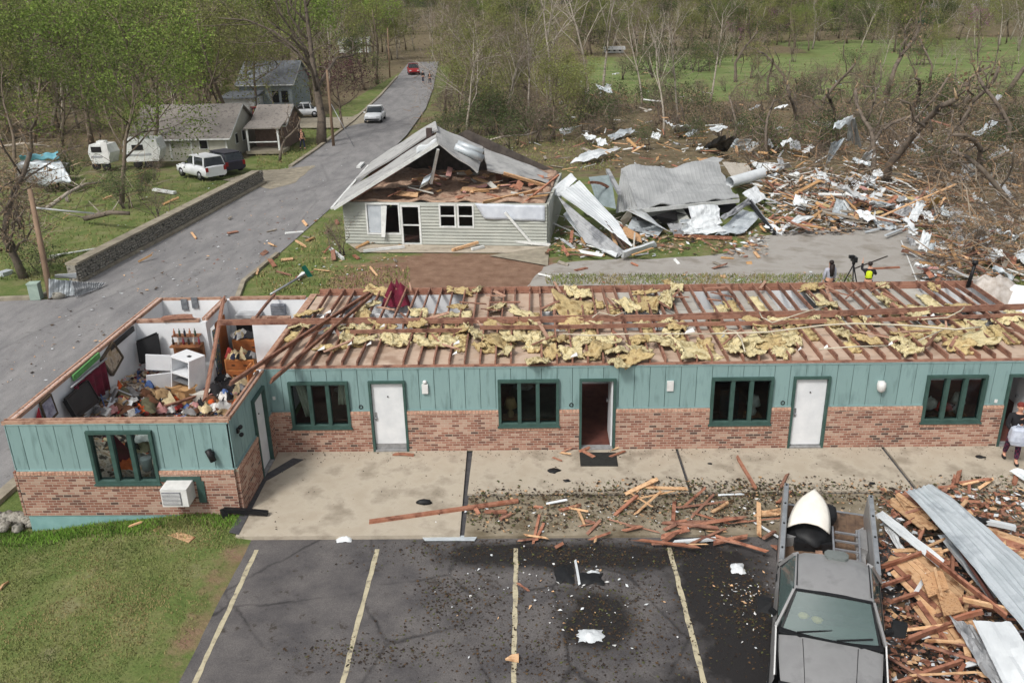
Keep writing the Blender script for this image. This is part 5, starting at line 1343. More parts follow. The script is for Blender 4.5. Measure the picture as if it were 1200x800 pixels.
L0, L1 = (.22, -3.0, .80), (.22, -1.05, .92)
for dx, ddx in ((0, 0), (.46, .06)):
    mb = MB(); mb.beam((.14 + dx, -3.15, .95), (.10 + dx + ddx, -1.2, .95), .035, .08, m_metal); tb(mb, 'rail', t)
for k in range(6):
    mb = MB(); y = -2.95 + k * .32; mb.beam((.145, y, .95), (.60, y, .95), .04, .035, m_metal); tb(mb, 'rung', t)
mb = MB(); mb.blob((-.55, -2.72, .78), (.28, .3, .14), cm('navy'), 9, 5, .2); inbed(mb, 'duffel', 'dark blue and black bag at the front of the pickup bed', 'bag')
mb = MB(); mb.box((-.68, -2.85, .74), (.2, .3, .22), cm('blue'), rot=(.1, .2, .3)); inbed(mb, 'crate', 'small blue crate in the corner of the pickup bed', 'crate')
mb = MB(); mb.blob((.0, -3.1, 1.08), (.18, .1, .08), m_plq, 8, 5, .1); inbed(mb, 'bundle', 'white bundle right behind the cab of the pickup truck', 'bundle')
mb = MB(); mb.box((.35, -2.95, .80), (.38, .2, .12), cm('blue')); inbed(mb, 'crate', 'blue plastic tray under the ladder in the pickup bed', 'crate')
for k, (a, b) in enumerate((((-.2, -.6), (-.1, -2.6)), ((.05, -.5), (.12, -2.4)), ((-.3, -1.9), (-.28, -2.9)))):
    mb = MB(); mb.beam((*a, .67), (*b, .67), .14, .03, m_plate if k != 1 else m_wood); inbed(mb, 'plank', ('left plank', 'middle reddish plank', 'short pale plank')[k] + ' lying on the floor of the pickup bed', 'plank')
mb = MB(); mb.slab([(.76, -.7, .75), (.76, -2.9, .72), (.58, -2.9, .66), (.6, -.8, .68)], (0, 0, .02), m_thresh); inbed(mb, 'sheet_metal', 'narrow grey metal strip along the right side of the pickup bed', 'metal strip')

# ------------------------------------------------------------------ people
m_skin = mat('skin', (206, 158, 134), (192, 144, 120), ns=8, rough=.6)
m_hair = mat('dark_hair', (38, 26, 24), (28, 20, 18), ns=20, rough=.6)
def skinned(name, parent, nodes, edges, matl, root=0, sub=1):
    """one continuous body grown on a skeleton: nodes = (point, radius)"""
    me = bpy.data.meshes.new(name); me.from_pydata([n[0] for n in nodes], edges, [])
    me.materials.append(matl)
    o = bpy.data.objects.new(name, me); COL.objects.link(o)
    sk = o.modifiers.new('skin', 'SKIN'); sk.use_smooth_shade = True
    for i, d in enumerate(me.skin_vertices[0].data):
        r = nodes[i][1]; d.radius = r if isinstance(r, tuple) else (r, r); d.use_root = (i == root)
    if sub: o.modifiers.new('sub', 'SUBSURF').levels = sub; o.modifiers['sub'].render_levels = sub
    dg = bpy.context.evaluated_depsgraph_get()
    m2 = bpy.data.meshes.new_from_object(o.evaluated_get(dg)); m2.name = name
    o.modifiers.clear(); o.data = m2
    m2.materials.clear(); m2.materials.append(matl)
    for p in m2.polygons: p.use_smooth = True
    if parent is not None: adopt(o, parent)
    return o
def person(label, loc, rz, height=1.7, top=None, legs=None, hair=None, pose='stand', hairlen=.12, vest=None, pants_tex=None, shoes=None, arms='down', lean=0.0, detail=True):
    s = height / 1.75
    t = thing('person', label, 'person', loc, 0)
    R = Matrix.Translation(loc) @ Matrix.Rotation(rz, 4, 'Z') @ Matrix.Scale(s, 4)
    def q(x, y, z): return R @ Vector((x, y + lean * max(0, z - .9), z))
    st = .12 if pose == 'walk' else 0
    arm = {'down': (((-.25, .0, 1.14), (-.24, -.06, .9)), ((.25, .0, 1.14), (.24, -.06, .9))),
           'carry': (((-.26, -.08, 1.12), (-.14, -.34, 1.06)), ((.26, -.08, 1.12), (.14, -.34, 1.06))),
           'raise': (((-.27, -.15, 1.2), (-.14, -.42, 1.32)), ((.3, -.05, 1.38), (.30, -.12, 1.72)))}[arms]
    # feet point towards -y (the way the person faces)
    N = [(q(0, .0, .95), (.145 * s, .10 * s)), (q(0, .0, 1.12), (.13 * s, .095 * s)), (q(0, .01, 1.32), (.155 * s, .105 * s)), (q(0, .0, 1.44), (.09 * s, .07 * s)), (q(0, -.01, 1.53), .05 * s), (q(0, -.03, 1.60), .085 * s), (q(0, -.03, 1.70), .075 * s)]
    E_ = [(0, 1), (1, 2), (2, 3), (3, 4), (4, 5), (5, 6)]
    for sd, (el, ha) in zip((-1, 1), arm):
        i = len(N); N += [(q(sd * .19, .0, 1.40), .062 * s), (q(*el), .046 * s), (q(*ha), .034 * s)]
        E_ += [(2, i), (i, i + 1), (i + 1, i + 2)]
        h0 = Vector(ha); d = (Vector(ha) - Vector(el)).normalized(); sd_ = d.cross(Vector((0, 0, 1))).normalized() if abs(d.z) < .95 else Vector((0, 1, 0))
        for f, (o_, L) in enumerate(((-.026, .085), (-.009, .1), (.009, .095), (.026, .075), (.045 * sd, .05))):   # four fingers and a thumb
            j = len(N); b_ = h0 + d * .07 + sd_ * o_ * .8
            N += [(q(*b_), .014 * s), (q(*(b_ + d * L * .6 + Vector((0, -.015, 0)))), .009 * s), (q(*(b_ + d * L + Vector((0, -.035, 0)))), .008 * s)]
            E_ += [(i + 2, j), (j, j + 1), (j + 1, j + 2)]
    for sd in (-1, 1):
        i = len(N); f = sd * st
        N += [(q(sd * .09, .0, .88), .095 * s), (q(sd * .10, -f * .9 - .02, .5), .066 * s), (q(sd * .10, -f * 1.3 + (.08 if f < 0 else 0), .1), .045 * s), (q(sd * .11, -f * 1.3 - .16 + (.08 if f < 0 else 0), .045), .038 * s)]
        E_ += [(0, i), (i, i + 1), (i + 1, i + 2), (i + 2, i + 3)]
    body = skinned('body', t, N, E_, m_skin, 0, 1)
    # clothing: looser shells on the same skeleton
    tn = [(q(0, 0, .93), (.165 * s, .125 * s)), (q(0, 0, 1.12), (.15 * s, .115 * s)), (q(0, .01, 1.33), (.178 * s, .128 * s)), (q(0, 0, 1.445), (.10 * s, .085 * s))]
    te = [(0, 1), (1, 2), (2, 3)]
    for sd, (el, ha) in zip((-1, 1), arm):
        i = len(tn); w = Vector(el).lerp(Vector(ha), .82)
        tn += [(q(sd * .195, 0, 1.40), .078 * s), (q(*el), .062 * s), (q(*w), .05 * s)]; te += [(2, i), (i, i + 1), (i + 1, i + 2)]
    skinned('shirt', t, tn, te, top, 0, 1)
    ln = [(q(0, 0, .97), (.158 * s, .12 * s))]; le = []
    for sd in (-1, 1):
        i = len(ln); f = sd * st
        ln += [(q(sd * .095, 0, .86), .108 * s), (q(sd * .10, -f * .9 - .02, .5), .082 * s), (q(sd * .10, -f * 1.3 + (.08 if f < 0 else 0), .14), .066 * s)]; le += [(0, i), (i, i + 1), (i + 1, i + 2)]
    skinned('trousers', t, ln, le, legs, 0, 1)
    mb = MB()      # hair cap and fall
    mb.blob(q(0, .02, 1.685), (.098 * s, .108 * s, .092 * s), hair, 10, 6, .05)
    if hairlen > .15:
        a, b = q(0, .085, 1.62), q(0, .11, 1.62 - hairlen); mb.tube([a, a.lerp(b, .5), b], [.10 * s, .115 * s, .07 * s], hair, 8)
    mb.build('hair', t)
    mb = MB()
    for sd in (-1, 1): mb.blob(q(sd * .034, -.105, 1.655), (.011 * s, .008 * s, .009 * s), m_blk, 6, 4, 0)
    mb.build('eye', t)['kind'] = 'stuff'
    mb = MB(); mb.blob(q(0, -.122, 1.625), (.014 * s, .02 * s, .022 * s), m_skin, 6, 4, 0); mb.build('nose', t)
    mb = MB(); mb.blob(q(0, -.11, 1.583), (.026 * s, .008 * s, .008 * s), mat('lips', (164, 92, 88)), 6, 4, 0); mb.build('mouth', t)
    for sd in (-1, 1):
        mb = MB(); mb.blob(q(sd * .085, -.02, 1.635), (.012 * s, .02 * s, .03 * s), m_skin, 6, 4, 0); mb.build('ear', t)
        f = sd * st; c = q(sd * .11, -f * 1.3 - .07 + (.08 if f < 0 else 0), .045)
        mb = MB(); mb.blob(c, (.055 * s, .14 * s, .05 * s), shoes or m_blk, 8, 5, 0, rot=(0, 0, rz)); mb.build('shoe', t)
    if vest: skinned('vest', t, [(q(0, 0, 1.0), (.178 * s, .14 * s)), (q(0, 0, 1.15), (.168 * s, .13 * s)), (q(0, .01, 1.33), (.19 * s, .142 * s)), (q(0, 0, 1.42), (.12 * s, .10 * s))], [(0, 1), (1, 2), (2, 3)], vest, 0, 1)
    return t
def plaid():
    m = bpy.data.materials.new('plaid_flannel'); m.use_nodes = True; n, l = m.node_tree.nodes, m.node_tree.links
    ck = n.new('ShaderNodeTexChecker'); ck.inputs['Scale'].default_value = 14; ck.inputs['Color1'].default_value = srgb((96, 34, 62)); ck.inputs['Color2'].default_value = srgb((40, 30, 52))
    g = n.new('ShaderNodeNewGeometry'); l.new(g.outputs['Position'], ck.inputs['Vector']); l.new(ck.outputs[0], n['Principled BSDF'].inputs['Base Color']); n['Principled BSDF'].inputs['Roughness'].default_value = .9
    return m
pl = G(1183, 540, 0)
person('person in black top and plaid trousers carrying a white bag at the right', (pl.x, pl.y, 0), radians(-14), 1.66, top=cm('black'), legs=plaid(), hair=mat('red_brown_hair', (124, 52, 44), (96, 40, 34), ns=20), pose='walk', hairlen=.1, arms='carry')
t = thing('plastic_bag', 'full white plastic bag held in front of the person at the right end door', 'bag', (pl.x, pl.y - .3, .7))
R = Matrix.Rotation(radians(-14), 3, 'Z'); c = Vector((pl.x, pl.y, 0))
mb = MB(); mw_ = mat('white_plastic_film', (196, 202, 214), (164, 172, 188), ns=7, rough=.35); mb.add([c + R @ Vector((.25 * abs(cos(a)) ** .55 * (1 if cos(a) > 0 else -1) * w * (1 + .12 * nz(a * 2, h * 6, 1, 3)), -.36 + .16 * abs(sin(a)) ** .55 * (1 if sin(a) > 0 else -1) * w * (1 + .2 * nz(a * 3, h * 5, 1, 8)), .66 + .5 * h)) for h, w in ((0, .55), (.08, .85), (.3, 1), (.6, .98), (.9, .9), (.98, .7), (1, .3)) for a in [k * pi / 10 for k in range(20)]], [(j * 20 + i, j * 20 + (i + 1) % 20, (j + 1) * 20 + (i + 1) % 20, (j + 1) * 20 + i) for j in range(6) for i in range(20)] + [tuple(range(20))[::-1], tuple(range(120, 140))], mw_, False); mb.build('bag_body', t)
for s in (-1, 1):
    mb = MB(); mb.tube([c + R @ Vector((s * .12, -.36, 1.15)), c + R @ Vector((s * .1, -.37, 1.24)), c + R @ Vector((s * .03, -.36, 1.17))], .02, MATS['white_plastic_film'], 5); mb.build('handle', t)
p1 = G(974, 345, 0); p1 = Vector((p1.x, 11.7, 0))
person('person with long dark hair and pale grey top standing behind the motel', (11.72, 11.9, 0), radians(195), 1.68, top=mat('pale_grey_top', (176, 178, 190), (154, 156, 168), ns=6), legs=cm('black'), hair=m_hair, hairlen=.5)
m_hv = mat('hi_vis_yellow', (206, 222, 40), (188, 206, 30), ns=5, rough=.7); m_or = mat('hi_vis_orange', (232, 120, 40))
cx = G(1011, 345, 0)
person('camera operator in a yellow safety vest beside a tripod behind the motel', (13.2, 11.8, 0), radians(160), 1.62, top=cm('black'), legs=cm('navy'), hair=m_hair, vest=m_hv, arms='raise', lean=-.05)
t = thing('tripod_camera', 'black video camera on a tripod in front of the person in the yellow vest', 'camera', (12.72, 12.25, 0))
mb = MB(); mb.box((12.72, 12.25, 1.62), (.16, .34, .2), m_black); cb = mb.build('camera_body', t)
mb = MB(); mb.lathe((12.69, 12.5, 1.62), [(.06, -.1), (.07, .1)], m_black, 8, rot=(pi / 2, 0, 0)); mb.build('lens', cb)
mb = MB(); mb.box((12.57, 12.15, 1.75), (.2, .12, .12), m_black); mb.build('monitor', cb)
mb = MB(); mb.lathe((12.72, 12.25, 1.38), [(.04, 0), (.07, .06), (.07, .12)], m_black, 8); mb.build('head', t)
for k in range(3):
    a = 2.1 * k + .4; mb = MB(); mb.tube([(12.72, 12.25, 1.4), (12.72 + .5 * cos(a), 12.25 + .5 * sin(a), 0.01)], [.03, .018], m_black, 6); mb.build('leg', t)
# ------------------------------------------------------------------ debris near the truck and along the kerb
m_rawp = mat('splintered_pine', (190, 148, 108), (148, 106, 74), (206, 170, 132), ns=4, det=6, rough=.85, rand=.2)
m_redp = mat('red_stained_board', (142, 92, 70), (104, 64, 50), (162, 114, 92), ns=3, det=7, rough=.85, rand=.2)
m_osb = mat('wafer_board', (178, 136, 96), (146, 106, 74), (194, 156, 118), ns=18, det=3, rough=.9, rand=.1)
m_galv = mat('galvanised_sheet', (176, 184, 188), (146, 154, 160), (192, 199, 203), ns=.9, det=8, rough=.5, metal=.25, spec=.5, rand=.06)
m_galvg = mat('dull_grey_sheet', (150, 152, 154), (118, 120, 124), (166, 168, 170), ns=1.1, det=8, rough=.6, metal=.15, rand=.06)
m_wsheet = mat('white_metal_sheet', (216, 220, 222), (192, 197, 200), ns=.8, det=8, rough=.5, rand=.04)
WOODS = [m_rawp, m_redp, m_redp, m_wood, m_rawp]
def sheet(name, label, cat, corners, m, rib=.2, amp=.02, nu=None, nv=8, bend=0.0, wob=.05, seed=0, t=.012, group=None, parent=None, fold=0.0):
    """ribbed metal sheet over four corners (ribs run from first to second corner)"""
    A, B, C_, D = [Vector(c) for c in corners]
    w = ((D - A).length + (C_ - B).length) / 2; nu = nu or max(8, int(w / rib * 4))
    nn = (B - A).cross(D - A).normalized()
    if nn.z < 0: nn = -nn
    mb = MB()
    def f(u, v):      # u across ribs, v along them
        p = A.lerp(D, u).lerp(B.lerp(C_, u), v)
        ph = (u * w / rib) % 1.0
        z = amp * (1 if ph < .22 else 0) + wob * (nz(u * 3 + seed, v * 4, 1, seed) + .5 * nz(u * 7, v * 9, 1, seed + 3)) + bend * (4 * v * (1 - v)) + fold * max(0, u - .6) ** 1.2
        return p + nn * z
    mb.grid(f, nu, nv, m, False, t)
    o = mb.build(name, parent)
    return tag(o, label, cat, group) if parent is None else o
# big corrugated sheets at the lower right
def H(u, v, z): return G(u, v, z)
sheet('metal_sheet', 'long corrugated grey metal sheet slanting across the debris right of the truck', 'metal sheet', [H(1060, 576, .55), H(1205, 748, .9), H(1245, 700, .9), H(1092, 567, .45)], m_galv, .22, .03, nv=24, wob=.06, seed=2, bend=.1)
sheet('metal_sheet', 'torn lower half of the corrugated grey sheet with a dark beam under it', 'metal sheet', [H(1100, 628, .4), H(1160, 702, .5), H(1172, 692, .7), H(1122, 620, .7)], m_galv, .2, .03, wob=.08, seed=4)
sheet('metal_sheet', 'crumpled dull grey metal sheet at the bottom right corner', 'metal sheet', [H(1112, 724, .5), H(1165, 806, .5), H(1200, 812, .7), H(1140, 732, .6)], m_galvg, .25, .02, nv=16, wob=.14, seed=7)
sheet('metal_sheet', 'pale ribbed metal sheet beside the crumpled one at the bottom right corner', 'metal sheet', [H(1140, 728, .75), H(1182, 815, .7), H(1240, 812, .8), H(1184, 728, .9)], m_wsheet, .3, .025, nv=10, wob=.05, seed=9)
sheet('metal_sheet', 'narrow white bent metal strip just right of the truck tail', 'metal sheet', [H(1026, 604, .45), H(1100, 664, .6), H(1107, 656, .66), H(1034, 598, .5)], m_wsheet, .5, .0, nv=10, wob=.03, seed=12)
sheet('metal_sheet', 'second narrow white strip curling below the first one right of the truck', 'metal sheet', [H(1030, 606, .3), H(1054, 648, .2), H(1066, 650, .3), H(1040, 612, .45)], m_wsheet, .5, .0, nv=8, wob=.05, seed=14)
sheet('metal_sheet', 'white metal panel at the right edge beside the walkway', 'metal sheet', [H(1183, 552, .15), H(1205, 566, .15), H(1215, 556, .2), H(1192, 548, .25)], m_wsheet, .5, .0, wob=.03, seed=17)
sheet('metal_sheet', 'pale metal sheet behind the long corrugated one at the right edge', 'metal sheet', [H(1172, 660, .5), H(1215, 690, .5), H(1220, 675, .6), H(1176, 652, .55)], m_galv, .2, .02, wob=.03, seed=19)
# sections of planked roof deck
def deck(name, label, c0, du, dv, nu, m, z=0.0):
    """planks laid side by side on two joists"""
    c0, du, dv = Vector(c0), Vector(du), Vector(dv)
    t = thing(name, label, 'roof deck', c0)
    rg = random.Random(int(c0.x * 100)); n = nu; w = dv.length / n; dn = dv.normalized()
    nn = du.cross(dv).normalized(); nn = nn if nn.z > 0 else -nn
    for i in range(n):
        a = c0 + dv * ((i + .5) / n) + du * rg.uniform(-.06, .06) + nn * rg.uniform(-.012, .012); b = a + du * rg.uniform(.75, 1.04)
        mb = MB(); s_ = dn * (w * .46)
        mb.slab([a - s_, b - s_, b + s_ + du.normalized() * rg.uniform(-.1, .1), a + s_], nn * .022, WOODS[rg.choice((0, 0, 4, 1))]); mb.build('plank', t)
    for f in (.15, .8):
        mb = MB(); a = c0 + du * f + nn * -.06; mb.beam(a - dv * .05, a + dv * 1.08, .045, .09, m_redp); mb.build('joist', t)
    return t
deck('roof_deck', 'section of planked roof deck lying right beside the truck', H(1040, 668, .35), H(1110, 738, .25) - H(1040, 668, .35), H(1082, 640, .5) - H(1040, 668, .35), 9, m_rawp)
deck('roof_deck', 'section of planked roof deck showing under the upper end of the long grey sheet', H(1040, 590, .2), H(1088, 628, .45) - H(1040, 590, .2), H(1068, 572, .25) - H(1040, 590, .2), 7, m_rawp)
deck('roof_deck', 'section of pale planked roof deck beyond the long grey sheet at the right edge', H(1140, 634, .3), H(1205, 656, .3) - H(1140, 634, .3), H(1158, 618, .3) - H(1140, 634, .3), 6, m_rawp)
deck('roof_deck', 'section of planked deck near the bottom edge between truck and grey sheets', H(1070, 712, .25), H(1110, 770, .15) - H(1070, 712, .25), H(1112, 690, .4) - H(1070, 712, .25), 8, m_rawp)
for k, (q, lb) in enumerate((([(1078, 674), (1104, 668), (1112, 690), (1088, 700)], 'ragged wafer board piece on top of the planks right of the truck'), ([(1096, 690), (1122, 700), (1130, 716), (1106, 722)], 'lower ragged wafer board piece on the planks right of the truck'))):
    mb = MB(); mb.slab([H(u, v, .62) for u, v in q], (0, 0, .02), m_osb); tag(mb.build('wafer_board'), lb, 'board')
BO = []
def board(a, b, w, h, m, label, roll=0.0, group=None, name='board'):
    mb = MB(); mb.beam(a, b, w, h, m, roll=roll, segs=2, bow=rnd.uniform(-.02, .03), jag=.05); o = tag(mb.build(name), label, 'board', group); BO.append(o); return o
board(H(1086, 648, .75), H(1180, 722, .85), .05, .14, m_redp, 'long red brown board crossing the debris from the truck side to the grey sheets', .3)
board(H(1130, 702, .8), H(1212, 722, .85), .05, .09, m_rawp, 'pale brown board crossing the grey sheet at the right edge', .2)
board(H(1122, 638, .6), H(1166, 706, .75), .05, .2, mat('dark_beam', (92, 56, 48), (74, 46, 40), ns=4), 'dark red beam showing through the torn grey sheet', .8)
board(H(1032, 664, .45), H(1078, 648, .6), .05, .1, m_redp, 'red brown board end pointing at the truck door', .2)
board(H(1034, 686, .4), H(1068, 674, .5), .05, .08, m_redp, 'second red brown board pointing at the truck door', .1)
board(H(1046, 704, .35), H(1076, 694, .5), .05, .08, m_redp, 'third red brown board pointing at the truck door', .2)
board(H(1062, 750, .3), H(1112, 732, .35), .06, .16, m_redp, 'short thick red brown board beside the truck mirror', .2)
board(H(1052, 800, .2), H(1128, 774, .3), .05, .12, m_redp, 'red brown board at the bottom edge right of the truck', .2)
board(H(1116, 726, .45), H(1152, 716, .6), .05, .12, m_redp, 'short red board beside the crumpled grey sheet', .1)
board(H(1112, 706, .55), H(1146, 700, .6), .05, .1, m_redp, 'short red board lying level on the wafer board', .0)
board(H(1096, 668, .7), H(1104, 700, .65), .05, .12, m_rawp, 'short orange board standing across the planks', .3)
board(H(1115, 676, .4), H(1122, 576, .9) if False else H(1118, 598, .2), .06, .12, m_redp, 'short red post leaning at the upper end of the long grey sheet', .2)
board(H(1128, 598, .08), H(1172, 606, .1), .06, .14, m_redp, 'thick red brown board lying on the dirty concrete near the right edge', .2)
t = thing('gutter', 'white gutter length wrapped with black sheeting near the right edge', 'gutter', H(1150, 615, .1))
mb = MB(); mb.beam(H(1108, 604, .35), H(1190, 618, .3), .12, .1, m_wsheet, segs=4, bow=.03); mb.build('trough', t)
mb = MB(); mb.blob(H(1142, 610, .38), (.35, .12, .1), m_black, 9, 5, .25); mb.blob(H(1116, 602, .36), (.16, .1, .08), m_black, 8, 5, .25); mb.build('black_wrap', t)
# single boards and scraps on the walkway and lot
board(G(433, 611, .03), G(609, 586, .03), .12, .06, m_redp, 'long red brown board lying across the sidewalk slabs')
board(G(568, 599, .03), G(594, 599, .03), .1, .05, m_redp, 'short red board behind the long board on the sidewalk')
board(G(462, 532, .03), G(484, 533, .03), .08, .05, m_redp, 'small red board by the leftmost white motel door')
board(G(677, 597, .0), G(685, 615, .0), .05, .04, m_rawp, 'pale stick standing out on the dirty concrete below the open door')
board(G(632, 604, .0), G(625, 636, -.05), .06, .05, m_redp, 'red splintered stick at the kerb below the second window')
board(G(790, 635, .0), G(838, 631, .02), .08, .06, m_wsheet, 'white board at the kerb near the fourth parking line')
board(G(836, 636, .03), G(876, 628, .06), .09, .06, m_redp, 'red board at the kerb left of the truck')
board(G(674, 656, -.08), G(679, 684, -.08), .05, .03, m_wsheet, 'thin white stick on the asphalt between the two middle parking lines')
board(G(607, 683, -.08), G(619, 691, -.08), .04, .03, m_redp, 'tiny red stick beside the third parking line')
sheet('metal_sheet', 'pale blue metal strip at the edge of the asphalt', 'metal strip', [G(493, 627, -.05), G(560, 627, -.05), G(556, 633, -.06), G(498, 633, -.06)], m_galv, .4, .0, wob=.01)
mb = MB(); p = G(496, 590, .0); mb.blob(p + Vector((0, 0, .05)), (.2, .09, .07), m_blk, 9, 5, .2); tag(mb.build('shoe'), 'black shoe lying on the sidewalk above the long board', 'shoe')
for k, (u, v, s, lb) in enumerate(((648, 551, .18, 'dark clump on the sidewalk left of the doormat'), (664, 563, .09, 'small dark lid on the sidewalk left of the doormat'), (832, 543, .06, 'dark leaf clump on the sidewalk below the third window'), (1022, 566, .08, 'dark stone on the sidewalk near the truck tail'), (1149, 535, .12, 'dark drain cover on the sidewalk near the carrying person'))):
    mb = MB(); mb.blob(G(u, v, .012), (s, s * .7, .025), m_blk, 9, 4, .3); tag(mb.build('dark_clump'), lb, 'debris')
for k, (u, v, sx, sy, lb) in enumerate(((404, 632, .35, .2, 'white torn paper at the edge of the asphalt near the second parking line'), (692, 745, .5, .35, 'white crumpled cloth on the asphalt between the two middle parking lines'), (864, 666, .3, .32, 'white plastic scrap on the dark asphalt left of the truck'), (695, 672, .24, .14, 'small white scrap on the black patch between the parking lines'))):
    crumple('paper_scrap', tuple(G(u, v, -.09)), sx, sy, .1, m_wsheet, lb, 'scrap', seed=k * 4.2, n=8)
crumple('cloth_heap', tuple(G(660, 672, -.1)), .4, .75, .1, m_blk, 'black cloth lying on the asphalt right of the third parking line', 'cloth', seed=2)
crumple('cloth_heap', tuple(G(692, 678, -.1)), .55, .4, .1, m_blk, 'black cloth around the white stick on the asphalt', 'cloth', seed=12)
mb = MB(); mb.slab([G(592, 773, -.08), G(600, 768, -.07), G(608, 767, -.06), G(608, 776, -.08)], (0, 0, .04), m_rawp); tag(mb.build('wood_chip'), 'orange wedge of wood on the third parking line', 'wood')
board(G(183, 620, -.10), G(226, 633, -.03), .22, .05, m_rawp, 'grey and orange broken board on the grass below the air conditioner')
board(G(150, 617, -.1), G(167, 611, -.05), .05, .04, m_rawp, 'orange stick on the grass under the wing wall')
board(G(103, 650, -.3), G(108, 672, -.3), .05, .04, m_rawp, 'short orange stick on the lawn')
board(G(75, 711, -.25), G(100, 694, -.25), .03, .03, m_rawp, 'thin pale stick lying in the lawn')
board(G(0, 690, -.35), G(8, 682, -.35), .05, .04, m_rawp, 'orange stick at the left edge of the lawn')
# splintered boards scattered over the kerb strip, each its own, thickest between the middle and the truck
rg = random.Random(31)
SC = []
def scatter_boards(n, u0, u1, v0, v1, z, lo, hi, where, dens=None, wd=(.04, .11)):
    k = 0
    while k < n:
        u, v = rg.uniform(u0, u1), rg.uniform(v0, v1)
        if dens and rg.random() > dens(u, v): continue
        p = G(u, v, z); L = rg.uniform(lo, hi); a = rg.gauss(0.1, .8); m = rg.choice(WOODS + [m_wsheet] if k % 4 == 0 else WOODS)
        d = Vector((cos(a), sin(a), rg.uniform(-.05, .2))) * L
        mb = MB(); mb.beam(p, p + d, rg.uniform(*wd), rg.uniform(.02, .05), m, roll=rg.uniform(-.6, .6), jag=L * .12, rg=rg)
        c = {m_rawp: 'pale orange', m_redp: 'red brown', m_wood: 'dark red', m_wsheet: 'white'}[m]
        sz = 'long' if L > (lo + hi) * .6 else 'short'
        SC.append(tag(mb.build('splintered_board'), '%s %s splintered board %s' % (sz, c, where), 'board', 'splintered boards ' + where)); k += 1
scatter_boards(46, 690, 915, 570, 640, .03, .3, 1.5, 'on the kerb left of the truck', lambda u, v: min(1, (u - 670) / 120))
scatter_boards(16, 560, 700, 590, 645, .0, .2, .6, 'on the kerb below the open door')
scatter_boards(34, 1085, 1200, 565, 625, .08, .25, .8, 'on the walkway at the right')
scatter_boards(60, 1030, 1190, 585, 800, .35, .3, 1.3, 'in the pile by the truck', lambda u, v: 1 if u < 1090 or v > 690 else .4)
scatter_boards(10, 600, 720, 518, 536, .03, .2, .6, 'by the open door')
order_labels(SC)

# leaf litter, chips and crumbs: too many to count
m_leafd = mat('dead_leaf', (92, 72, 50), (64, 50, 36), ns=9, rough=.95)
m_leafo = mat('olive_leaf', (86, 88, 52), (64, 66, 40), ns=9, rough=.95)
m_bark = mat('bark_chip', (58, 48, 40), (42, 36, 32), ns=9, rough=.95)
def clump(cs):
    def f(rg):
        cx, cy, sx, sy = rg.choice(cs); return rg.gauss(cx, sx), rg.gauss(cy, sy), True
    return f
def gl(u, v, sx, sy): p = G(u, v, -.1); return (p.x, p.y, sx, sy)
LM = [m_leafd, m_leafd, m_leafo, m_bark, m_bark, m_bark]
lotc = [gl(520, 645, 1.2, .35), gl(600, 645, 1.2, .35), gl(690, 700, .8, .6), gl(700, 720, .7, .7), gl(680, 650, .9, .3), gl(760, 650, 1, .35), gl(860, 690, .5, .7), gl(880, 720, .4, .9), gl(740, 760, .9, .6), gl(780, 700, 1.2, 1.1), gl(640, 770, .8, .6), gl(550, 740, .8, .9), gl(530, 700, .5, .5), gl(430, 765, .8, .25)]
def fl(rg):
    x, y, ok = clump(lotc)(rg); return x, y, (y < -4.12 and x > -6.5)
chips('leaf_litter', 9500, fl, -.10, LM, .01, .042, label='dark leaf litter and chips strewn over the asphalt', seed=2)
walkc = [gl(560, 600, .9, .5), gl(620, 610, 1, .5), gl(720, 600, 1, .5), gl(800, 590, .9, .55), gl(860, 600, .7, .5), gl(900, 580, .6, .25), gl(790, 575, 1.4, .25), gl(980, 580, 1.2, .3), gl(1120, 590, 1.2, .5), gl(1160, 575, .8, .4), gl(660, 583, 1.6, .12)]
def fw_(rg):
    x, y, ok = clump(walkc)(rg); return x, y, (-3.95 < y < -1.6 and -1.6 < x < 16)
chips('leaf_litter', 8000, fw_, lambda x, y: .002 if y > -2.27 else -.033, LM + [m_rawp, m_leafo], .012, .06, label='leaf litter and wood crumbs on the kerb slabs', seed=3, up=.05)
def fs_(rg): 
    x = rg.uniform(-6.9, 16); return x, -abs(rg.gauss(0, .35)) - .09 if rg.random() < .6 else rg.uniform(-3.9, -.1), x > -6.6
chips('leaf_litter', 1500, fs_, .003, [m_leafd, m_bark, m_bark], .008, .03, label='dark crumbs along the foot of the motel wall', seed=4)
wh = [(gl(880, 700, .35, .6)), gl(700, 610, 1.5, .3), gl(860, 600, 1, .5), gl(1050, 620, .35, .7), gl(1130, 590, 1, .5), gl(650, 690, 1.2, 1)]
chips('white_crumbs', 600, lambda rg: (lambda r: (r[0], r[1], r[1] < -2.4))(clump(wh)(rg)), lambda x, y: -.03 if y > -4.05 else -.098, [m_wsheet, m_plq, m_rawp], .012, .06, label='white crumbs of plaster strewn by the truck', seed=5, up=.06)
def fp_(rg):
    u, v = rg.uniform(1030, 1215), rg.uniform(575, 815); p = G(u, v, .1); return p.x, p.y, True
chips('splinter_litter', 5000, fp_, .05, [m_rawp, m_redp, m_redp, m_wood, m_bark, m_leafd, m_wsheet], .02, .12, label='splinters and bark filling the gaps of the pile right of the truck', seed=6, up=.2)

for k, (u, v, r) in enumerate(((2, 612, .26), (10, 611, .22), (19, 612, .24), (27, 611, .2), (33, 613, .16), (6, 621, .14), (22, 622, .13), (39, 616, .13))):
    p = GG(u, v); mb = MB(); mb.blob(p + Vector((0, 0, .1)), (r, .2, r * .8), m_stone, 8, 5, .22); tag(mb.build('rock'), 'grey rock in the short row at the left front corner of the wing, ' + ('leftmost' if k == 0 else ORD[k] + ' one'), 'rock', 'rocks at the corner of the wing')
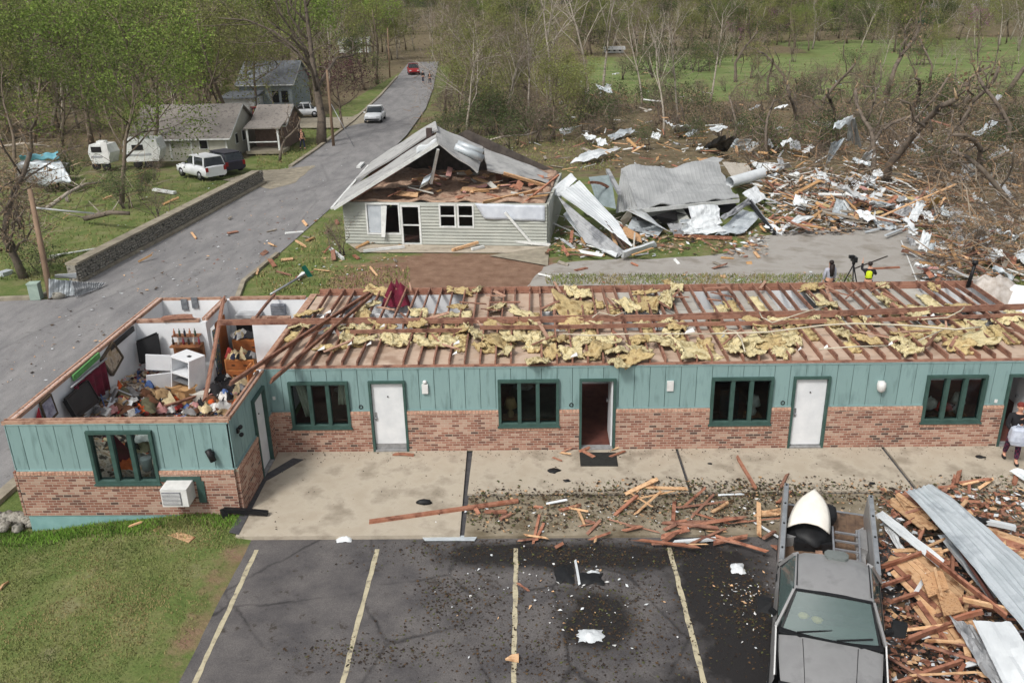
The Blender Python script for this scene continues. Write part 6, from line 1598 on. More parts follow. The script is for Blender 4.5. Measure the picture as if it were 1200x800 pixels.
# lawn blades
m_blade = mat('grass_blade', (110, 126, 64), (80, 96, 46), (128, 132, 80), ns=.8, det=6, rough=.9, lo=.35, hi=.65)
m_straw = mat('straw_blade', (152, 140, 96), (128, 116, 78), ns=1.5, rough=.95)
def blades(name, n, area, h0, h1, mats, seed, label, zf=hz, w=.012):
    r = np.random.RandomState(seed); P = area(r, n); n = len(P)
    rgb = random.Random(seed)
    a = r.uniform(0, 2 * pi, n); h = r.uniform(h0, h1, n); ln = r.uniform(.2, .9, n) * h; b = r.uniform(0, 2 * pi, n)
    z = np.array([zf(x, y) for x, y in P]) - .03
    x, y = P[:, 0], P[:, 1]
    v = np.empty((n, 3, 3))
    v[:, 0] = np.stack([x - np.cos(a) * w, y - np.sin(a) * w, z], 1); v[:, 1] = np.stack([x + np.cos(a) * w, y + np.sin(a) * w, z], 1)
    v[:, 2] = np.stack([x + np.cos(b) * ln, y + np.sin(b) * ln, z + h], 1)
    me = bpy.data.meshes.new(name)
    me.vertices.add(3 * n); me.vertices.foreach_set('co', v.reshape(-1))
    me.loops.add(3 * n); me.loops.foreach_set('vertex_index', np.arange(3 * n, dtype=np.int32))
    me.polygons.add(n); me.polygons.foreach_set('loop_start', np.arange(0, 3 * n, 3, dtype=np.int32))
    for m in mats: me.materials.append(m)
    k = np.array([0 if nz(px, py, .7, 3) + rgb.uniform(-.35, .35) < .18 else 1 for px, py in P], dtype=np.int32)
    me.polygons.foreach_set('material_index', k); me.update(calc_edges=True); me.validate()
    o = bpy.data.objects.new(name, me); COL.objects.link(o); o['kind'] = 'stuff'; o['label'] = label
    return o
def ar_lawn(r, n):
    P = np.stack([r.uniform(-17, -6.7, n * 2), r.uniform(-11, -3.1, n * 2)], 1)
    keep = [(x < -6.75 - .02 * (y + 4) + nz(x, y, 2) * .15) and not (-7.6 + nz(0, y, .8) * .4 < x and r.rand() < .7 and y < -4.5) and not (nz(x, y, .55, 7) < -.18 and r.rand() < .6) for x, y in P]
    return P[keep][:n]
blades('grass', 60000, ar_lawn, .015, .06, [m_blade, m_straw], 1, 'short spring grass of the lawn in front of the left wing')
def ar_w(r, n):
    P = np.stack([r.uniform(-13.8, -7.0, n * 2), r.normal(-3.35, .25, n * 2)], 1); return P[(P[:, 1] < -3.14)][:n]
blades('grass', 6000, ar_w, .05, .13, [mat('lush_blade', (96, 136, 40), (70, 104, 30), (112, 148, 56), ns=1.2), m_blade], 2, 'lush taller grass along the foot of the left wing')
# ------------------------------------------------------------------ wrecked grey house behind the motel
m_shing = mat('grey_shingle', (158, 158, 157), (136, 136, 136), (168, 168, 166), ns=1.5, det=9, rough=.9, bump=.3, bs=14, rand=.03)
m_sid = mat('grey_green_siding', (174, 176, 168), (158, 161, 154), ns=1.2, det=7, rough=.8)
m_wtrim = mat('white_trim', (220, 222, 220), (198, 200, 198), ns=3, rough=.6)
m_attic = mat('brown_attic_litter', (142, 112, 94), (96, 70, 58), (172, 146, 126), ns=1.6, det=9, rough=.95, bump=.8, bs=9)
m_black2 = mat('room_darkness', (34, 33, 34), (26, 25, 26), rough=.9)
gh = thing('grey_house', 'wrecked pale grey green house with its gable roof torn open behind the motel', 'house', (-4.4, 25, 0))
HA, HBp = Vector((-9.45, 21.9, 0)), Vector((.78, 20.75, 0)); HD = Vector((.95, 8.3, 0))
hd = (HBp - HA).normalized(); hn = Vector((hd.y, -hd.x, 0)); HL = (HBp - HA).length
Ph = wall_frame(HA, hd, hn)
hops = [(1.25, 2.85, .55, 2.0), (3.05, 3.88, 0.05, 1.9), (5.0, 5.7, .95, 1.98), (5.92, 6.6, .95, 1.98)]
mb = MB()
for r in split(0, HL, -.05, 2.1, hops): wall_box(mb, Ph, r[0], r[1], -.14, 0, r[2], r[3], m_sid)
mb.build('front_wall', gh)
mb = MB()
for k in range(13):
    for r in split(0, HL, .02 + k * .16, .02 + k * .16 + .15, hops): 
        c = [Ph(a, b, z) for a, b, z in ((r[0], .002, r[2]), (r[1], .002, r[2]), (r[1], .055, r[2]), (r[0], .055, r[2]), (r[0], .002, r[3]), (r[1], .002, r[3]))]
        mb.add(c, [(0, 1, 2, 3), (3, 2, 5, 4), (0, 3, 4), (1, 5, 2)], m_sid)
mb.build('lap_siding', gh)['kind'] = 'stuff'
for (a, b, off, nm) in ((HA, HA + HD, 0, 'side_wall'), (HBp, HBp + HD, 0, 'side_wall'), (HA + HD, HBp + HD, 0, 'rear_wall')):
    mb = MB(); d = (b - a).normalized(); mb.beam(a + d * .16 + Vector((0, 0, 1.0)), b - d * .02 + Vector((0, 0, 1.0)), .14, 2.1, m_sid); mb.build(nm, gh)
def frame_open(par, P, q, name, m, t=.08, glass=True, bars=(0, 0), dark=True):
    a0, a1, z0, z1 = q; mb = MB()
    for r in ((a0 - t, a1 + t, z1, z1 + t), (a0 - t, a1 + t, z0 - t, z0), (a0 - t, a0, z0, z1), (a1, a1 + t, z0, z1)): wall_box(mb, P, r[0], r[1], -.02, .06, r[2], r[3], m)
    f = mb.build(name, par)
    if bars[0]: mb = MB(); wall_box(mb, P, a0, a1, -.01, .05, (z0 + z1) / 2 - .03, (z0 + z1) / 2 + .03, m); mb.build('rail', f)
    if glass: mb = MB(); wall_box(mb, P, a0, a1, -.04, -.03, z0, z1, m_glass); mb.build('pane', f)
    return f
w1 = frame_open(gh, Ph, hops[0], 'window', m_wtrim, glass=False)
mb = MB(); wall_box(mb, Ph, 1.26, 2.0, -.03, -.01, .56, 1.99, mat('pale_window_board', (190, 196, 202), (170, 177, 184))); mb.build('sash', w1)
mb = MB(); mb.slab([Ph(2.0, .05, 1.95), Ph(2.3, .06, 1.95), Ph(2.15, .25, .4), Ph(1.95, .22, .4)], hn * .03, m_wtrim); mb.build('hanging_sash', w1)
d1 = frame_open(gh, Ph, hops[1], 'door', m_wtrim, t=.1, bars=(1, 0)); 
frame_open(gh, Ph, hops[2], 'window', m_wtrim, bars=(1, 0)); frame_open(gh, Ph, hops[3], 'window', m_wtrim, bars=(1, 0))
mb = MB(); wall_box(mb, Ph, .2, HL - .2, -7.8, -.3, -.02, .03, m_floorr); mb.build('floor', gh)
mb = MB()      # attic floor heaped with brown litter
mb.grid(lambda u, v: HA + (HBp - HA) * (.01 + .98 * u) + HD * (.02 + .95 * v) + Vector((0, 0, 2.12 + .3 * max(0, nz(u * 9, v * 7, 1, 3)) + .18 * nz(u * 22, v * 18, 1, 8) * min(1, v * 8) + .35 * max(0, nz(u * 3 + 1, v * 3, 1, 5)))), 60, 40, m_attic, True, .12)
mb.build('attic_floor', gh)
def roofq(name, q, m, par, t=.09, seed=0, n=(10, 8), wob=.05):
    A, B, C_, D = [Vector(c) for c in q]; mb = MB(); nn = (B - A).cross(D - A).normalized(); nn = nn if nn.z > 0 else -nn
    mb.grid(lambda u, v: A.lerp(B, u).lerp(D.lerp(C_, u), v) + nn * wob * nz(u * 3 + seed, v * 3, 1, seed), n[0], n[1], m, False, t if (B - A).cross(D - A).z > 0 else -t)
    return mb.build(name, par)
eF, eB = VY(391, 243, 21.1), VY(434, 193, 29.6); rF, rB = VY(513, 167, 22.0), VY(508, 146, 30.2)
roofq('roof_plane', (eF, rF, rF.lerp(rB, .40), eF.lerp(eB, .45)), m_shing, gh, seed=1, wob=.1)
up_ = Vector((0.1, 0, .22))
roofq('roof_plane', (eF.lerp(eB, .52) + up_, rF.lerp(rB, .5) + up_, rB + up_, eB + up_), m_shing, gh, seed=2, wob=.1)
mb = MB(); b0 = HA + HD; b1 = HBp + HD; mb.slab([b0 + Vector((0, -.1, 2.05)), b1 + Vector((0, -.1, 2.05)), (b0 + b1) / 2 + Vector((-.2, -.1, 4.5))], (0, .1, 0), mat('shade_gable_boards', (92, 84, 78), (66, 60, 56), ns=3)); mb.build('rear_gable', gh)  # rear gable boards, coloured dark to paint in the shade under the roof
for k in range(6):
    mb = MB(); f = k / 6; mb.beam(eF.lerp(eB, f + .1) + Vector((.3, 0, -.16)), rF.lerp(rB, f + .1) + Vector((0, 0, -.16)), .05, .14, m_wood); mb.build('rafter', gh)
mb = MB(); mb.beam(eF - Vector((0, .06, .06)), rF - Vector((0, .06, .06)), .05, .16, m_wtrim); mb.build('bargeboard', gh)
mb = MB(); mb.beam(eF - Vector((.1, 0, .05)), eB - Vector((.1, 0, .05)), .12, .1, m_wtrim); mb.build('eave_gutter', gh)
roofq('roof_plane', (rF + Vector((.05, 0, 0)), VY(561, 201, 22.4), VY(566, 172, 28.5), rB + Vector((.05, 0, 0))), m_shing, gh, seed=4, wob=.12)
roofq('roof_plane', (VY(572, 197, 24.2), VY(643, 214, 24.3), VY(644, 204, 28.5), VY(566, 171, 29)), m_shing, gh, seed=6, wob=.2)
mb = MB()
for (a, b, n_) in ((VY(513, 170, 22), VY(505, 215, 23), 0),): mb.beam(a - Vector((0, 0, .2)), b, .12, .12, m_wtrim)
mb.build('king_post', gh)
mb = MB(); c = VY(503, 157, 26); mb.box(c, (.3, .3, .6), mat('sooty_brick', (84, 70, 66), (58, 50, 48))); mb.build('chimney', gh)
t = thing('roof_vent_duct', 'pale rolled metal duct lying on the torn roof of the grey house', 'duct', VY(545, 180, 24))
mb = MB(); mb.tube([VY(533, 172, 23.6), VY(566, 186, 23.8)], .2, m_galv, 10); mb.build('duct', t); mb = MB(); mb.tube([VY(536, 168, 24.5), VY(566, 179, 24.5)], .18, m_galv, 10); mb.build('duct', t)
mb = MB(); mb.grid(lambda u, v: VY(488 + 24 * u, 176 - 10 * u + 8 * v, 22.6) + Vector((0, 0, .12 + .06 * sin(u * 9))), 8, 4, m_wsheet, True, .02); tag(mb.build('white_tarp'), 'small white sheet lying near the ridge of the grey house', 'sheet')
mb = MB(); q = [Vector(Ph(a, .045, z)) for a, z in ((6.75, 2.12), (10.2, 2.05), (10.2, 1.25), (7.2, 1.35))]
mb.grid(lambda u, v: q[0].lerp(q[1], u).lerp(q[3].lerp(q[2], u), v) + hn * (.04 * sin(u * 13) + .04), 16, 6, mat('house_wrap', (206, 212, 220), (186, 192, 202), ns=2), True, .01); mb.build('house_wrap', gh)
mb = MB(); mb.grid(lambda u, v: VY(497 + 10 * u - 6 * v, 208 - 6 * u + 14 * v, 21.3) + Vector((0, .1 * sin(v * 8), 0)), 6, 8, m_galv, True, .01); mb.build('torn_flashing', gh)
rg = random.Random(13)
for k in range(60):      # loose timber and wallboard on the attic floor
    u, v = rg.random(), rg.uniform(.02, .8); p = HA + (HBp - HA) * (.22 + .76 * u) + HD * v + Vector((0, 0, 2.35)); a = rg.uniform(0, pi); L = rg.uniform(.4, 1.6)
    m, lb = rg.choice(((m_rawp, 'tan'), (m_redp, 'red brown'), (m_ceilg, 'grey'), (m_card, 'brown'), (mat('pink_foam', (206, 158, 152), (180, 132, 126)), 'pink')))
    mb = MB(); mb.beam(p, p + Vector((cos(a), sin(a) * .6, rg.uniform(-.1, .25))) * L, rg.uniform(.08, .4), rg.uniform(.03, .07), m, roll=rg.uniform(-.4, .4), jag=.1)
    tag(mb.build('attic_board'), '%s board lying in the open attic of the grey house' % lb, 'board', '%s boards in the open attic' % lb)
for (a, b, w, lb) in ((VY(590, 203, 22.5), VY(640, 218, 22.3), .2, 'long tan rafter across the right side of the open attic'), (VY(605, 245, 20.9), VY(655, 205, 22), .12, 'thin red board sticking up from the right end of the grey house'), (VY(566, 237, 21), VY(636, 222, 22.4), .2, 'long tan board along the right eave of the grey house')):
    mb = MB(); mb.beam(a, b, .06, w, m_rawp if 'tan' in lb else m_redp, roll=.6); tag(mb.build('rafter'), lb, 'rafter')
structure(sheet_from('porch_slab', [(q_.x, q_.y) for q_ in (G(422, 296), G(640, 297), G(641, 289), G(408, 286))], .02, m_conc))
structure(sheet_from('porch_slab', [(q_.x, q_.y) for q_ in (G(573, 300), G(642, 312), G(644, 288), G(640, 290))], .03, m_curb))
for (a, b, za, zb, lb) in (((426, 294), (474, 289), .1, .1, 'white post lying on the porch slab of the grey house'), ((568, 279), (645, 287), .3, .1, 'long white rail fallen along the right part of the grey house wall'), ((592, 249), (624, 286), 1.7, .1, 'white post leaning against the right part of the grey house wall'), ((553, 292), (567, 289), .1, .1, 'short white post on the porch slab'), ((387, 291), (402, 303), .08, .05, 'short white post on the grass left of the grey house'), ((530, 293), (560, 284), .1, .2, 'brown plank on the porch slab')):
    mb = MB(); mb.beam(G(*a, za), G(*b, zb), .14, .12, m_wtrim if 'white' in lb else m_rawp); tag(mb.build('fallen_post'), lb, 'post')
# fallen street sign on the grass
t = thing('street_sign', 'toppled street sign with a green blade lying on the grass by the street corner', 'street sign', G(345, 325, 0))
mb = MB(); mb.tube([G(317, 345, .05), G(358, 321, .25)], .05, m_metal, 8); mb.build('pole', t)
mb = MB(); mb.slab([G(353, 313, .75), G(357, 311, .78), G(366, 324, .2), G(361, 325, .2)], (.02, .02, .02), mat('sign_green', (30, 128, 110), (24, 110, 96), rough=.4)); mb.build('sign_blade', t)

# ------------------------------------------------------------------ collapsed building and its panels
cb = thing('collapsed_building', 'collapsed grey metal roofed building squashed on the ground behind the motel', 'building', (8, 25, 0))
m_mroof = mat('grey_metal_roof', (166, 168, 168), (148, 150, 150), ns=.8, det=7, rough=.6)
cf = [G(747, 245, 1.35), G(866, 233, 1.0), G(842, 191, 1.5), G(728, 198, 1.9)]
sheet('roof_plane', '', '', [cf[3], cf[0], cf[1], cf[2]], m_mroof, .3, .012, nv=16, wob=.34, bend=-.25, seed=3, t=.06, parent=cb)
sheet('roof_plane', '', '', [G(842, 191, 1.45), G(800, 194, 1.4), G(836, 184, 1.2), G(848, 186, 1.2)], m_mroof, .3, .02, parent=cb)
sheet('roof_plane', '', '', [G(846, 190, 1.4), G(862, 215, 1.1), G(884, 206, .7), G(876, 192, .8)], mat('tan_metal', (186, 180, 170), (168, 160, 148)), .3, .02, seed=8, parent=cb)
sheet('roof_plane', '', '', [G(728, 198, 1.9), G(722, 250, .5), G(747, 245, 1.35), G(733, 205, 1.8)], m_mroof, .3, .02, seed=5, parent=cb)
mb = MB()
for a, b in zip((cf[0], cf[1]), (cf[1], cf[0])): pass
mb.beam(cf[0] - Vector((0, .05, .1)), cf[1] - Vector((0, .05, .1)), .06, .2, m_wtrim); mb.build('fascia', cb)
mb = MB(); mb.slab([G(748, 248, 1.1), G(800, 244, .9), G(812, 262, .2), G(770, 262, .2)], (0, .12, 0), m_sid); w_ = mb.build('front_wall', cb)
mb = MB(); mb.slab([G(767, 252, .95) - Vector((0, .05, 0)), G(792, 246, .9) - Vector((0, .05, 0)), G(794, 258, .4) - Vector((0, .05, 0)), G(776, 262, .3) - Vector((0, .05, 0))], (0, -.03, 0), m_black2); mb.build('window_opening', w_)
mb = MB(); mb.slab([G(690, 208, 2.2), G(716, 205, 2.3), G(722, 245, .9), G(700, 240, 1.0)], (0, .1, 0), mat('blue_grey_wall', (132, 144, 146), (112, 124, 126))); mb.build('side_wall', cb)
mb = MB(); mb.beam(G(690, 214, 2.3), G(716, 222, 1.6), .1, .14, m_redp, segs=4, bow=.15); mb.build('rafter', cb)
mb = MB(); mb.grid(lambda u, v: cf[0].lerp(cf[1], u).lerp(cf[3].lerp(cf[2], u), v) * 1.0 - Vector((0, 0, .6 + .2 * nz(u * 4, v * 4))), 8, 8, m_black2, True); mb.build('under_roof_shade', cb)  # near-black sheet that paints in the shade beneath the fallen roof
PAN = [('large white wall panel tipped over left of the collapsed building', [(656, 228, 1.9), (740, 290, .5), (724, 262, 1.0), (679, 213, 2.2)], m_wsheet, .05, .08),
 ('white wall panel end standing at the top left of the tipped white box', [(641, 226, 1.9), (654, 231, 1.6), (676, 211, 2.3), (669, 204, 2.5)], m_wsheet, .03, .06),
 ('grey underside panel below the tipped white box', [(654, 231, 1.8), (732, 295, .35), (722, 302, .05), (686, 284, .3)], m_galvg, .06, .05),
 ('narrow pale panel leaning under the tipped white box', [(660, 252, 1.0), (688, 286, .15), (694, 283, .2), (666, 246, 1.1)], m_galv, .03, .05),
 ('white strip lying along the foot of the tipped white box', [(686, 285, .2), (722, 302, .12), (724, 297, .2), (692, 281, .3)], m_wsheet, .02, .05),
 ('thick white beam panel at the lower right end of the tipped white box', [(728, 301, .15), (768, 288, .2), (766, 282, .5), (730, 294, .55)], m_wsheet, .02, .12),
 ('tan inner panel of the tipped white box', [(724, 274, .5), (752, 285, .3), (750, 276, .35), (732, 266, .55)], m_osb, .02, .04),
 ('pale blue grey sheet spread in front of the collapsed building', [(735, 268, .2), (770, 278, .1), (778, 268, .2), (742, 254, .5)], m_galv, .05, .02),
 ('bent white sheet leaning on the front of the collapsed building', [(733, 246, 1.5), (785, 272, .15), (772, 264, .3), (752, 244, 1.5)], m_wsheet, .06, .02),
 ('wide white metal sheet crumpled under the front eave', [(806, 242, 1.3), (812, 270, .3), (846, 262, .5), (842, 240, 1.2)], m_wsheet, .16, .02),
 ('white curled sheet sticking out below the right half of the metal roof', [(796, 258, .8), (800, 276, .15), (850, 272, .2), (836, 252, .7)], m_wsheet, .3, .02),
 ('pale sheet curving round the right corner of the collapsed building', [(838, 275, .15), (872, 274, .12), (892, 252, .4), (870, 246, .6)], m_galv, .12, .02),
 ('rolled grey sheet at the right corner of the collapsed building', [(842, 256, .8), (850, 258, .7), (880, 238, 1.0), (876, 233, 1.2)], m_galvg, .15, .02),
 ('dark ribbed sheet lying flat before the collapsed building', [(778, 258, .3), (790, 276, .1), (812, 276, .1), (798, 262, .3)], m_galvg, .08, .02),
 ('white panel lying on the rubble right of the collapsed building', [(870, 226, .9), (884, 240, .5), (897, 232, .5), (886, 218, .9)], m_wsheet, .08, .02),
 ('pointed white sheet lying at the end of the gravel drive', [(910, 272, .15), (930, 264, .3), (956, 254, .3), (935, 252, .6)], m_wsheet, .1, .02),
 ('grey white sheet bent upward right of the rubble', [(972, 258, .3), (992, 256, .2), (996, 236, .5), (980, 234, .7)], m_galv, .1, .02)]
for k, (lb, q, m, wob, th) in enumerate(PAN):
    sheet('fallen_sheet', lb, 'panel', [H(*c) for c in q], m, .3, .012, nv=8, wob=wob, seed=k * 2.7 + 1, t=th)
t = thing('white_pipe', 'thick white pipe jutting from the right end of the collapsed building', 'pipe', G(870, 212, 1.2)); a, b = G(855, 214, 1.3), G(893, 203, 1.5)
mb = MB(); mb.tube([a, b], .32, m_wsheet, 12, cap=False); mb.build('pipe_wall', t)
for (a, b, za, zb, m, w, lb) in (((878, 236), (908, 274), 1.0, .1, m_blk, .16, 'dark metal beam leaning down right of the collapsed building'), ((880, 234), (911, 275), 1.1, .1, m_metal, .05, 'bright metal bar beside the dark leaning beam'), ((668, 207), (640, 228), 2.4, 1.7, mat('dark_edge', (82, 66, 58)), .12, 'brown edge beam along the tipped white box'), ((790, 276), (858, 279), .15, .1, m_redp, .14, 'red brown board in front of the collapsed building'), ((676, 212), (732, 292), 2.2, .5, mat('dark_edge', (82, 66, 58)), .08, 'dark edge strip of the tipped white box'), ((712, 200), (726, 226), 2.3, 2.0, m_galvg, .2, 'grey ridge piece at the left of the collapsed building')):
    mb = MB(); mb.beam(G(*a, za), G(*b, zb), w, w, m); tag(mb.build('beam'), lb, 'beam')
t = thing('wire_panel', 'small pale wallboard with black holes standing before the collapsed building', 'panel', G(735, 262, .3))
mb = MB(); mb.slab([G(731, 266, .5), G(741, 254, 1.0), G(738, 244, 1.5), G(727, 258, 1.0)], (0, .06, 0), mat('beige_panel', (180, 178, 166))); mb.build('board', t)

# ------------------------------------------------------------------ debris field to the right and behind
DF = []
m_bkf = mat('weathered_board', (150, 142, 130), (118, 110, 100), ns=4)
def field(n, boxes, seed, where, lo=.4, hi=2.2, z=(.05, .5)):
    rg = random.Random(seed)
    for k in range(n):
        u0, u1, v0, v1 = rg.choice(boxes); u, v = rg.uniform(u0, u1), rg.uniform(v0, v1); zz = rg.uniform(*z); p = G(u, v, zz)
        L = rg.uniform(lo, hi); a = rg.uniform(0, pi); r = rg.random()
        if r < .68 or n < 30:
            m, c = rg.choice(((m_rawp, 'pale tan'), (m_redp, 'red brown'), (m_bkf, 'weathered grey'), (m_wood, 'dark red'), (m_wtrim, 'white'), (m_card, 'brown')))
            mb = MB(); mb.beam(p, p + Vector((cos(a), sin(a), rg.uniform(-.05, .3))) * L, rg.uniform(.06, .22), rg.uniform(.03, .08), m, roll=rg.uniform(-.6, .6), jag=L * .05, rg=rg)
            DF.append(tag(mb.build('broken_board'), '%s %s broken board %s' % ('long' if L > 1.4 else 'short', c, where), 'board', 'broken boards ' + where))
        elif r < .86:
            s = rg.uniform(.4, 1.1); m, c = rg.choice(((m_galv, 'bluish'), (m_wsheet, 'white'), (m_galvg, 'grey'), (m_wsheet, 'white')))
            d1_, d2_ = Vector((cos(a), sin(a), rg.uniform(0, .6))) * s, Vector((-sin(a), cos(a), rg.uniform(-.2, .5))) * s * rg.uniform(.4, 1)
            o = sheet('sheet_scrap', 'crumpled %s metal scrap %s' % (c, where), 'metal scrap', [p, p + d1_, p + d1_ + d2_, p + d2_], m, .5, .0, nu=8, nv=6, wob=.2, seed=k * 1.9, t=.01, group='metal scraps ' + where); DF.append(o)
        else:
            s = rg.uniform(.4, .9); m, c = rg.choice(((m_osb, 'tan'), (m_ceilg, 'grey'), (mat('pink_foam', (186, 152, 146), (160, 126, 120)), 'pink'), (m_card, 'brown'), (m_osb, 'tan'), (m_insd, 'yellow')))
            b2 = Vector((cos(a), sin(a), rg.uniform(-.05, .2))) * s; c2 = Vector((-sin(a), cos(a), rg.uniform(-.1, .25))) * s * rg.uniform(.35, .7); mb = MB(); mb.slab([p, p + b2, p + b2 + c2 * .7, p + b2 * .7 + c2, p + b2 * .4 + c2 * .8, p + c2], (0, 0, .03), m)
            DF.append(tag(mb.build('panel_scrap'), 'broken %s panel piece %s' % (c, where), 'board', 'panel pieces ' + where))
field(140, [(895, 985, 205, 270), (985, 1080, 215, 262), (1000, 1100, 232, 262)], 41, 'on the rubble behind the drive')
field(70, [(1080, 1200, 255, 315), (1100, 1200, 285, 330)], 42, 'by the right drive edge')
field(80, [(880, 1200, 160, 225)], 43, 'among the torn trees', .4, 1.8)
field(46, [(690, 900, 140, 190)], 44, 'behind the collapsed building', .4, 2.0)
field(24, [(560, 720, 165, 205)], 45, 'on the grass behind the grey house', .3, 1.2, (.03, .12))
field(36, [(650, 1200, 85, 150)], 46, 'in the far brush', .6, 2.0, (.2, 2.0))
field(24, [(385, 470, 290, 325), (300, 400, 260, 330)], 47, 'on the grass left of the grey house', .3, 1.0, (.02, .06))
field(20, [(640, 900, 285, 330)], 48, 'on the gravel drive', .2, .7, (.01, .04))
field(16, [(20, 300, 215, 310)], 49, 'on the lawn beyond the street', .4, 1.6, (.03, .1))
for k in range(46):      # more pale torn sheet metal spread wide through the wreckage
    u, v = rnd.choice(((rnd.uniform(880, 1200), rnd.uniform(150, 240)), (rnd.uniform(660, 1200), rnd.uniform(95, 165)), (rnd.uniform(1060, 1200), rnd.uniform(230, 320)))); zz = rnd.uniform(.1, 1.2); p = G(u, v, zz); s = rnd.uniform(.5, 1.7) if v < 235 else rnd.uniform(.4, .9); a = rnd.uniform(0, pi)
    m, c = rnd.choice(((m_galv, 'bluish'), (m_wsheet, 'white'), (m_galvg, 'grey'))); d1_, d2_ = Vector((cos(a), sin(a), rnd.uniform(.1, .9))) * s, Vector((-sin(a), cos(a), rnd.uniform(-.3, .3))) * s * .5
    DF.append(sheet('torn_sheet', 'long torn %s metal strip %s' % (c, 'in the far brush' if v < 150 else 'in the wreckage on the right'), 'metal scrap', [p, p + d1_, p + d1_ + d2_, p + d2_], m, .5, .0, nu=8, nv=8, wob=.22, seed=k * 2.3, t=.01, group='torn metal strips'))
order_labels(DF)
rg = random.Random(9)
def fdf(rg):
    b = rg.choice([(890, 1000, 200, 275)] * 3 + [(985, 1120, 215, 270)] * 3 + [(1080, 1215, 240, 330)] * 3 + [(690, 900, 150, 200)] + [(880, 1215, 150, 220)] * 2 + [(640, 900, 270, 300)]); p = G(rg.uniform(b[0], b[1]), rg.uniform(b[2], b[3]), .05); return p.x, p.y, True
chips('rubble', 12000, fdf, .02, [m_redp, m_rawp, m_bark, m_leafd, m_wsheet, m_ceilg, m_card, m_attic], .04, .22, label='splintered rubble strewn over the ground behind the motel', seed=8, up=.25)
def loose_boards(n, boxes, seed, label):
    rg = random.Random(seed); mb = MB()
    for k in range(n):
        b = rg.choice(boxes); z = rg.uniform(.03, .3); p = G(rg.uniform(b[0], b[1]), rg.uniform(b[2], b[3]), z); a = rg.uniform(0, pi); L = rg.uniform(.3, 1.5)
        mb.beam(p, p + Vector((cos(a), sin(a), rg.uniform(-.05, .35))) * L, rg.uniform(.04, .2), rg.uniform(.02, .06), rg.choice((m_rawp, m_redp, m_bkf, m_wood, m_wtrim, m_card, m_ceilg, m_galvg, m_bkf)), roll=rg.uniform(-.8, .8), jag=L * .06, rg=rg)
    o = mb.build('loose_timber', recenter=False); o['kind'] = 'stuff'; o['label'] = label
loose_boards(520, [(890, 1000, 205, 272), (985, 1110, 212, 262), (1090, 1210, 240, 325), (890, 1200, 165, 215)], 51, 'small broken timber strewn between the larger boards of the rubble')
loose_boards(160, [(640, 900, 140, 200), (640, 1200, 90, 150), (640, 760, 250, 300)], 52, 'small broken timber strewn through the brush')
def twigs(n, boxes, seed, label, lo, hi, zmax):
    rg = random.Random(seed); mb = MB()
    for k in range(n):
        b = rg.choice(boxes); p = G(rg.uniform(b[0], b[1]), rg.uniform(b[2], b[3]), 0); p.z = rg.random() ** 2 * zmax; L = rg.uniform(lo, hi) * (.5 + .5 * rg.random())
        d = Vector((rg.gauss(0, 1), rg.gauss(0, .6), rg.gauss(.25, .5))).normalized() * L; e = p + d * .55 + Vector((rg.gauss(0, .1), rg.gauss(0, .1), rg.gauss(.05, .12))) * L
        w = L * rg.uniform(.008, .018); q = Vector((0, 0, 1)) * w if abs(d.z) < L * .6 else Vector((1, 0, 0)) * w
        mb.add([p - q, e - q * .7, p + d, e + q * .7, p + q], [(0, 1, 3, 4), (1, 2, 3)], rg.choice((m_dt1, m_dt2, m_dt3)))
    o = mb.build('dead_twigs', recenter=False); o['kind'] = 'stuff'; o['label'] = label
m_dt1, m_dt2, m_dt3 = mat('grey_twig', (158, 146, 130)), mat('tan_dead_twig', (150, 122, 94)), mat('dark_twig', (82, 70, 60))
twigs(7000, [(860, 1215, 100, 235), (1080, 1215, 220, 330), (640, 1200, 90, 160), (930, 1215, 150, 240)], 61, 'tangle of dead twigs and branches in the wreckage on the right', .5, 2.2, 2.6)
twigs(2600, [(480, 760, 100, 175), (0, 190, 150, 250), (0, 60, 150, 300)], 62, 'tangle of dead twigs and branches in the brush', .5, 2.0, 2.2)
def fgr(rg):
    b = rg.choice([(300, 420, 255, 340), (385, 480, 285, 320), (560, 700, 160, 200), (0, 300, 200, 330), (640, 1000, 320, 333)]); p = G(rg.uniform(b[0], b[1]), rg.uniform(b[2], b[3])); return p.x, p.y, True
chips('litter_bits', 900, fgr, lambda x, y: hz(x, y), [m_rawp, m_wsheet, m_leafd, m_redp], .03, .12, label='small light scraps strewn over the grass', seed=18, up=.08)
def frd(rg):
    p = G(rg.uniform(0, 420), rg.uniform(150, 440)); return p.x, p.y, -19 < p.x < -12.8 and p.y < 60
chips('road_bits', 500, frd, lambda x, y: hz(x, y) + .01, [m_bark, m_leafd, m_rawp, m_wsheet], .02, .1, label='dark twigs and bits strewn over the street', seed=19, up=.05)
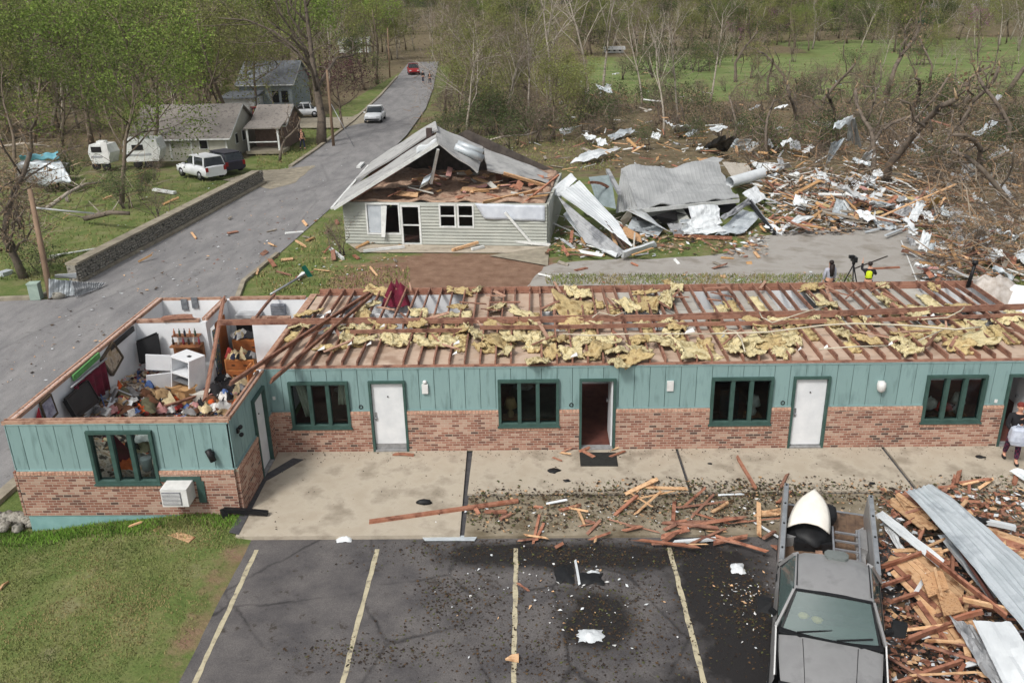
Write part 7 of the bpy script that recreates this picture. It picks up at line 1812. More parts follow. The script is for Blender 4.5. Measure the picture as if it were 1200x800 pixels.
# named pieces of the field
for (a, b, za, zb, w, m, lb) in (((1022, 258), (1120, 216), .3, 1.9, .12, m_rawp, 'long tan board propped up across the rubble on the right'), ((1068, 252), (1100, 226), .2, 1.5, .16, m_rawp, 'tan board propped beside the yellow panel'), ((1078, 264), (1108, 256), .1, .2, .14, mat('yellow_timber', (206, 178, 110)), 'yellow timber lying at the edge of the gravel drive'), ((1038, 276), (1058, 268), .2, .2, .14, m_galv, 'pale blue pipe lying on the gravel drive'), ((1014, 272), (1030, 268), .1, .2, .12, m_galv, 'short grey green pipe at the edge of the rubble'), ((1056, 282), (1074, 328), .02, .02, .05, m_wtrim, 'long thin white strip lying on the gravel drive'), ((1018, 315), (1054, 313), .04, .04, .12, m_redp, 'reddish pole lying on the gravel drive by the yellow vest'), ((1110, 304), (1138, 296), .1, .2, .2, m_rawp, 'tan split timber at the right edge of the gravel drive'), ((1000, 315), (1040, 300), .03, .03, .05, m_bark, 'thin dark pole lying on the gravel drive'), ((58, 300), (126, 289), .05, .05, .1, m_wtrim, 'long white strip on the lawn beyond the street'), ((0, 322), (12, 318), .05, .05, .4, m_galv, 'pale sheet end lying on the lawn at the left edge'), ((180, 222), (205, 226), .2, .1, .3, m_wtrim, 'white broken panel on the lawn below the white station wagon'), ((420, 196), (425, 191), .1, .1, .3, m_wtrim, 'white panel at the right edge of the street')):
    mb = MB(); mb.beam(G(*a, za), G(*b, zb), w, w * .5, m); tag(mb.build('timber'), lb, 'timber')
mb = MB(); mb.slab([G(1086, 247, .2), G(1096, 244, .2), G(1103, 230, 1.3), G(1092, 234, 1.3)], (.1, .1, .02), mat('yellow_board', (206, 170, 92), (186, 150, 78))); tag(mb.build('panel'), 'yellow panel standing in the rubble on the right', 'panel')
sheet('metal_sheet', 'deep red brown roof piece at the far right of the gravel drive', 'roof piece', [H(1158, 300, .3), H(1190, 312, .2), H(1192, 302, .4), H(1166, 290, .6)], m_redp, .2, .03)
for k, (q, lb) in enumerate((([(966, 198, .4), (974, 168, 2.4), (990, 162, 2.6), (984, 172, 2.2)], 'long pale blue sheet hanging below the bent sheet in the torn trees'), ([(976, 152, 3.6), (978, 144, 3.9), (1000, 135, 4.4), (996, 146, 3.8)], 'pale blue sheet wrapped around a branch of the torn trees'), ([(996, 138, 4.2), (1002, 138, 4.2), (1010, 172, 2.0), (992, 165, 2.4)], 'grey sheet hanging vertically in the torn trees'), ([(1008, 188, .8), (1026, 184, 1.2), (1026, 172, 1.8), (1012, 180, 1.5)], 'crumpled white sheet at the foot of the torn trees'), ([(1010, 216, .1), (1026, 220, .2), (1026, 206, .9), (1012, 204, .8)], 'white board standing under the torn trees'), ([(1104, 190, .4), (1112, 176, 1.4), (1124, 168, 1.8), (1124, 180, 1.0)], 'white rounded sheet in the torn trees at the right'), ([(1126, 212, .2), (1146, 206, .5), (1150, 192, 1.4), (1128, 192, 1.2)], 'large crumpled pale sheet in the brush at the right'), ([(1152, 150, .8), (1156, 160, .4), (1174, 150, .8), (1168, 140, 1.6)], 'white hanging sheet in the far right brush'), ([(1184, 150, .6), (1200, 154, .6), (1204, 136, 1.6), (1188, 134, 1.6)], 'white sheet at the right edge of the brush'), ([(1160, 206, .3), (1164, 212, .1), (1174, 194, .8), (1170, 192, 1.0)], 'narrow pale sheet leaning at the right edge of the brush'), ([(855, 172, .3), (872, 176, .2), (880, 164, 1.2), (858, 162, 1.0)], 'pale blue sheet in the brush behind the collapsed building'), ([(880, 190, .3), (892, 204, .2), (928, 196, .3), (924, 190, 1.0)], 'curled white sheet on the rubble behind the white pipe'), ([(712, 158, .3), (740, 150, .5), (744, 154, .3), (718, 163, .1)], 'long pale sheet lying on the grass behind the collapsed building'), ([(655, 152, .5), (682, 146, .8), (676, 150, .4), (664, 157, .2)], 'white crumpled sheet in the brush at the foot of the bare trees'), ([(788, 150, .3), (808, 156, .2), (810, 146, 1.2), (790, 148, 1.0)], 'white crate like scrap in the brush'), ([(824, 172, .1), (852, 178, .1), (862, 162, 2.2), (844, 160, 1.8)], 'dark tent shaped sheet behind the collapsed building'), ([(668, 190, .1), (690, 176, .7), (728, 172, .5), (700, 186, .3)], 'bent white gutter behind the collapsed building'), ([(697, 98, 3.2), (702, 104, 2.8), (718, 110, 2.4), (716, 104, 2.8)], 'pale sheet caught in the bare trees'), ([(682, 112, 2.0), (686, 116, 1.6), (690, 108, 2.4), (686, 104, 2.8)], 'small pale sheet wrapped round a bare trunk'))):
    sheet('metal_sheet', lb, 'metal sheet', [H(*c) for c in q], m_blk if 'dark' in lb else m_wsheet if 'white' in lb else m_galv, .5, .0, nu=10, nv=10, wob=.25, seed=k * 3.1, t=.015)

# ------------------------------------------------------------------ houses, trailers and cars beyond the street
def gable_house(name, label, x0, x1, y0, y1, z0, ze, zr, wm, rm, rz=0, over=.35, axis='x'):
    t = thing(name, label, 'house', ((x0 + x1) / 2, (y0 + y1) / 2, 0))
    mb = MB()
    for a, b in (((x0, y0), (x1, y0 + .15)), ((x0, y1 - .15), (x1, y1)), ((x0, y0 + .151), (x0 + .15, y1 - .151)), ((x1 - .15, y0 + .151), (x1, y1 - .151))): mb.rng((*a, z0), (*b, ze), wm)
    mb.build('wall', t)['kind'] = 'stuff'
    ym = (y0 + y1) / 2
    for x in (x0, x1):
        mb = MB(); mb.slab([(x - .06, y0, ze), (x - .06, y1, ze), (x - .06, ym, zr)], (.12, 0, 0), wm); mb.build('gable', t)
    sl = (zr - ze) / (ym - y0)
    for s, ya in ((-1, y0), (1, y1)):
        mb = MB(); e = ya + s * over; ez = ze - sl * over
        mb.slab([(x0 - over, e, ez), (x1 + over, e, ez), (x1 + over, ym - s * .0, zr), (x0 - over, ym - s * .0, zr)], (0, 0, .09 + (.004 if s > 0 else 0)), rm); mb.build('roof', t)
    for x in (x0 - over, x1 + over):
        mb = MB(); mb.beam((x, y0 - over, ze - sl * over - .02), (x, ym, zr - .02), .05, .14, m_wtrim); mb.build('bargeboard', t)
    mb = MB(); mb.beam((x0 - over, y0 - over - .04, ze - sl * over), (x1 + over, y0 - over - .04, ze - sl * over), .06, .1, m_wtrim); mb.build('gutter', t)
    return t
m_hs = mat('cream_siding', (186, 184, 172), (172, 170, 158), ns=2)
m_rf2 = mat('taupe_shingle', (126, 120, 114), (104, 99, 95), (138, 132, 126), ns=3.5, det=8, rough=.95, bump=.3)
h2 = gable_house('cream_house', 'cream sided house with a taupe shingle roof beyond the white station wagon', -31.6, -24.0, 48.3, 56.2, -.4, 1.75, 3.75, m_hs, m_rf2)
for x in (-28.6, -26.9, -24.1):
    mb = MB(); mb.rng((x - .06, 48.25, -.3), (x + .06, 48.31, 1.74), m_wtrim); mb.build('corner_board', h2)
for x, w in ((-25.9, .6), (-30.2, .5)):
    mb = MB(); mb.rng((x - w / 2 - .07, 48.24, .75), (x + w / 2 + .07, 48.3, 1.6), m_wtrim); f = mb.build('window_frame', h2)
    mb = MB(); mb.rng((x - w / 2, 48.215, .82), (x + w / 2, 48.235, 1.53), m_black2); mb.build('pane', f)
for y in (50.2, 52.0):
    mb = MB(); mb.rng((-24.02, y, .8), (-23.95, y + .7, 1.7), m_wtrim); f = mb.build('window_frame', h2); mb = MB(); mb.rng((-23.945, y + .08, .88), (-23.93, y + .62, 1.62), m_black2); mb.build('pane', f)
hp = gable_house('porch_house', 'small brick house end with a shingled porch roof right of the cream house', -23.0, -20.6, 52.5, 58, 0, 2.1, 3.3, mat('dull_brick_far', (122, 100, 90), (100, 84, 76), ns=5), m_rf2)
mb = MB(); mb.slab([(-23.2, 50.2, 2.0), (-20.2, 50.2, 2.0), (-20.2, 52.3, 2.35), (-23.2, 52.3, 2.35)], (0, 0, .1), m_rf2); mb.build('porch_roof', hp)
for x in (-23.0, -20.5): mb = MB(); mb.beam((x, 50.4, 0), (x, 50.4, 2.0), .14, .14, m_wtrim); mb.build('porch_post', hp)
mb = MB(); mb.rng((-23.2, 50.2, 0), (-20.2, 52.4, .25), m_curb); mb.build('porch_floor', hp)
mb = MB(); mb.beam((-22.9, 50.35, .95), (-20.6, 50.35, .95), .06, .08, m_wtrim); mb.build('porch_rail', hp)
h3 = gable_house('blue_grey_house', 'blue grey house with a grey roof behind the bare trees left of the street', -31.5, -25.8, 76, 84, 0, 3.4, 5.4, mat('blue_grey_siding', (150, 160, 164), (136, 146, 150)), mat('slate_roof', (126, 130, 136), (110, 114, 120), ns=3))
mb = MB(); mb.rng((-32.4, 72.5, 0), (-29.0, 75.9, 2.2), m_wtrim); mb.build('garage', h3)
mb = MB(); mb.slab([(-32.6, 72.2, 2.2), (-28.8, 72.2, 2.2), (-28.8, 75.9, 2.6), (-32.6, 75.9, 2.6)], (0, 0, .1), MATS['slate_roof']); mb.build('garage_roof', h3)
for x in (-27.6, -26.6): mb = MB(); mb.rng((x - .35, 75.9, 1.4), (x + .35, 75.97, 2.6), m_black2); mb.build('window', h3)
# distant buildings, parts kept simple
for k, (u, v, w, hgt, lb, wm) in enumerate(((415, 62, 7, 3.4, 'pale distant house behind the trees left of the street', m_wtrim), (60, 6, 40, 5, 'long white distant building at the top left', m_wtrim), (110, 4, 50, 4.5, 'low grey distant building at the top left', m_galvg), (865, 4, 30, 4, 'grey distant shed beyond the meadow', m_galvg), (1010, 6, 20, 4, 'distant pale barn beyond the meadow', m_wtrim), (1130, 3, 34, 5, 'grey distant buildings at the top right', m_galvg), (720, 62, 4, 1.2, 'white distant camper in the brush', m_wtrim))):
    p = G(u, max(v, 9), 0); t = gable_house('distant_house', lb, p.x - w / 2, p.x + w / 2, p.y, p.y + w * .6, 0, hgt * .65, hgt, wm, m_shing)
    for q_ in range(3): mb = MB(); x = p.x + (q_ - 1) * w * .3; mb.rng((x - w * .06, p.y - .08, hgt * .25), (x + w * .06, p.y + .0, hgt * .5), m_black2); mb.build('window', t)
def camper(label, x, y, L, Wd, Hh, rz, roof=m_wtrim):
    t = thing('camper_trailer', label, 'trailer', (x, y, 0)); R = Matrix.Translation((x, y, 0)) @ Matrix.Rotation(rz, 4, 'Z')
    def bb(mb, nm, par=t): mb.v = [tuple(R @ Vector(v)) for v in mb.v]; return mb.build(nm, par)
    mb = MB(); mb.slab([(-L / 2, -Wd / 2, .5), (L / 2, -Wd / 2, .5), (L / 2 + .25, -Wd / 2, 1.3), (L / 2, -Wd / 2, Hh), (-L / 2, -Wd / 2, Hh), (-L / 2 - .2, -Wd / 2, 1.3)], (0, Wd, 0), m_wtrim); bb(mb, 'body')
    mb = MB(); mb.box((0, -Wd / 2 - .01, 1.0), (L, .02, .15), m_galvg); bb(mb, 'stripe')
    for xx in (-L * .1,):
        mb = MB(); mb.box((xx, -Wd / 2 - .02, 1.55), (.8, .04, .4), m_black2); bb(mb, 'window')
    mb = MB(); mb.box((L * .42, -Wd / 2 - .02, 1.35), (.5, .03, 1.5), m_plq); bb(mb, 'door')
    for xx in (-.4, .4):
        mb = MB(); mb.lathe((xx, -Wd / 2 + .1, .32), [(.2, -.1), (.32, -.08), (.32, .08), (.2, .1)], m_rub, 12, rot=(pi / 2, 0, 0)); bb(mb, 'wheel')
    mb = MB(); mb.box((0, 0, Hh + .1), (.6, .5, .2), m_wtrim); bb(mb, 'roof_vent')
camper('white camper trailer end left of the vine covered tree', -32.2, 44.6, 1.3, 1.4, 1.9, -.1)
camper('white wrecked camper trailer right of the vine covered tree', -29.5, 45.6, 2.3, 2.0, 2.1, .15)
t = thing('tarp_shed', 'crushed grey shed with a torn blue tarp on top at the left', 'shed', (-33, 38, 0))
mb = MB(); q = [H(24, 190, 1.9), H(70, 187, 2.0), H(84, 212, .8), H(46, 218, .3)]
mb.grid(lambda u, v: q[0].lerp(q[1], u).lerp(q[3].lerp(q[2], u), v) + Vector((0, 0, .25 * nz(u * 4, v * 4, 1, 2))), 14, 12, m_galv, True, .03); mb.build('grey_cover', t)
mb = MB(); q2 = [H(22, 183, 2.4), H(68, 178, 2.5), H(70, 186, 2.1), H(25, 189, 2.0)]
mb.grid(lambda u, v: q2[0].lerp(q2[1], u).lerp(q2[3].lerp(q2[2], u), v) + Vector((0, 0, .06 * sin(u * 20))), 16, 4, mat('blue_tarp', (112, 168, 182), (92, 146, 162), ns=3), True, .02); mb.build('tarp', t)
mb = MB(); mb.box((-34.6, 40.2, .6), (3.0, 1.6, 1.2), m_galvg, rot=(.1, .15, .2)); mb.build('shed_wall', t)
crumple('white_scrap', tuple(H(66, 212, .5)), 1.4, .8, .8, m_wsheet, 'crumpled white sheeting below the crushed shed with the blue tarp', 'sheet', seed=4, n=10)
crumple('white_scrap', tuple(H(52, 206, .8)), .9, .6, .6, m_wsheet, 'second crumpled white sheeting on the crushed shed', 'sheet', seed=9, n=10)

def car(name, label, cat, loc, rz, paint, L=4.5, Wd=1.78, Hh=1.5, style='suv'):
    """x along the length, front at +x"""
    t = thing(name, label, cat, loc); R = Matrix.Translation(loc) @ Matrix.Rotation(rz, 4, 'Z')
    def bb(mb, nm, par=t): mb.v = [tuple(R @ Vector(v)) for v in mb.v]; return mb.build(nm, par)
    h = L / 2; w = Wd / 2
    def loft(secs, m):
        mb = MB(); n = 12; rows = []
        for (x, ww, z0, z1) in secs:
            rows.append([(x, y * ww, z0 + (z1 - z0) * z) for y, z in ((-.8, 0), (-1, .18), (-1, .6), (-.94, .88), (-.75, 1), (0, 1.03), (.75, 1), (.94, .88), (1, .6), (1, .18), (.8, 0))])
        skin(mb, rows, m); mb.add(rows[0], [tuple(range(11))], m); mb.add(rows[-1], [tuple(range(11))[::-1]], m); return mb
    zb = Hh * .62
    if style == 'pickup': cab = (-.05, .27); 
    else: cab = {'suv': (-.47, .2), 'sedan': (-.30, .18)}[style]
    bb(loft([(-h, w * .9, .3, zb * .94), (-h + .12, w * .97, .24, zb), (-h * .4, w, .22, zb * 1.02), (h * .3, w, .22, zb), (h * .7, w * .98, .22, zb * .9), (h - .12, w * .92, .25, zb * .8), (h, w * .82, .32, zb * .68)], paint), 'body')
    c0, c1 = cab[0] * L, cab[1] * L
    rk = .12 if style == 'suv' else .55
    bb(loft([(c0, w * .86, zb * .9, zb + .02), (c0 + rk, w * .8, zb * .9, Hh - .06), (c0 + rk + .1, w * .8, zb * .9, Hh - .02), (c1 - .65, w * .8, zb * .9, Hh - .02), (c1, w * .86, zb * .9, zb + .02)], m_cglass), 'glass_house')
    mb = MB(); mb.slab([(c0 + rk, -w * .74, Hh - .03), (c1 - .62, -w * .74, Hh - .03), (c1 - .62, w * .74, Hh - .03), (c0 + rk, w * .74, Hh - .03)], (0, 0, .045), paint); bb(mb, 'roof')
    for s in (-1, 1):
        for x in ([c0 + rk * .6, (c0 + c1) / 2] if style != 'pickup' else [c0 + .1]):
            mb = MB(); mb.beam((x, s * w * .93, zb * .98), (x + (.12 if x < 0 else 0), s * w * .78, Hh - .03), .1, .05, paint); bb(mb, 'pillar')
        mb = MB(); mb.box((h - .03, s * w * .66, zb * .68), (.08, .34, .14), MATS['headlamp']); bb(mb, 'headlight')
        mb = MB(); mb.box((-h + .02, s * w * .78, zb * .8), (.06, .2, .3), MATS['tail_lamp_red']); bb(mb, 'taillight')
        mb = MB(); mb.box((c1 - .2, s * (w + .08), zb * 1.03), (.12, .16, .12), paint); bb(mb, 'side_mirror')
        for x in (-h * .6, h * .62):
            mb = MB(); mb.lathe((x, s * (w - .09), .33), [(.2, -.1), (.33, -.09), (.33, .09), (.2, .1)], m_rub, 16, rot=(pi / 2, 0, 0)); wl_ = bb(mb, 'wheel')
            mb = MB(); mb.lathe((x, s * (w + .0), .33), [(.2, -.02), (.2, .02), (.05, .02)], m_metal, 10, rot=(pi / 2, 0, 0)); bb(mb, 'rim', wl_)
    mb = MB(); mb.box((h - .02, 0, .42), (.1, Wd * .8, .14), m_blk); bb(mb, 'bumper')
    if style == 'pickup': mb = MB(); mb.box((-h * .55, 0, zb * 1.0), (L * .38, Wd * .8, .04), m_blk); bb(mb, 'cargo_bed')
    return t
m_cglass = mat('car_glass', (36, 42, 46), (30, 36, 40), rough=.08, spec=.6)
m_wcar = mat('white_car_paint', (226, 228, 230), (216, 219, 222), rough=.3, spec=.5)
m_rcar = mat('red_car_paint', (156, 40, 44), (140, 32, 38), rough=.35); m_dcar = mat('dark_car_paint', (46, 46, 58), (38, 38, 48), rough=.35); m_scar = mat('silver_car_paint', (188, 192, 196), (176, 180, 185), rough=.35)
p = G(237, 207); car('station_wagon', 'white station wagon parked in the driveway beside the stone wall', 'car', (p.x, p.y, 0), radians(138), m_wcar, 4.3, 1.75, 1.6)
p = G(263, 203); car('parked_car', 'dark car half hidden behind the white station wagon', 'car', (p.x - .6, p.y + 1.2, 0), radians(138), m_dcar, 4.3, 1.75, 1.5)
p = G(437, 144); car('oncoming_car', 'white car driving down the street towards the motel', 'car', (p.x, p.y + 1.5, 0), radians(-88), m_wcar, 4.5, 1.78, 1.5, 'sedan')
p = G(483, 88); car('red_pickup', 'red pickup truck far up the street', 'pickup truck', (p.x, p.y + 2, 0), radians(-80), m_rcar, 5.2, 1.9, 1.75, 'pickup')
p = G(355, 137); car('parked_sedan', 'silver white sedan parked in front of the blue grey house', 'car', (p.x, p.y, 0), radians(190), m_wcar, 4.4, 1.75, 1.45, 'sedan')
p = G(312, 142); car('red_vehicle', 'red utility vehicle parked by the white garage', 'car', (p.x, p.y, 0), radians(30), m_rcar, 3.2, 1.6, 1.5)
p = G(1088, 29); car('dark_truck', 'dark green truck far off beyond the meadow', 'truck', (p.x, p.y, 0), radians(185), mat('dark_green_paint', (44, 66, 62)), 9.5, 3.2, 4.2, 'pickup')
# tiny figures up the street and on the lawn
for k, (u, v, c, lb) in enumerate(((496, 97, 'black', 'dark clothed person walking far up the street, left of two'), (504, 99, 'black', 'dark clothed person walking far up the street, right of two'), (355, 175, 'black', 'dark clothed person standing on the lawn left of the street'))):
    p = G(u, v); person(lb, (p.x, p.y, 0), .4 * k, 1.72, top=cm(c), legs=cm('navy'), hair=m_hair, pose='walk')
# poles
m_pole = mat('weathered_pole', (138, 116, 96), (110, 90, 74), ns=3, det=7, rough=.9, stretch=(1, 1, .2))
def pole(label, a, b, r=.14, arm=False):
    arm = False
    t = thing('utility_pole', label, 'utility pole', a); mb = MB(); mb.tube([a, Vector(a).lerp(b, .5), b], [r, r * .9, r * .75], m_pole, 8); mb.build('shaft', t)
    if arm: mb = MB(); mb.beam(Vector(b) + Vector((-.9, 0, -.5)), Vector(b) + Vector((.9, 0, -.5)), .1, .12, m_pole); mb.build('crossarm', t)
    return t
a = G(60, 350); pole('leaning brown utility pole broken off beside the vine choked stump', a, VY(35, 222, a.y + 1.5), .13)
a = G(391, 171); pole('brown utility pole at the street edge beside the large bare tree', a, VY(383, 82, a.y), .13, True)
a = G(457, 91); pole('thin utility pole far up the left side of the street', a, VY(454, 33, a.y), .13, True)
mb = MB(); mb.tube([VY(388, 122, G(391, 171).y), G(415, 172)], .03, m_metal, 5); tag(mb.build('guy_wire'), 'guy wire slanting from the brown utility pole to the street', 'wire')
mb = MB(); mb.tube([VY(36, 243, 15), VY(76, 247, 15.5), VY(110, 250, 17)], .04, m_wtrim, 5); tag(mb.build('cable'), 'pale cable hanging off the leaning utility pole', 'cable')
t = thing('utility_box', 'pale green utility box standing at the kerb by the leaning pole', 'utility box', G(43, 352))
p = G(42, 351); mb = MB(); mb.box(p + Vector((0, .1, .34)), (.42, .36, .68), mat('utility_green', (160, 178, 166), (142, 160, 150)), rot=(0, 0, .1)); mb.build('cabinet', t); mb = MB(); mb.box(p + Vector((0, .1, .7)), (.46, .4, .06), MATS['utility_green'], rot=(0, 0, .1)); mb.build('lid', t)
sheet('metal_sheet', 'ribbed grey metal sheet wrapped against the leaning pole at the street corner', 'metal sheet', [H(57, 350, .05), H(57, 327, .95), H(92, 330, .6), H(90, 346, .05)], m_galv, .2, .03, wob=.06, seed=3, nv=6)
sheet('metal_sheet', 'twisted tail of ribbed metal sheet pointing into the street', 'metal sheet', [H(88, 348, .05), H(84, 330, .7), H(124, 331, .12), H(118, 337, .05)], m_galvg, .12, .04, wob=.08, seed=5, nv=6)
mb = MB(); mb.slab([H(64, 326, .7), H(64, 322, .95), H(89, 320, .95), H(89, 326, .7)], (0, .05, 0), m_wsheet); tag(mb.build('white_board'), 'white board on top of the ribbed sheet by the leaning pole', 'board')
# ------------------------------------------------------------------ trees
def tmat(name, a, b, c=None):
    m = mat(name, a, b, c, ns=.5, det=4, rough=.9, rand=.22, spec=.1); n, l = m.node_tree.nodes, m.node_tree.links     # leaves let light through
    tr = n.new('ShaderNodeBsdfTranslucent'); mx = n.new('ShaderNodeMixShader'); mx.inputs[0].default_value = .22; bs_ = n['Principled BSDF']
    l.new(bs_.inputs['Base Color'].links[0].from_socket, tr.inputs[0]); l.new(bs_.outputs[0], mx.inputs[1]); l.new(tr.outputs[0], mx.inputs[2]); l.new(mx.outputs[0], n['Material Output'].inputs[0])
    return m
m_bk = mat('tree_bark', (98, 86, 74), (70, 60, 52), (120, 108, 94), ns=2.2, det=7, rough=.95, rand=.15, coord='obj')
m_bkg = mat('grey_bark', (146, 136, 124), (112, 102, 92), (164, 156, 144), ns=2.0, det=7, rough=.95, rand=.15, coord='obj')
m_bkd = mat('dark_bark', (92, 83, 74), (62, 56, 51), (116, 105, 94), ns=2.2, det=7, rough=.95, rand=.12, coord='obj')
m_tw = mat('brown_twig', (132, 116, 102), (102, 88, 76), ns=2, rough=.95, rand=.2, coord='obj')
m_twr = mat('tan_twig', (156, 134, 108), (120, 100, 80), (172, 152, 126), ns=2, rough=.95, rand=.2, coord='obj')
m_split = mat('split_wood', (178, 156, 126), (150, 126, 98), ns=3, rough=.9, coord='obj')
LEAF = dict(green=[tmat('fresh_leaf', (128, 144, 72), (100, 118, 58)), tmat('mid_leaf', (110, 124, 68), (84, 98, 54))],
            olive=[tmat('yellow_green_leaf', (144, 148, 86), (116, 122, 70)), tmat('olive_tree_leaf', (126, 130, 80), (104, 108, 66))],
            bright=[tmat('bright_leaf', (138, 160, 76), (112, 134, 62)), tmat('fresh_leaf2', (122, 142, 72), (98, 118, 58))],
            bud=[tmat('bud_haze', (138, 126, 112), (116, 104, 92)), tmat('bud_haze2', (128, 120, 98), (106, 100, 80))],
            plum=[tmat('plum_bud', (112, 78, 84), (86, 60, 66))],
            dark=[tmat('evergreen_leaf', (84, 98, 62), (64, 78, 48)), tmat('evergreen_leaf2', (98, 106, 70), (76, 86, 54))],
            pink=[tmat('redbud_bloom', (158, 104, 140), (134, 84, 120))],
            vine=[tmat('dead_vine', (154, 132, 108), (120, 100, 80)), tmat('dead_vine2', (136, 118, 96), (106, 90, 72))])
def grow(seed, H=9.0, r0=.16, kids_=(7, 5, 5), up=.55, spread=1.0, base=.3, bark=m_bk, twig=m_tw, snap=0.0, wand=.12, fine=3, stems=1, tl=.5, gnarl=.25):
    """trunk, limbs and twigs as tapered tubes; returns (trunk builder, twig builder, twig tips)"""
    rg = random.Random(seed); T, Tw = MB(), MB(); tips = []
    def axis_pts(p, d, L, n, w, upb):
        P = [Vector(p)]; d = Vector(d).normalized()
        for i in range(n):
            d = (d + Vector((rg.gauss(0, w), rg.gauss(0, w), rg.gauss(0, w) + upb))).normalized(); P.append(P[-1] + d * L / n)
        return P
    def rec(P, r, lev, L):
        n = kids_[lev]
        for k in range(n):
            t = (base if lev == 0 else .2) + (1 - (base if lev == 0 else .2)) * (k + rg.random()) / n; t = min(t, .98)
            i = t * (len(P) - 1); a = int(min(i, len(P) - 2)); p = P[a].lerp(P[a + 1], i - a)
            ad = (P[a + 1] - P[a]).normalized(); ang = rg.uniform(0, 2 * pi)
            s = ad.cross(Vector((cos(ang), sin(ang), .3))).normalized()
            d = (ad * up + s * spread * rg.uniform(.6, 1.1)).normalized()
            l = L * (.62 if lev == 0 else .52) * (1.15 - .55 * t) * rg.uniform(.75, 1.2)
            rr = r * (1 - t * .6) * (.5 if lev == 0 else .5)
            if snap and rg.random() < snap: l *= rg.uniform(.2, .5)
            if lev == len(kids_) - 1:
                e = axis_pts(p, d, l, 2, .22, .08)
                w = max(.006, rr * .8); q = (e[2] - e[0]).cross(Vector((.3, .9, .2))).normalized() * w
                Tw.add([e[0] - q, e[0] + q, e[1] + q * .7, e[2], e[1] - q * .7], [(0, 1, 2, 3, 4)], twig)
                for f in range(fine):
                    tt = rg.random(); b = e[0].lerp(e[2], tt); dd = ((e[2] - e[0]).normalized() * .7 + Vector((rg.gauss(0, .6), rg.gauss(0, .6), rg.gauss(.1, .5)))).normalized() * l * tl
                    q2 = dd.cross(Vector((.2, .3, .9))).normalized() * w * .55; Tw.add([b - q2, b + q2, b + dd], [(0, 1, 2)], twig); tips.append(b + dd)
                tips.append(e[2])
            else:
                e = axis_pts(p, d, l, 3 if lev else 4, gnarl, .06)
                n_ = 5 if lev == 0 else 4
                br = snap and rg.random() < snap
                (T if lev == 0 else T).tube(e, [rr * (1 - .7 * j / (len(e) - 1)) if not br else rr * (1 - .25 * j / (len(e) - 1)) for j in range(len(e))], bark, n_)
                if br: T.tube([e[-1], e[-1] + (e[-1] - e[-2]).normalized() * .12], [rr * .7, rr * .25], m_split, 4)
                rec(e, rr, lev + 1, l)
    for s in range(stems):
        a = rg.uniform(0, 6.3); d0 = Vector((cos(a) * .35, sin(a) * .35, 1)) if stems > 1 else Vector((rg.gauss(0, .05), rg.gauss(0, .05), 1))
        h = H * rg.uniform(.7, 1) if stems > 1 else H
        P = axis_pts(Vector((cos(a) * .3 * (stems > 1), sin(a) * .3 * (stems > 1), -.1)), d0, h * (.92 if not snap else .85), 6, wand, .05)
        T.tube(P, [r0 * (1.25 if j == 0 else 1) * (1 - (.8 if not snap else .45) * j / 6) for j in range(7)], bark, 7)
        if snap: T.tube([P[-1], P[-1] + Vector((rg.gauss(0, .08), rg.gauss(0, .08), .3))], [r0 * .42, r0 * .05], m_split, 5)
        rec(P, r0, 0, h)
    return T, Tw, tips
def leaves(tips, n, size, mats, seed, spread=.35, droop=0):
    rg = random.Random(seed); mb = MB()
    tw = [rg.random() ** 1.5 for _ in tips]
    for k in range(n):
        i = rg.randrange(len(tips))
        if rg.random() > .35 + tw[i]: continue
        p = tips[i] + Vector((rg.gauss(0, spread), rg.gauss(0, spread), rg.gauss(0, spread * .8) - droop * rg.random()))
        a = Vector((rg.gauss(0, 1), rg.gauss(0, 1), rg.gauss(0, .7))).normalized() * size * rg.uniform(.5, 1.3)
        b = a.cross(Vector((rg.gauss(0, 1), rg.gauss(0, 1), rg.gauss(0, 1)))).normalized() * size * rg.uniform(.3, .8)
        mb.add([p - a, p + b, p + a, p - b], [(0, 1, 2, 3)], mats[int(tw[i] * 7.99) % len(mats)])
    return mb
PROTO = {}
def proto(kind, seed, leafset=None, nl=0, lsize=.16, lsp=.35, droop=0, **kw):
    T, Tw, tips = grow(seed, **kw)
    tm, wm_ = T.mesh('trunk'), Tw.mesh('branches')
    lm = leaves(tips, nl, lsize, LEAF[leafset], seed + 99, lsp, droop).mesh('crown') if nl else None
    PROTO.setdefault(kind, []).append((tm, wm_, lm, kw.get('H', 9.0)))
for s in range(3): proto('green', 10 + s, 'green', 5400, .095, .34, H=9, r0=.17, kids_=(9, 6, 5), spread=.8, up=.65)
for s in range(3): proto('olive', 20 + s, 'olive', 5400, .09, .34, H=9, r0=.17, kids_=(8, 5, 6), bark=m_bk, fine=4)
for s in range(2): proto('bright', 30 + s, 'bright', 5200, .095, .34, H=8, r0=.17, kids_=(9, 6, 5), spread=.8, up=.65)
for s in range(3): proto('bare', 40 + s, 'bud', 900, .09, .3, H=10, r0=.15, kids_=(9, 6, 6), up=.8, spread=.8, bark=m_bkg, twig=m_tw, fine=5, base=.25)
for s in range(3): proto('tall_bare', 50 + s, None, 0, H=12, r0=.15, kids_=(8, 4, 5), up=.9, spread=.6, bark=m_bkg, twig=m_bkg, fine=3, base=.4, wand=.06)
for s in range(4): proto('broken', 60 + s, 'vine', 140, .07, .35, H=5, r0=.125, kids_=(7, 4, 4), up=.6, spread=.9, bark=m_bkd, twig=m_twr, snap=.5, fine=3, base=.35, wand=.22, gnarl=.4)
for s in range(4): proto('thicket', 70 + s, 'bud', 420, .05, .3, H=2.8, r0=.045, kids_=(5, 4, 4), up=.7, spread=.9, bark=m_bkd, twig=m_tw, stems=5, fine=4, wand=.2)
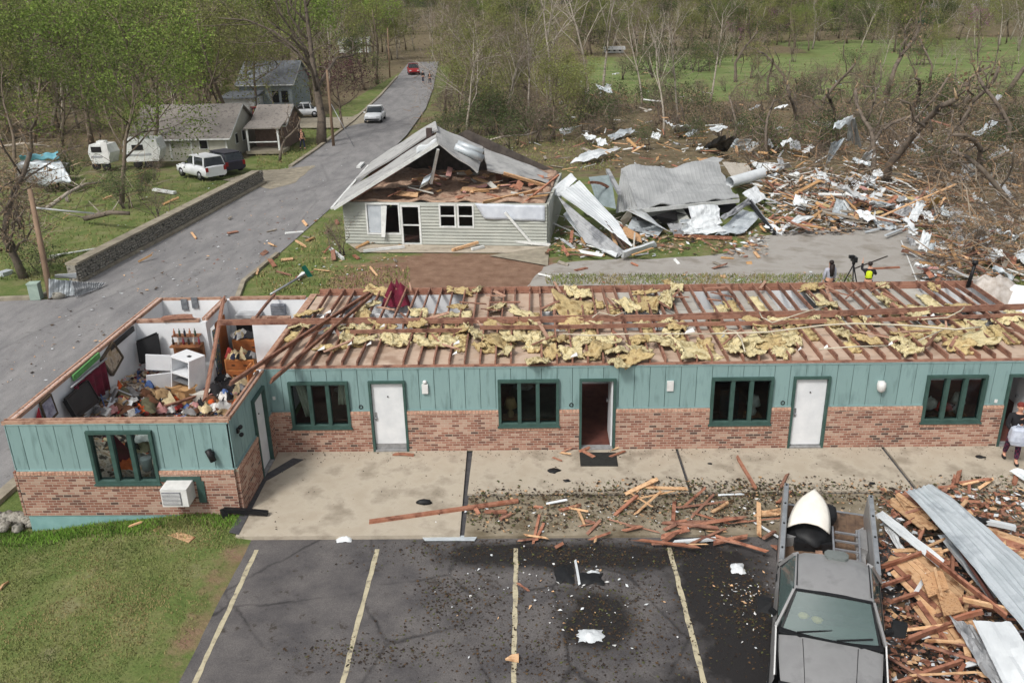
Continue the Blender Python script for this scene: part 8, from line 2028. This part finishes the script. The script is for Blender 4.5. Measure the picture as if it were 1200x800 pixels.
for s in range(3): proto('green_thicket', 80 + s, 'dark', 1900, .06, .3, H=2.4, r0=.045, kids_=(5, 4, 4), up=.7, spread=.9, bark=m_bkd, twig=m_tw, stems=5, fine=3, wand=.2)
for s in range(3): proto('tan_thicket', 90 + s, 'vine', 420, .06, .35, H=2.6, r0=.05, kids_=(5, 4, 4), up=.5, spread=1.1, bark=m_bkd, twig=m_twr, stems=5, fine=5, wand=.3, snap=.2)
proto('plum', 95, 'plum', 3400, .08, .35, H=6, r0=.14, kids_=(8, 5, 6), twig=m_tw)
proto('redbud', 96, 'pink', 2600, .16, .4, H=5, r0=.12, kids_=(8, 5, 5))
proto('evergreen', 97, 'dark', 6000, .1, .3, H=8, r0=.16, kids_=(10, 6, 5), up=.3, base=.1)
proto('bigbare', 98, 'olive', 1500, .08, .35, H=13, r0=.36, kids_=(9, 6, 6), up=.75, spread=.85, bark=m_bkd, twig=m_bk, fine=4, base=.25)
TREES = []
def tree(kind, label, x, y, h, rz, var=0, group=None, z=0, name=None, tilt=(0, 0), cat='tree', lab_order=True):
    tm, wm_, lm, H0 = PROTO[kind][var % len(PROTO[kind])]; s = h / H0
    t = bpy.data.objects.new(name or (kind.replace('green_thicket', 'bush').replace('tan_thicket', 'bush').replace('thicket', 'bush') if 'thicket' in kind else kind + '_tree').replace('bigbare_tree', 'large_bare_tree'), None); COL.objects.link(t)
    t.location = (x, y, z); t.rotation_euler = (tilt[0], tilt[1], rz); t.scale = (s, s, s); t.empty_display_size = .3
    tag(t, label, cat, group)
    for nm, me in (('trunk', tm), ('branches', wm_), ('crown', lm)):
        if me is None: continue
        o = bpy.data.objects.new(nm, me); COL.objects.link(o); o.parent = t
        if nm != 'trunk': o['kind'] = 'stuff'
    TREES.append(t); return t
def tp_(kind, label, u, v, hpx, var=0, group=None, rz=None, tilt=(0, 0), cat='tree', dz=0):
    p = G(u, v); k = PXM(p); h = hpx / (k * .93)
    return tree(kind, label, p.x, p.y, h, rz if rz is not None else u * .7, var, group, dz, tilt=tilt, cat=cat)
# individual trees
tp_('bigbare', 'very large dark bare tree left of the brown utility pole', 376, 168, 185, rz=.6)
tp_('green', 'vine wrapped green tree between the two white campers', 142, 238, 150, 0)
tp_('bright', 'bright green leaning tree in front of the cream house', 182, 188, 125, 0)
tp_('bright', 'wide bright green tree behind the campers', 108, 172, 140, 1)
tp_('green', 'rounded green tree at the upper left corner', 40, 165, 130, 1)
tp_('olive', 'yellow green tree behind the cream house roof, right one', 270, 150, 130, 1)
tp_('olive', 'yellow green tree behind the cream house roof, left one', 222, 150, 120, 0)
tp_('olive', 'olive tree rising left of the blue grey house', 288, 135, 118, 2)
tp_('green', 'green tree behind the very large bare tree', 338, 130, 118, 2)
tp_('broken', 'small pale stump tree with cut limbs on the lawn by the street', 328, 188, 62, 1)
tp_('plum', 'plum coloured tree beside the brown utility pole', 402, 152, 72)
tp_('olive', 'yellow green tree left of the far street', 442, 98, 85, 1)
tp_('evergreen', 'dark evergreen tree left of the far street', 428, 105, 60)
tp_('redbud', 'pink flowering redbud tree beyond the meadow', 880, 36, 34)
tp_('thicket', 'reddish leafless bush on the lawn by the stone wall', 192, 260, 44, 1, cat='bush')
tp_('green_thicket', 'green bush at the foot of the vine wrapped tree', 150, 243, 40, 0, cat='bush')
tp_('green_thicket', 'dark green bush right of the vine choked stump', 52, 318, 40, 1, cat='bush')
tp_('thicket', 'bare shrub at the left corner of the grey house', 400, 298, 46, 2, cat='bush')
tp_('green_thicket', 'broken leafy branches lying behind the grey house', 600, 172, 40, 2, cat='bush')
tp_('green_thicket', 'rounded dark green bush behind the roof of the grey house', 640, 165, 42, 1, cat='bush')
for k, (u, v, h, lb) in enumerate(((646, 140, 145, 'tall bare tree right of the street, leftmost'), (690, 128, 135, 'tall bare forked tree in the middle of the brush'), (706, 116, 130, 'tall bare straight tree in the middle of the brush'), (618, 150, 120, 'thin tall bare tree near the grey house'), (778, 160, 110, 'thin bare tree behind the collapsed building'), (795, 150, 112, 'bare tree leaning right behind the collapsed building'), (832, 120, 100, 'pale thin bare tree at the edge of the meadow'), (752, 128, 95, 'thin bare tree at the near edge of the meadow'))):
    tp_('tall_bare', lb, u, v, h, k, tilt=(0, .25 if k in (5,) else .05 * ((k % 3) - 1)))
for k, (u, v, h, kd, lb) in enumerate(((300, 140, 95, 'olive', 'yellow green tree right in front of the blue grey house'), (322, 136, 70, 'bare', 'bare grey tree in front of the right side of the blue grey house'), (250, 152, 105, 'olive', 'olive tree rising over the middle of the cream house roof'), (168, 196, 70, 'olive', 'small yellow green tree between camper and cream house'), (75, 190, 110, 'green', 'green tree behind the crushed shed'), (20, 200, 120, 'olive', 'olive tree at the left edge behind the vine choked trunk'), (205, 175, 80, 'bare', 'thin bare tree before the cream house wall'))):
    tp_(kd, lb, u, v, h, k)
# vine-choked stump at the far left
tp_('broken', 'snapped tree trunk choked with dead brown vines at the left edge', 28, 325, 175, 2, rz=1.0, tilt=(0, -.12))
for k, (dx, dz, s) in enumerate(((-.3, 1.4, 3.0), (.2, 2.4, 2.6), (-.7, 3.0, 2.6), (-.4, 4.0, 2.2))):
    p = G(26, 325); tree('tan_thicket', ('tangle of dead vines low on the snapped trunk', 'tangle of dead vines on the right of the snapped trunk', 'tangle of dead vines on the left of the snapped trunk', 'tangle of dead vines at the top of the snapped trunk')[k], p.x + dx, p.y, s, k, k, z=dz, cat='vines', name='dead_vines')
# torn trees on the right, each with broken limbs
BT = ((1040, 215, 175, 0), (1022, 205, 120, 1), (1010, 195, 100, 3), (862, 95, 70, 2), (900, 110, 60, 3), (1038, 110, 108, 1), (1105, 130, 80, 0), (1180, 180, 120, 2), (1150, 225, 130, 3), (1190, 262, 140, 0), (960, 140, 85, 2), (985, 175, 100, 0), (1070, 150, 95, 3), (1125, 165, 110, 1), (900, 185, 80, 2), (935, 165, 90, 1), (860, 165, 70, 3), (1180, 110, 110, 1), (1090, 95, 60, 2), (1200, 300, 120, 1), (1105, 215, 105, 2), (920, 98, 60, 0), (40, 185, 80, 1), (60, 160, 90, 3), (85, 200, 46, 0))
BL = []
for k, (u, v, h, var) in enumerate(BT):
    side = 'beside the crushed shed on the left' if u < 100 else 'at the near edge of the meadow' if v < 115 else 'in the wreckage on the right'
    BL.append(tp_('broken', 'torn tree with %s limbs standing %s' % (('snapped grey', 'twisted brown', 'splintered pale', 'bent dark')[var], side), u, v, h, var, 'torn trees ' + side, tilt=(0, .15 * sin(k * 2.1))))
order_labels(BL)
# woods left of the street, bare woods at the back, brush right of the street
rg = random.Random(100)
def wood(n, area, kinds, lo, hi, label, group, cat='tree'):
    L = []; k = 0
    for _ in range(n * 6):
        if k >= n: break
        x, y = area(rg)
        if x is None: continue
        kind, q = rg.choice(kinds)
        h = rg.uniform(lo, hi); f = (h - lo) / (hi - lo)
        L.append(tree(kind, ('small ', 'medium ', 'tall ')[min(2, int(f * 3))] + label % q, x, y, h, rg.uniform(0, 6.3), rg.randrange(9), group, cat=cat)); k += 1
    order_labels(L); return L
def street_x(y): 
    P = RW
    for (x0, y0), (x1, y1) in zip(P, P[1:]):
        if y0 <= y <= y1: return x0 + (x1 - x0) * (y - y0) / (y1 - y0)
    return -24.0 - (y - 160) * .12
GRN = [('green', 'green'), ('olive', 'yellow green'), ('olive', 'yellow green'), ('bright', 'bright green'), ('green', 'green'), ('bare', 'bare grey'), ('bare', 'bare grey')]
def a1(rg):
    y = rg.uniform(58, 120); x = rg.uniform(-75, -24)
    if -33.5 < x < -24 and y < 90: return None, None
    if x > street_x(y) - 5: return None, None
    return x, y
wood(80, a1, GRN, 7, 12, '%s tree in the wood left of the street', 'trees in the wood left of the street')
def a11(rg):
    x, y = a1(rg)
    return x, y
wood(30, a11, [('green_thicket', 'dark green'), ('green_thicket', 'dark green'), ('thicket', 'leafless brown')], 1.6, 4.5, '%s bush in the wood left of the street', 'bushes under the trees left of the street', 'bush')
def a2(rg): 
    y = rg.uniform(120, 300); x = rg.uniform(-190, -26)
    return (x, y) if x < street_x(y) - 6 and abs(x) < y * .75 + 12 else (None, None)
wood(120, a2, GRN + [('bare', 'bare grey')] * 2, 9, 15, '%s tree in the far wood on the left', 'trees in the far wood on the left')
BAREK = [('bare', 'bare grey'), ('bare', 'bare grey'), ('olive', 'yellow green'), ('olive', 'yellow green'), ('green', 'green'), ('evergreen', 'dark evergreen')]
def a3(rg):
    y = rg.uniform(150, 240); x = rg.uniform(-20, 140)
    return (x, y) if (x > street_x(y) + 9) and not (x > 4 and y < 158) and abs(x) < y * .75 else (None, None)
wood(140, a3, BAREK, 7, 13, '%s tree in the wood behind the meadow', 'trees in the wood behind the meadow')
def a4(rg):
    y = rg.uniform(240, 520); x = rg.uniform(-330, 330); return (x, y) if abs(x) < y * .7 else (None, None)
wood(260, a4, BAREK + [('green', 'green')], 11, 20, '%s tree on the horizon', 'trees on the horizon')
def a10(rg):
    y = rg.uniform(168, 240); return street_x(y) + rg.uniform(-8, 12), y
wood(16, a10, BAREK[:3], 8, 12, '%s tree where the street ends', 'trees where the street ends')
def a5(rg):
    y = rg.uniform(52, 120); x = rg.uniform(-12, 6); return (x, y) if x > street_x(y) + 8.2 and not (x > 2 and y > 84) else (None, None)
wood(34, a5, [('bare', 'bare grey'), ('bare', 'bare grey'), ('olive', 'olive')], 5, 9, '%s tree in the thicket right of the street', 'trees in the thicket right of the street')
def a6(rg):
    y = rg.uniform(46, 90); x = rg.uniform(-9, 45); return (x, y) if x > street_x(y) + 8.6 and abs(x) < y * .85 and not (x < 2 and y < 50) else (None, None)
TH = [('thicket', 'leafless brown')] * 3 + [('green_thicket', 'dark green'), ('green_thicket', 'dark green'), ('tan_thicket', 'tan dead'), ('tan_thicket', 'tan dead')]
wood(105, a6, TH, 1.8, 4.2, '%s bush in the brush behind the wrecks', 'bushes in the brush behind the wrecked buildings', 'bush')
def a7(rg):
    u, v = rg.uniform(850, 1215), rg.uniform(110, 235)
    if v > 200 and u < 1080: return None, None
    p = G(u, v); return p.x, p.y
wood(76, a7, [('tan_thicket', 'tan dead'), ('tan_thicket', 'tan dead'), ('thicket', 'leafless brown'), ('green_thicket', 'dark green')], 1.4, 3.2, '%s bush in the right wreckage', 'bushes in the wreckage on the right', 'bush')
def a8(rg):
    u, v = rg.choice(((rg.uniform(0, 100), rg.uniform(150, 235)), (rg.uniform(0, 190), rg.uniform(205, 245)), (rg.uniform(280, 420), rg.uniform(125, 150)), (rg.uniform(1120, 1215), rg.uniform(240, 330)))); p = G(u, v); return (p.x, p.y) if not (-33 < p.x < -27 and 43 < p.y < 47) else (None, None)
wood(28, a8, TH, .9, 2.2, '%s bush on the lots beside the street', 'bushes on the lots beside the street', 'bush')
def a9(rg):
    y = rg.uniform(86, 104); x = rg.uniform(4, 80); return x, y
wood(20, a9, [('thicket', 'leafless brown'), ('tan_thicket', 'tan dead')], 1.5, 3.0, '%s bush along the near edge of the meadow', 'bushes along the near edge of the meadow', 'bush')
def a12(rg):
    y = rg.uniform(108, 150); x = rg.uniform(6, 95); return (x, y) if nz(x, y, .06, 3) > -.02 else (None, None)
wood(34, a12, [('bare', 'bare grey'), ('thicket', 'leafless brown'), ('olive', 'yellow green'), ('green_thicket', 'dark green')], 2.5, 6, '%s tree scattered over the meadow', 'trees scattered over the meadow')
for k, (u, v, h) in enumerate(((905, 40, 26), (860, 50, 24), (1150, 42, 26), (850, 36, 30))):
    tp_('redbud', 'pink flowering redbud beyond the meadow, ' + ('right of the first', 'lowest one', 'far right one', 'leftmost one')[k], u, v, h)
# fallen limbs
for k, (pp, r, lb) in enumerate(((((54, 245), (80, 226), (100, 216), (118, 214)), .13, 'pale fallen limb arching beside the green tree on the left'), (((100, 256), (130, 249), (152, 250)), .16, 'dark fallen trunk lying on the lawn beyond the street'), (((560, 168), (590, 160), (618, 158), (640, 150)), .1, 'pale bare fallen branch behind the grey house'), (((1060, 172), (1085, 160), (1120, 152), (1150, 150)), .16, 'dark fallen limb reaching right in the torn trees'), (((878, 178), (905, 160), (930, 150)), .1, 'pale fallen limb behind the collapsed building'), (((0, 172), (30, 168), (60, 172)), .12, 'grey fallen branch at the left edge'))):
    mb = MB(); P = [G(u, v, (.3, 1.0, .9, .5)[i % 4]) for i, (u, v) in enumerate(pp)]
    mb.tube(P, [r * (1 - .15 * i) for i in range(len(P))], m_bkg if 'pale' in lb or 'grey' in lb else m_bkd, 6)
    rg2 = random.Random(k)
    for q in range(7):
        a = pts_lerp(P, rg2.random()); b = a + Vector((rg2.gauss(0, .5), rg2.gauss(0, .4), rg2.uniform(.1, .9))); mb.tube([a, b], [r * .35, r * .08], m_bkg, 4)
    tag(mb.build('fallen_branch'), lb, 'branch')
# rough grass on the nearer lots
def ar_far(r, n):
    P = []
    bx = [(300, 480, 255, 345), (0, 300, 205, 330), (560, 720, 160, 200), (1120, 1200, 290, 350), (640, 1000, 322, 334), (300, 420, 150, 200)]
    for k in range(n):
        b = bx[r.randint(len(bx))]; p = G(r.uniform(b[0], b[1]), r.uniform(b[2], b[3])); P.append((p.x, p.y))
    P = np.array(P); sx = np.array([street_x(max(13.5, y)) for y in P[:, 1]])
    ok = ~((P[:, 0] > sx - .4) & (P[:, 0] < sx + 7.6)) & ~((P[:, 1] < 13.4) & (P[:, 0] < -12))
    ok &= ~((P[:, 0] > -9.6) & (P[:, 0] < 1) & (P[:, 1] > 17.5) & (P[:, 1] < 30))
    return P[ok]
blades('rough_grass', 26000, ar_far, .05, .2, [m_blade, m_straw], 5, 'rough grass on the lots around the street', zf=lambda x, y: hz(x, y), w=.03)
# ------------------------------------------------------------------ thin spring haze
lo_x, hi_x = xs[0] - 20, xs[-1] + 20; lo_y, hi_y = ys[0] - 20, ys[-1] + 20
mh = bpy.data.materials.new('haze'); mh.use_nodes = True
n_, l_ = mh.node_tree.nodes, mh.node_tree.links
n_.remove(n_['Principled BSDF']); pv = n_.new('ShaderNodeVolumePrincipled'); pv.inputs['Color'].default_value = (.86, .89, .92, 1); pv.inputs['Density'].default_value = 0.0003; pv.inputs['Anisotropy'].default_value = .1
l_.new(pv.outputs[0], n_['Material Output'].inputs['Volume'])
mb = MB(); mb.rng((lo_x, lo_y, -2.0), (hi_x, hi_y, 32), mh)
hz_o = mb.build('haze', recenter=False); hz_o['kind'] = 'stuff'; hz_o['label'] = 'thin pale haze over the far woods'
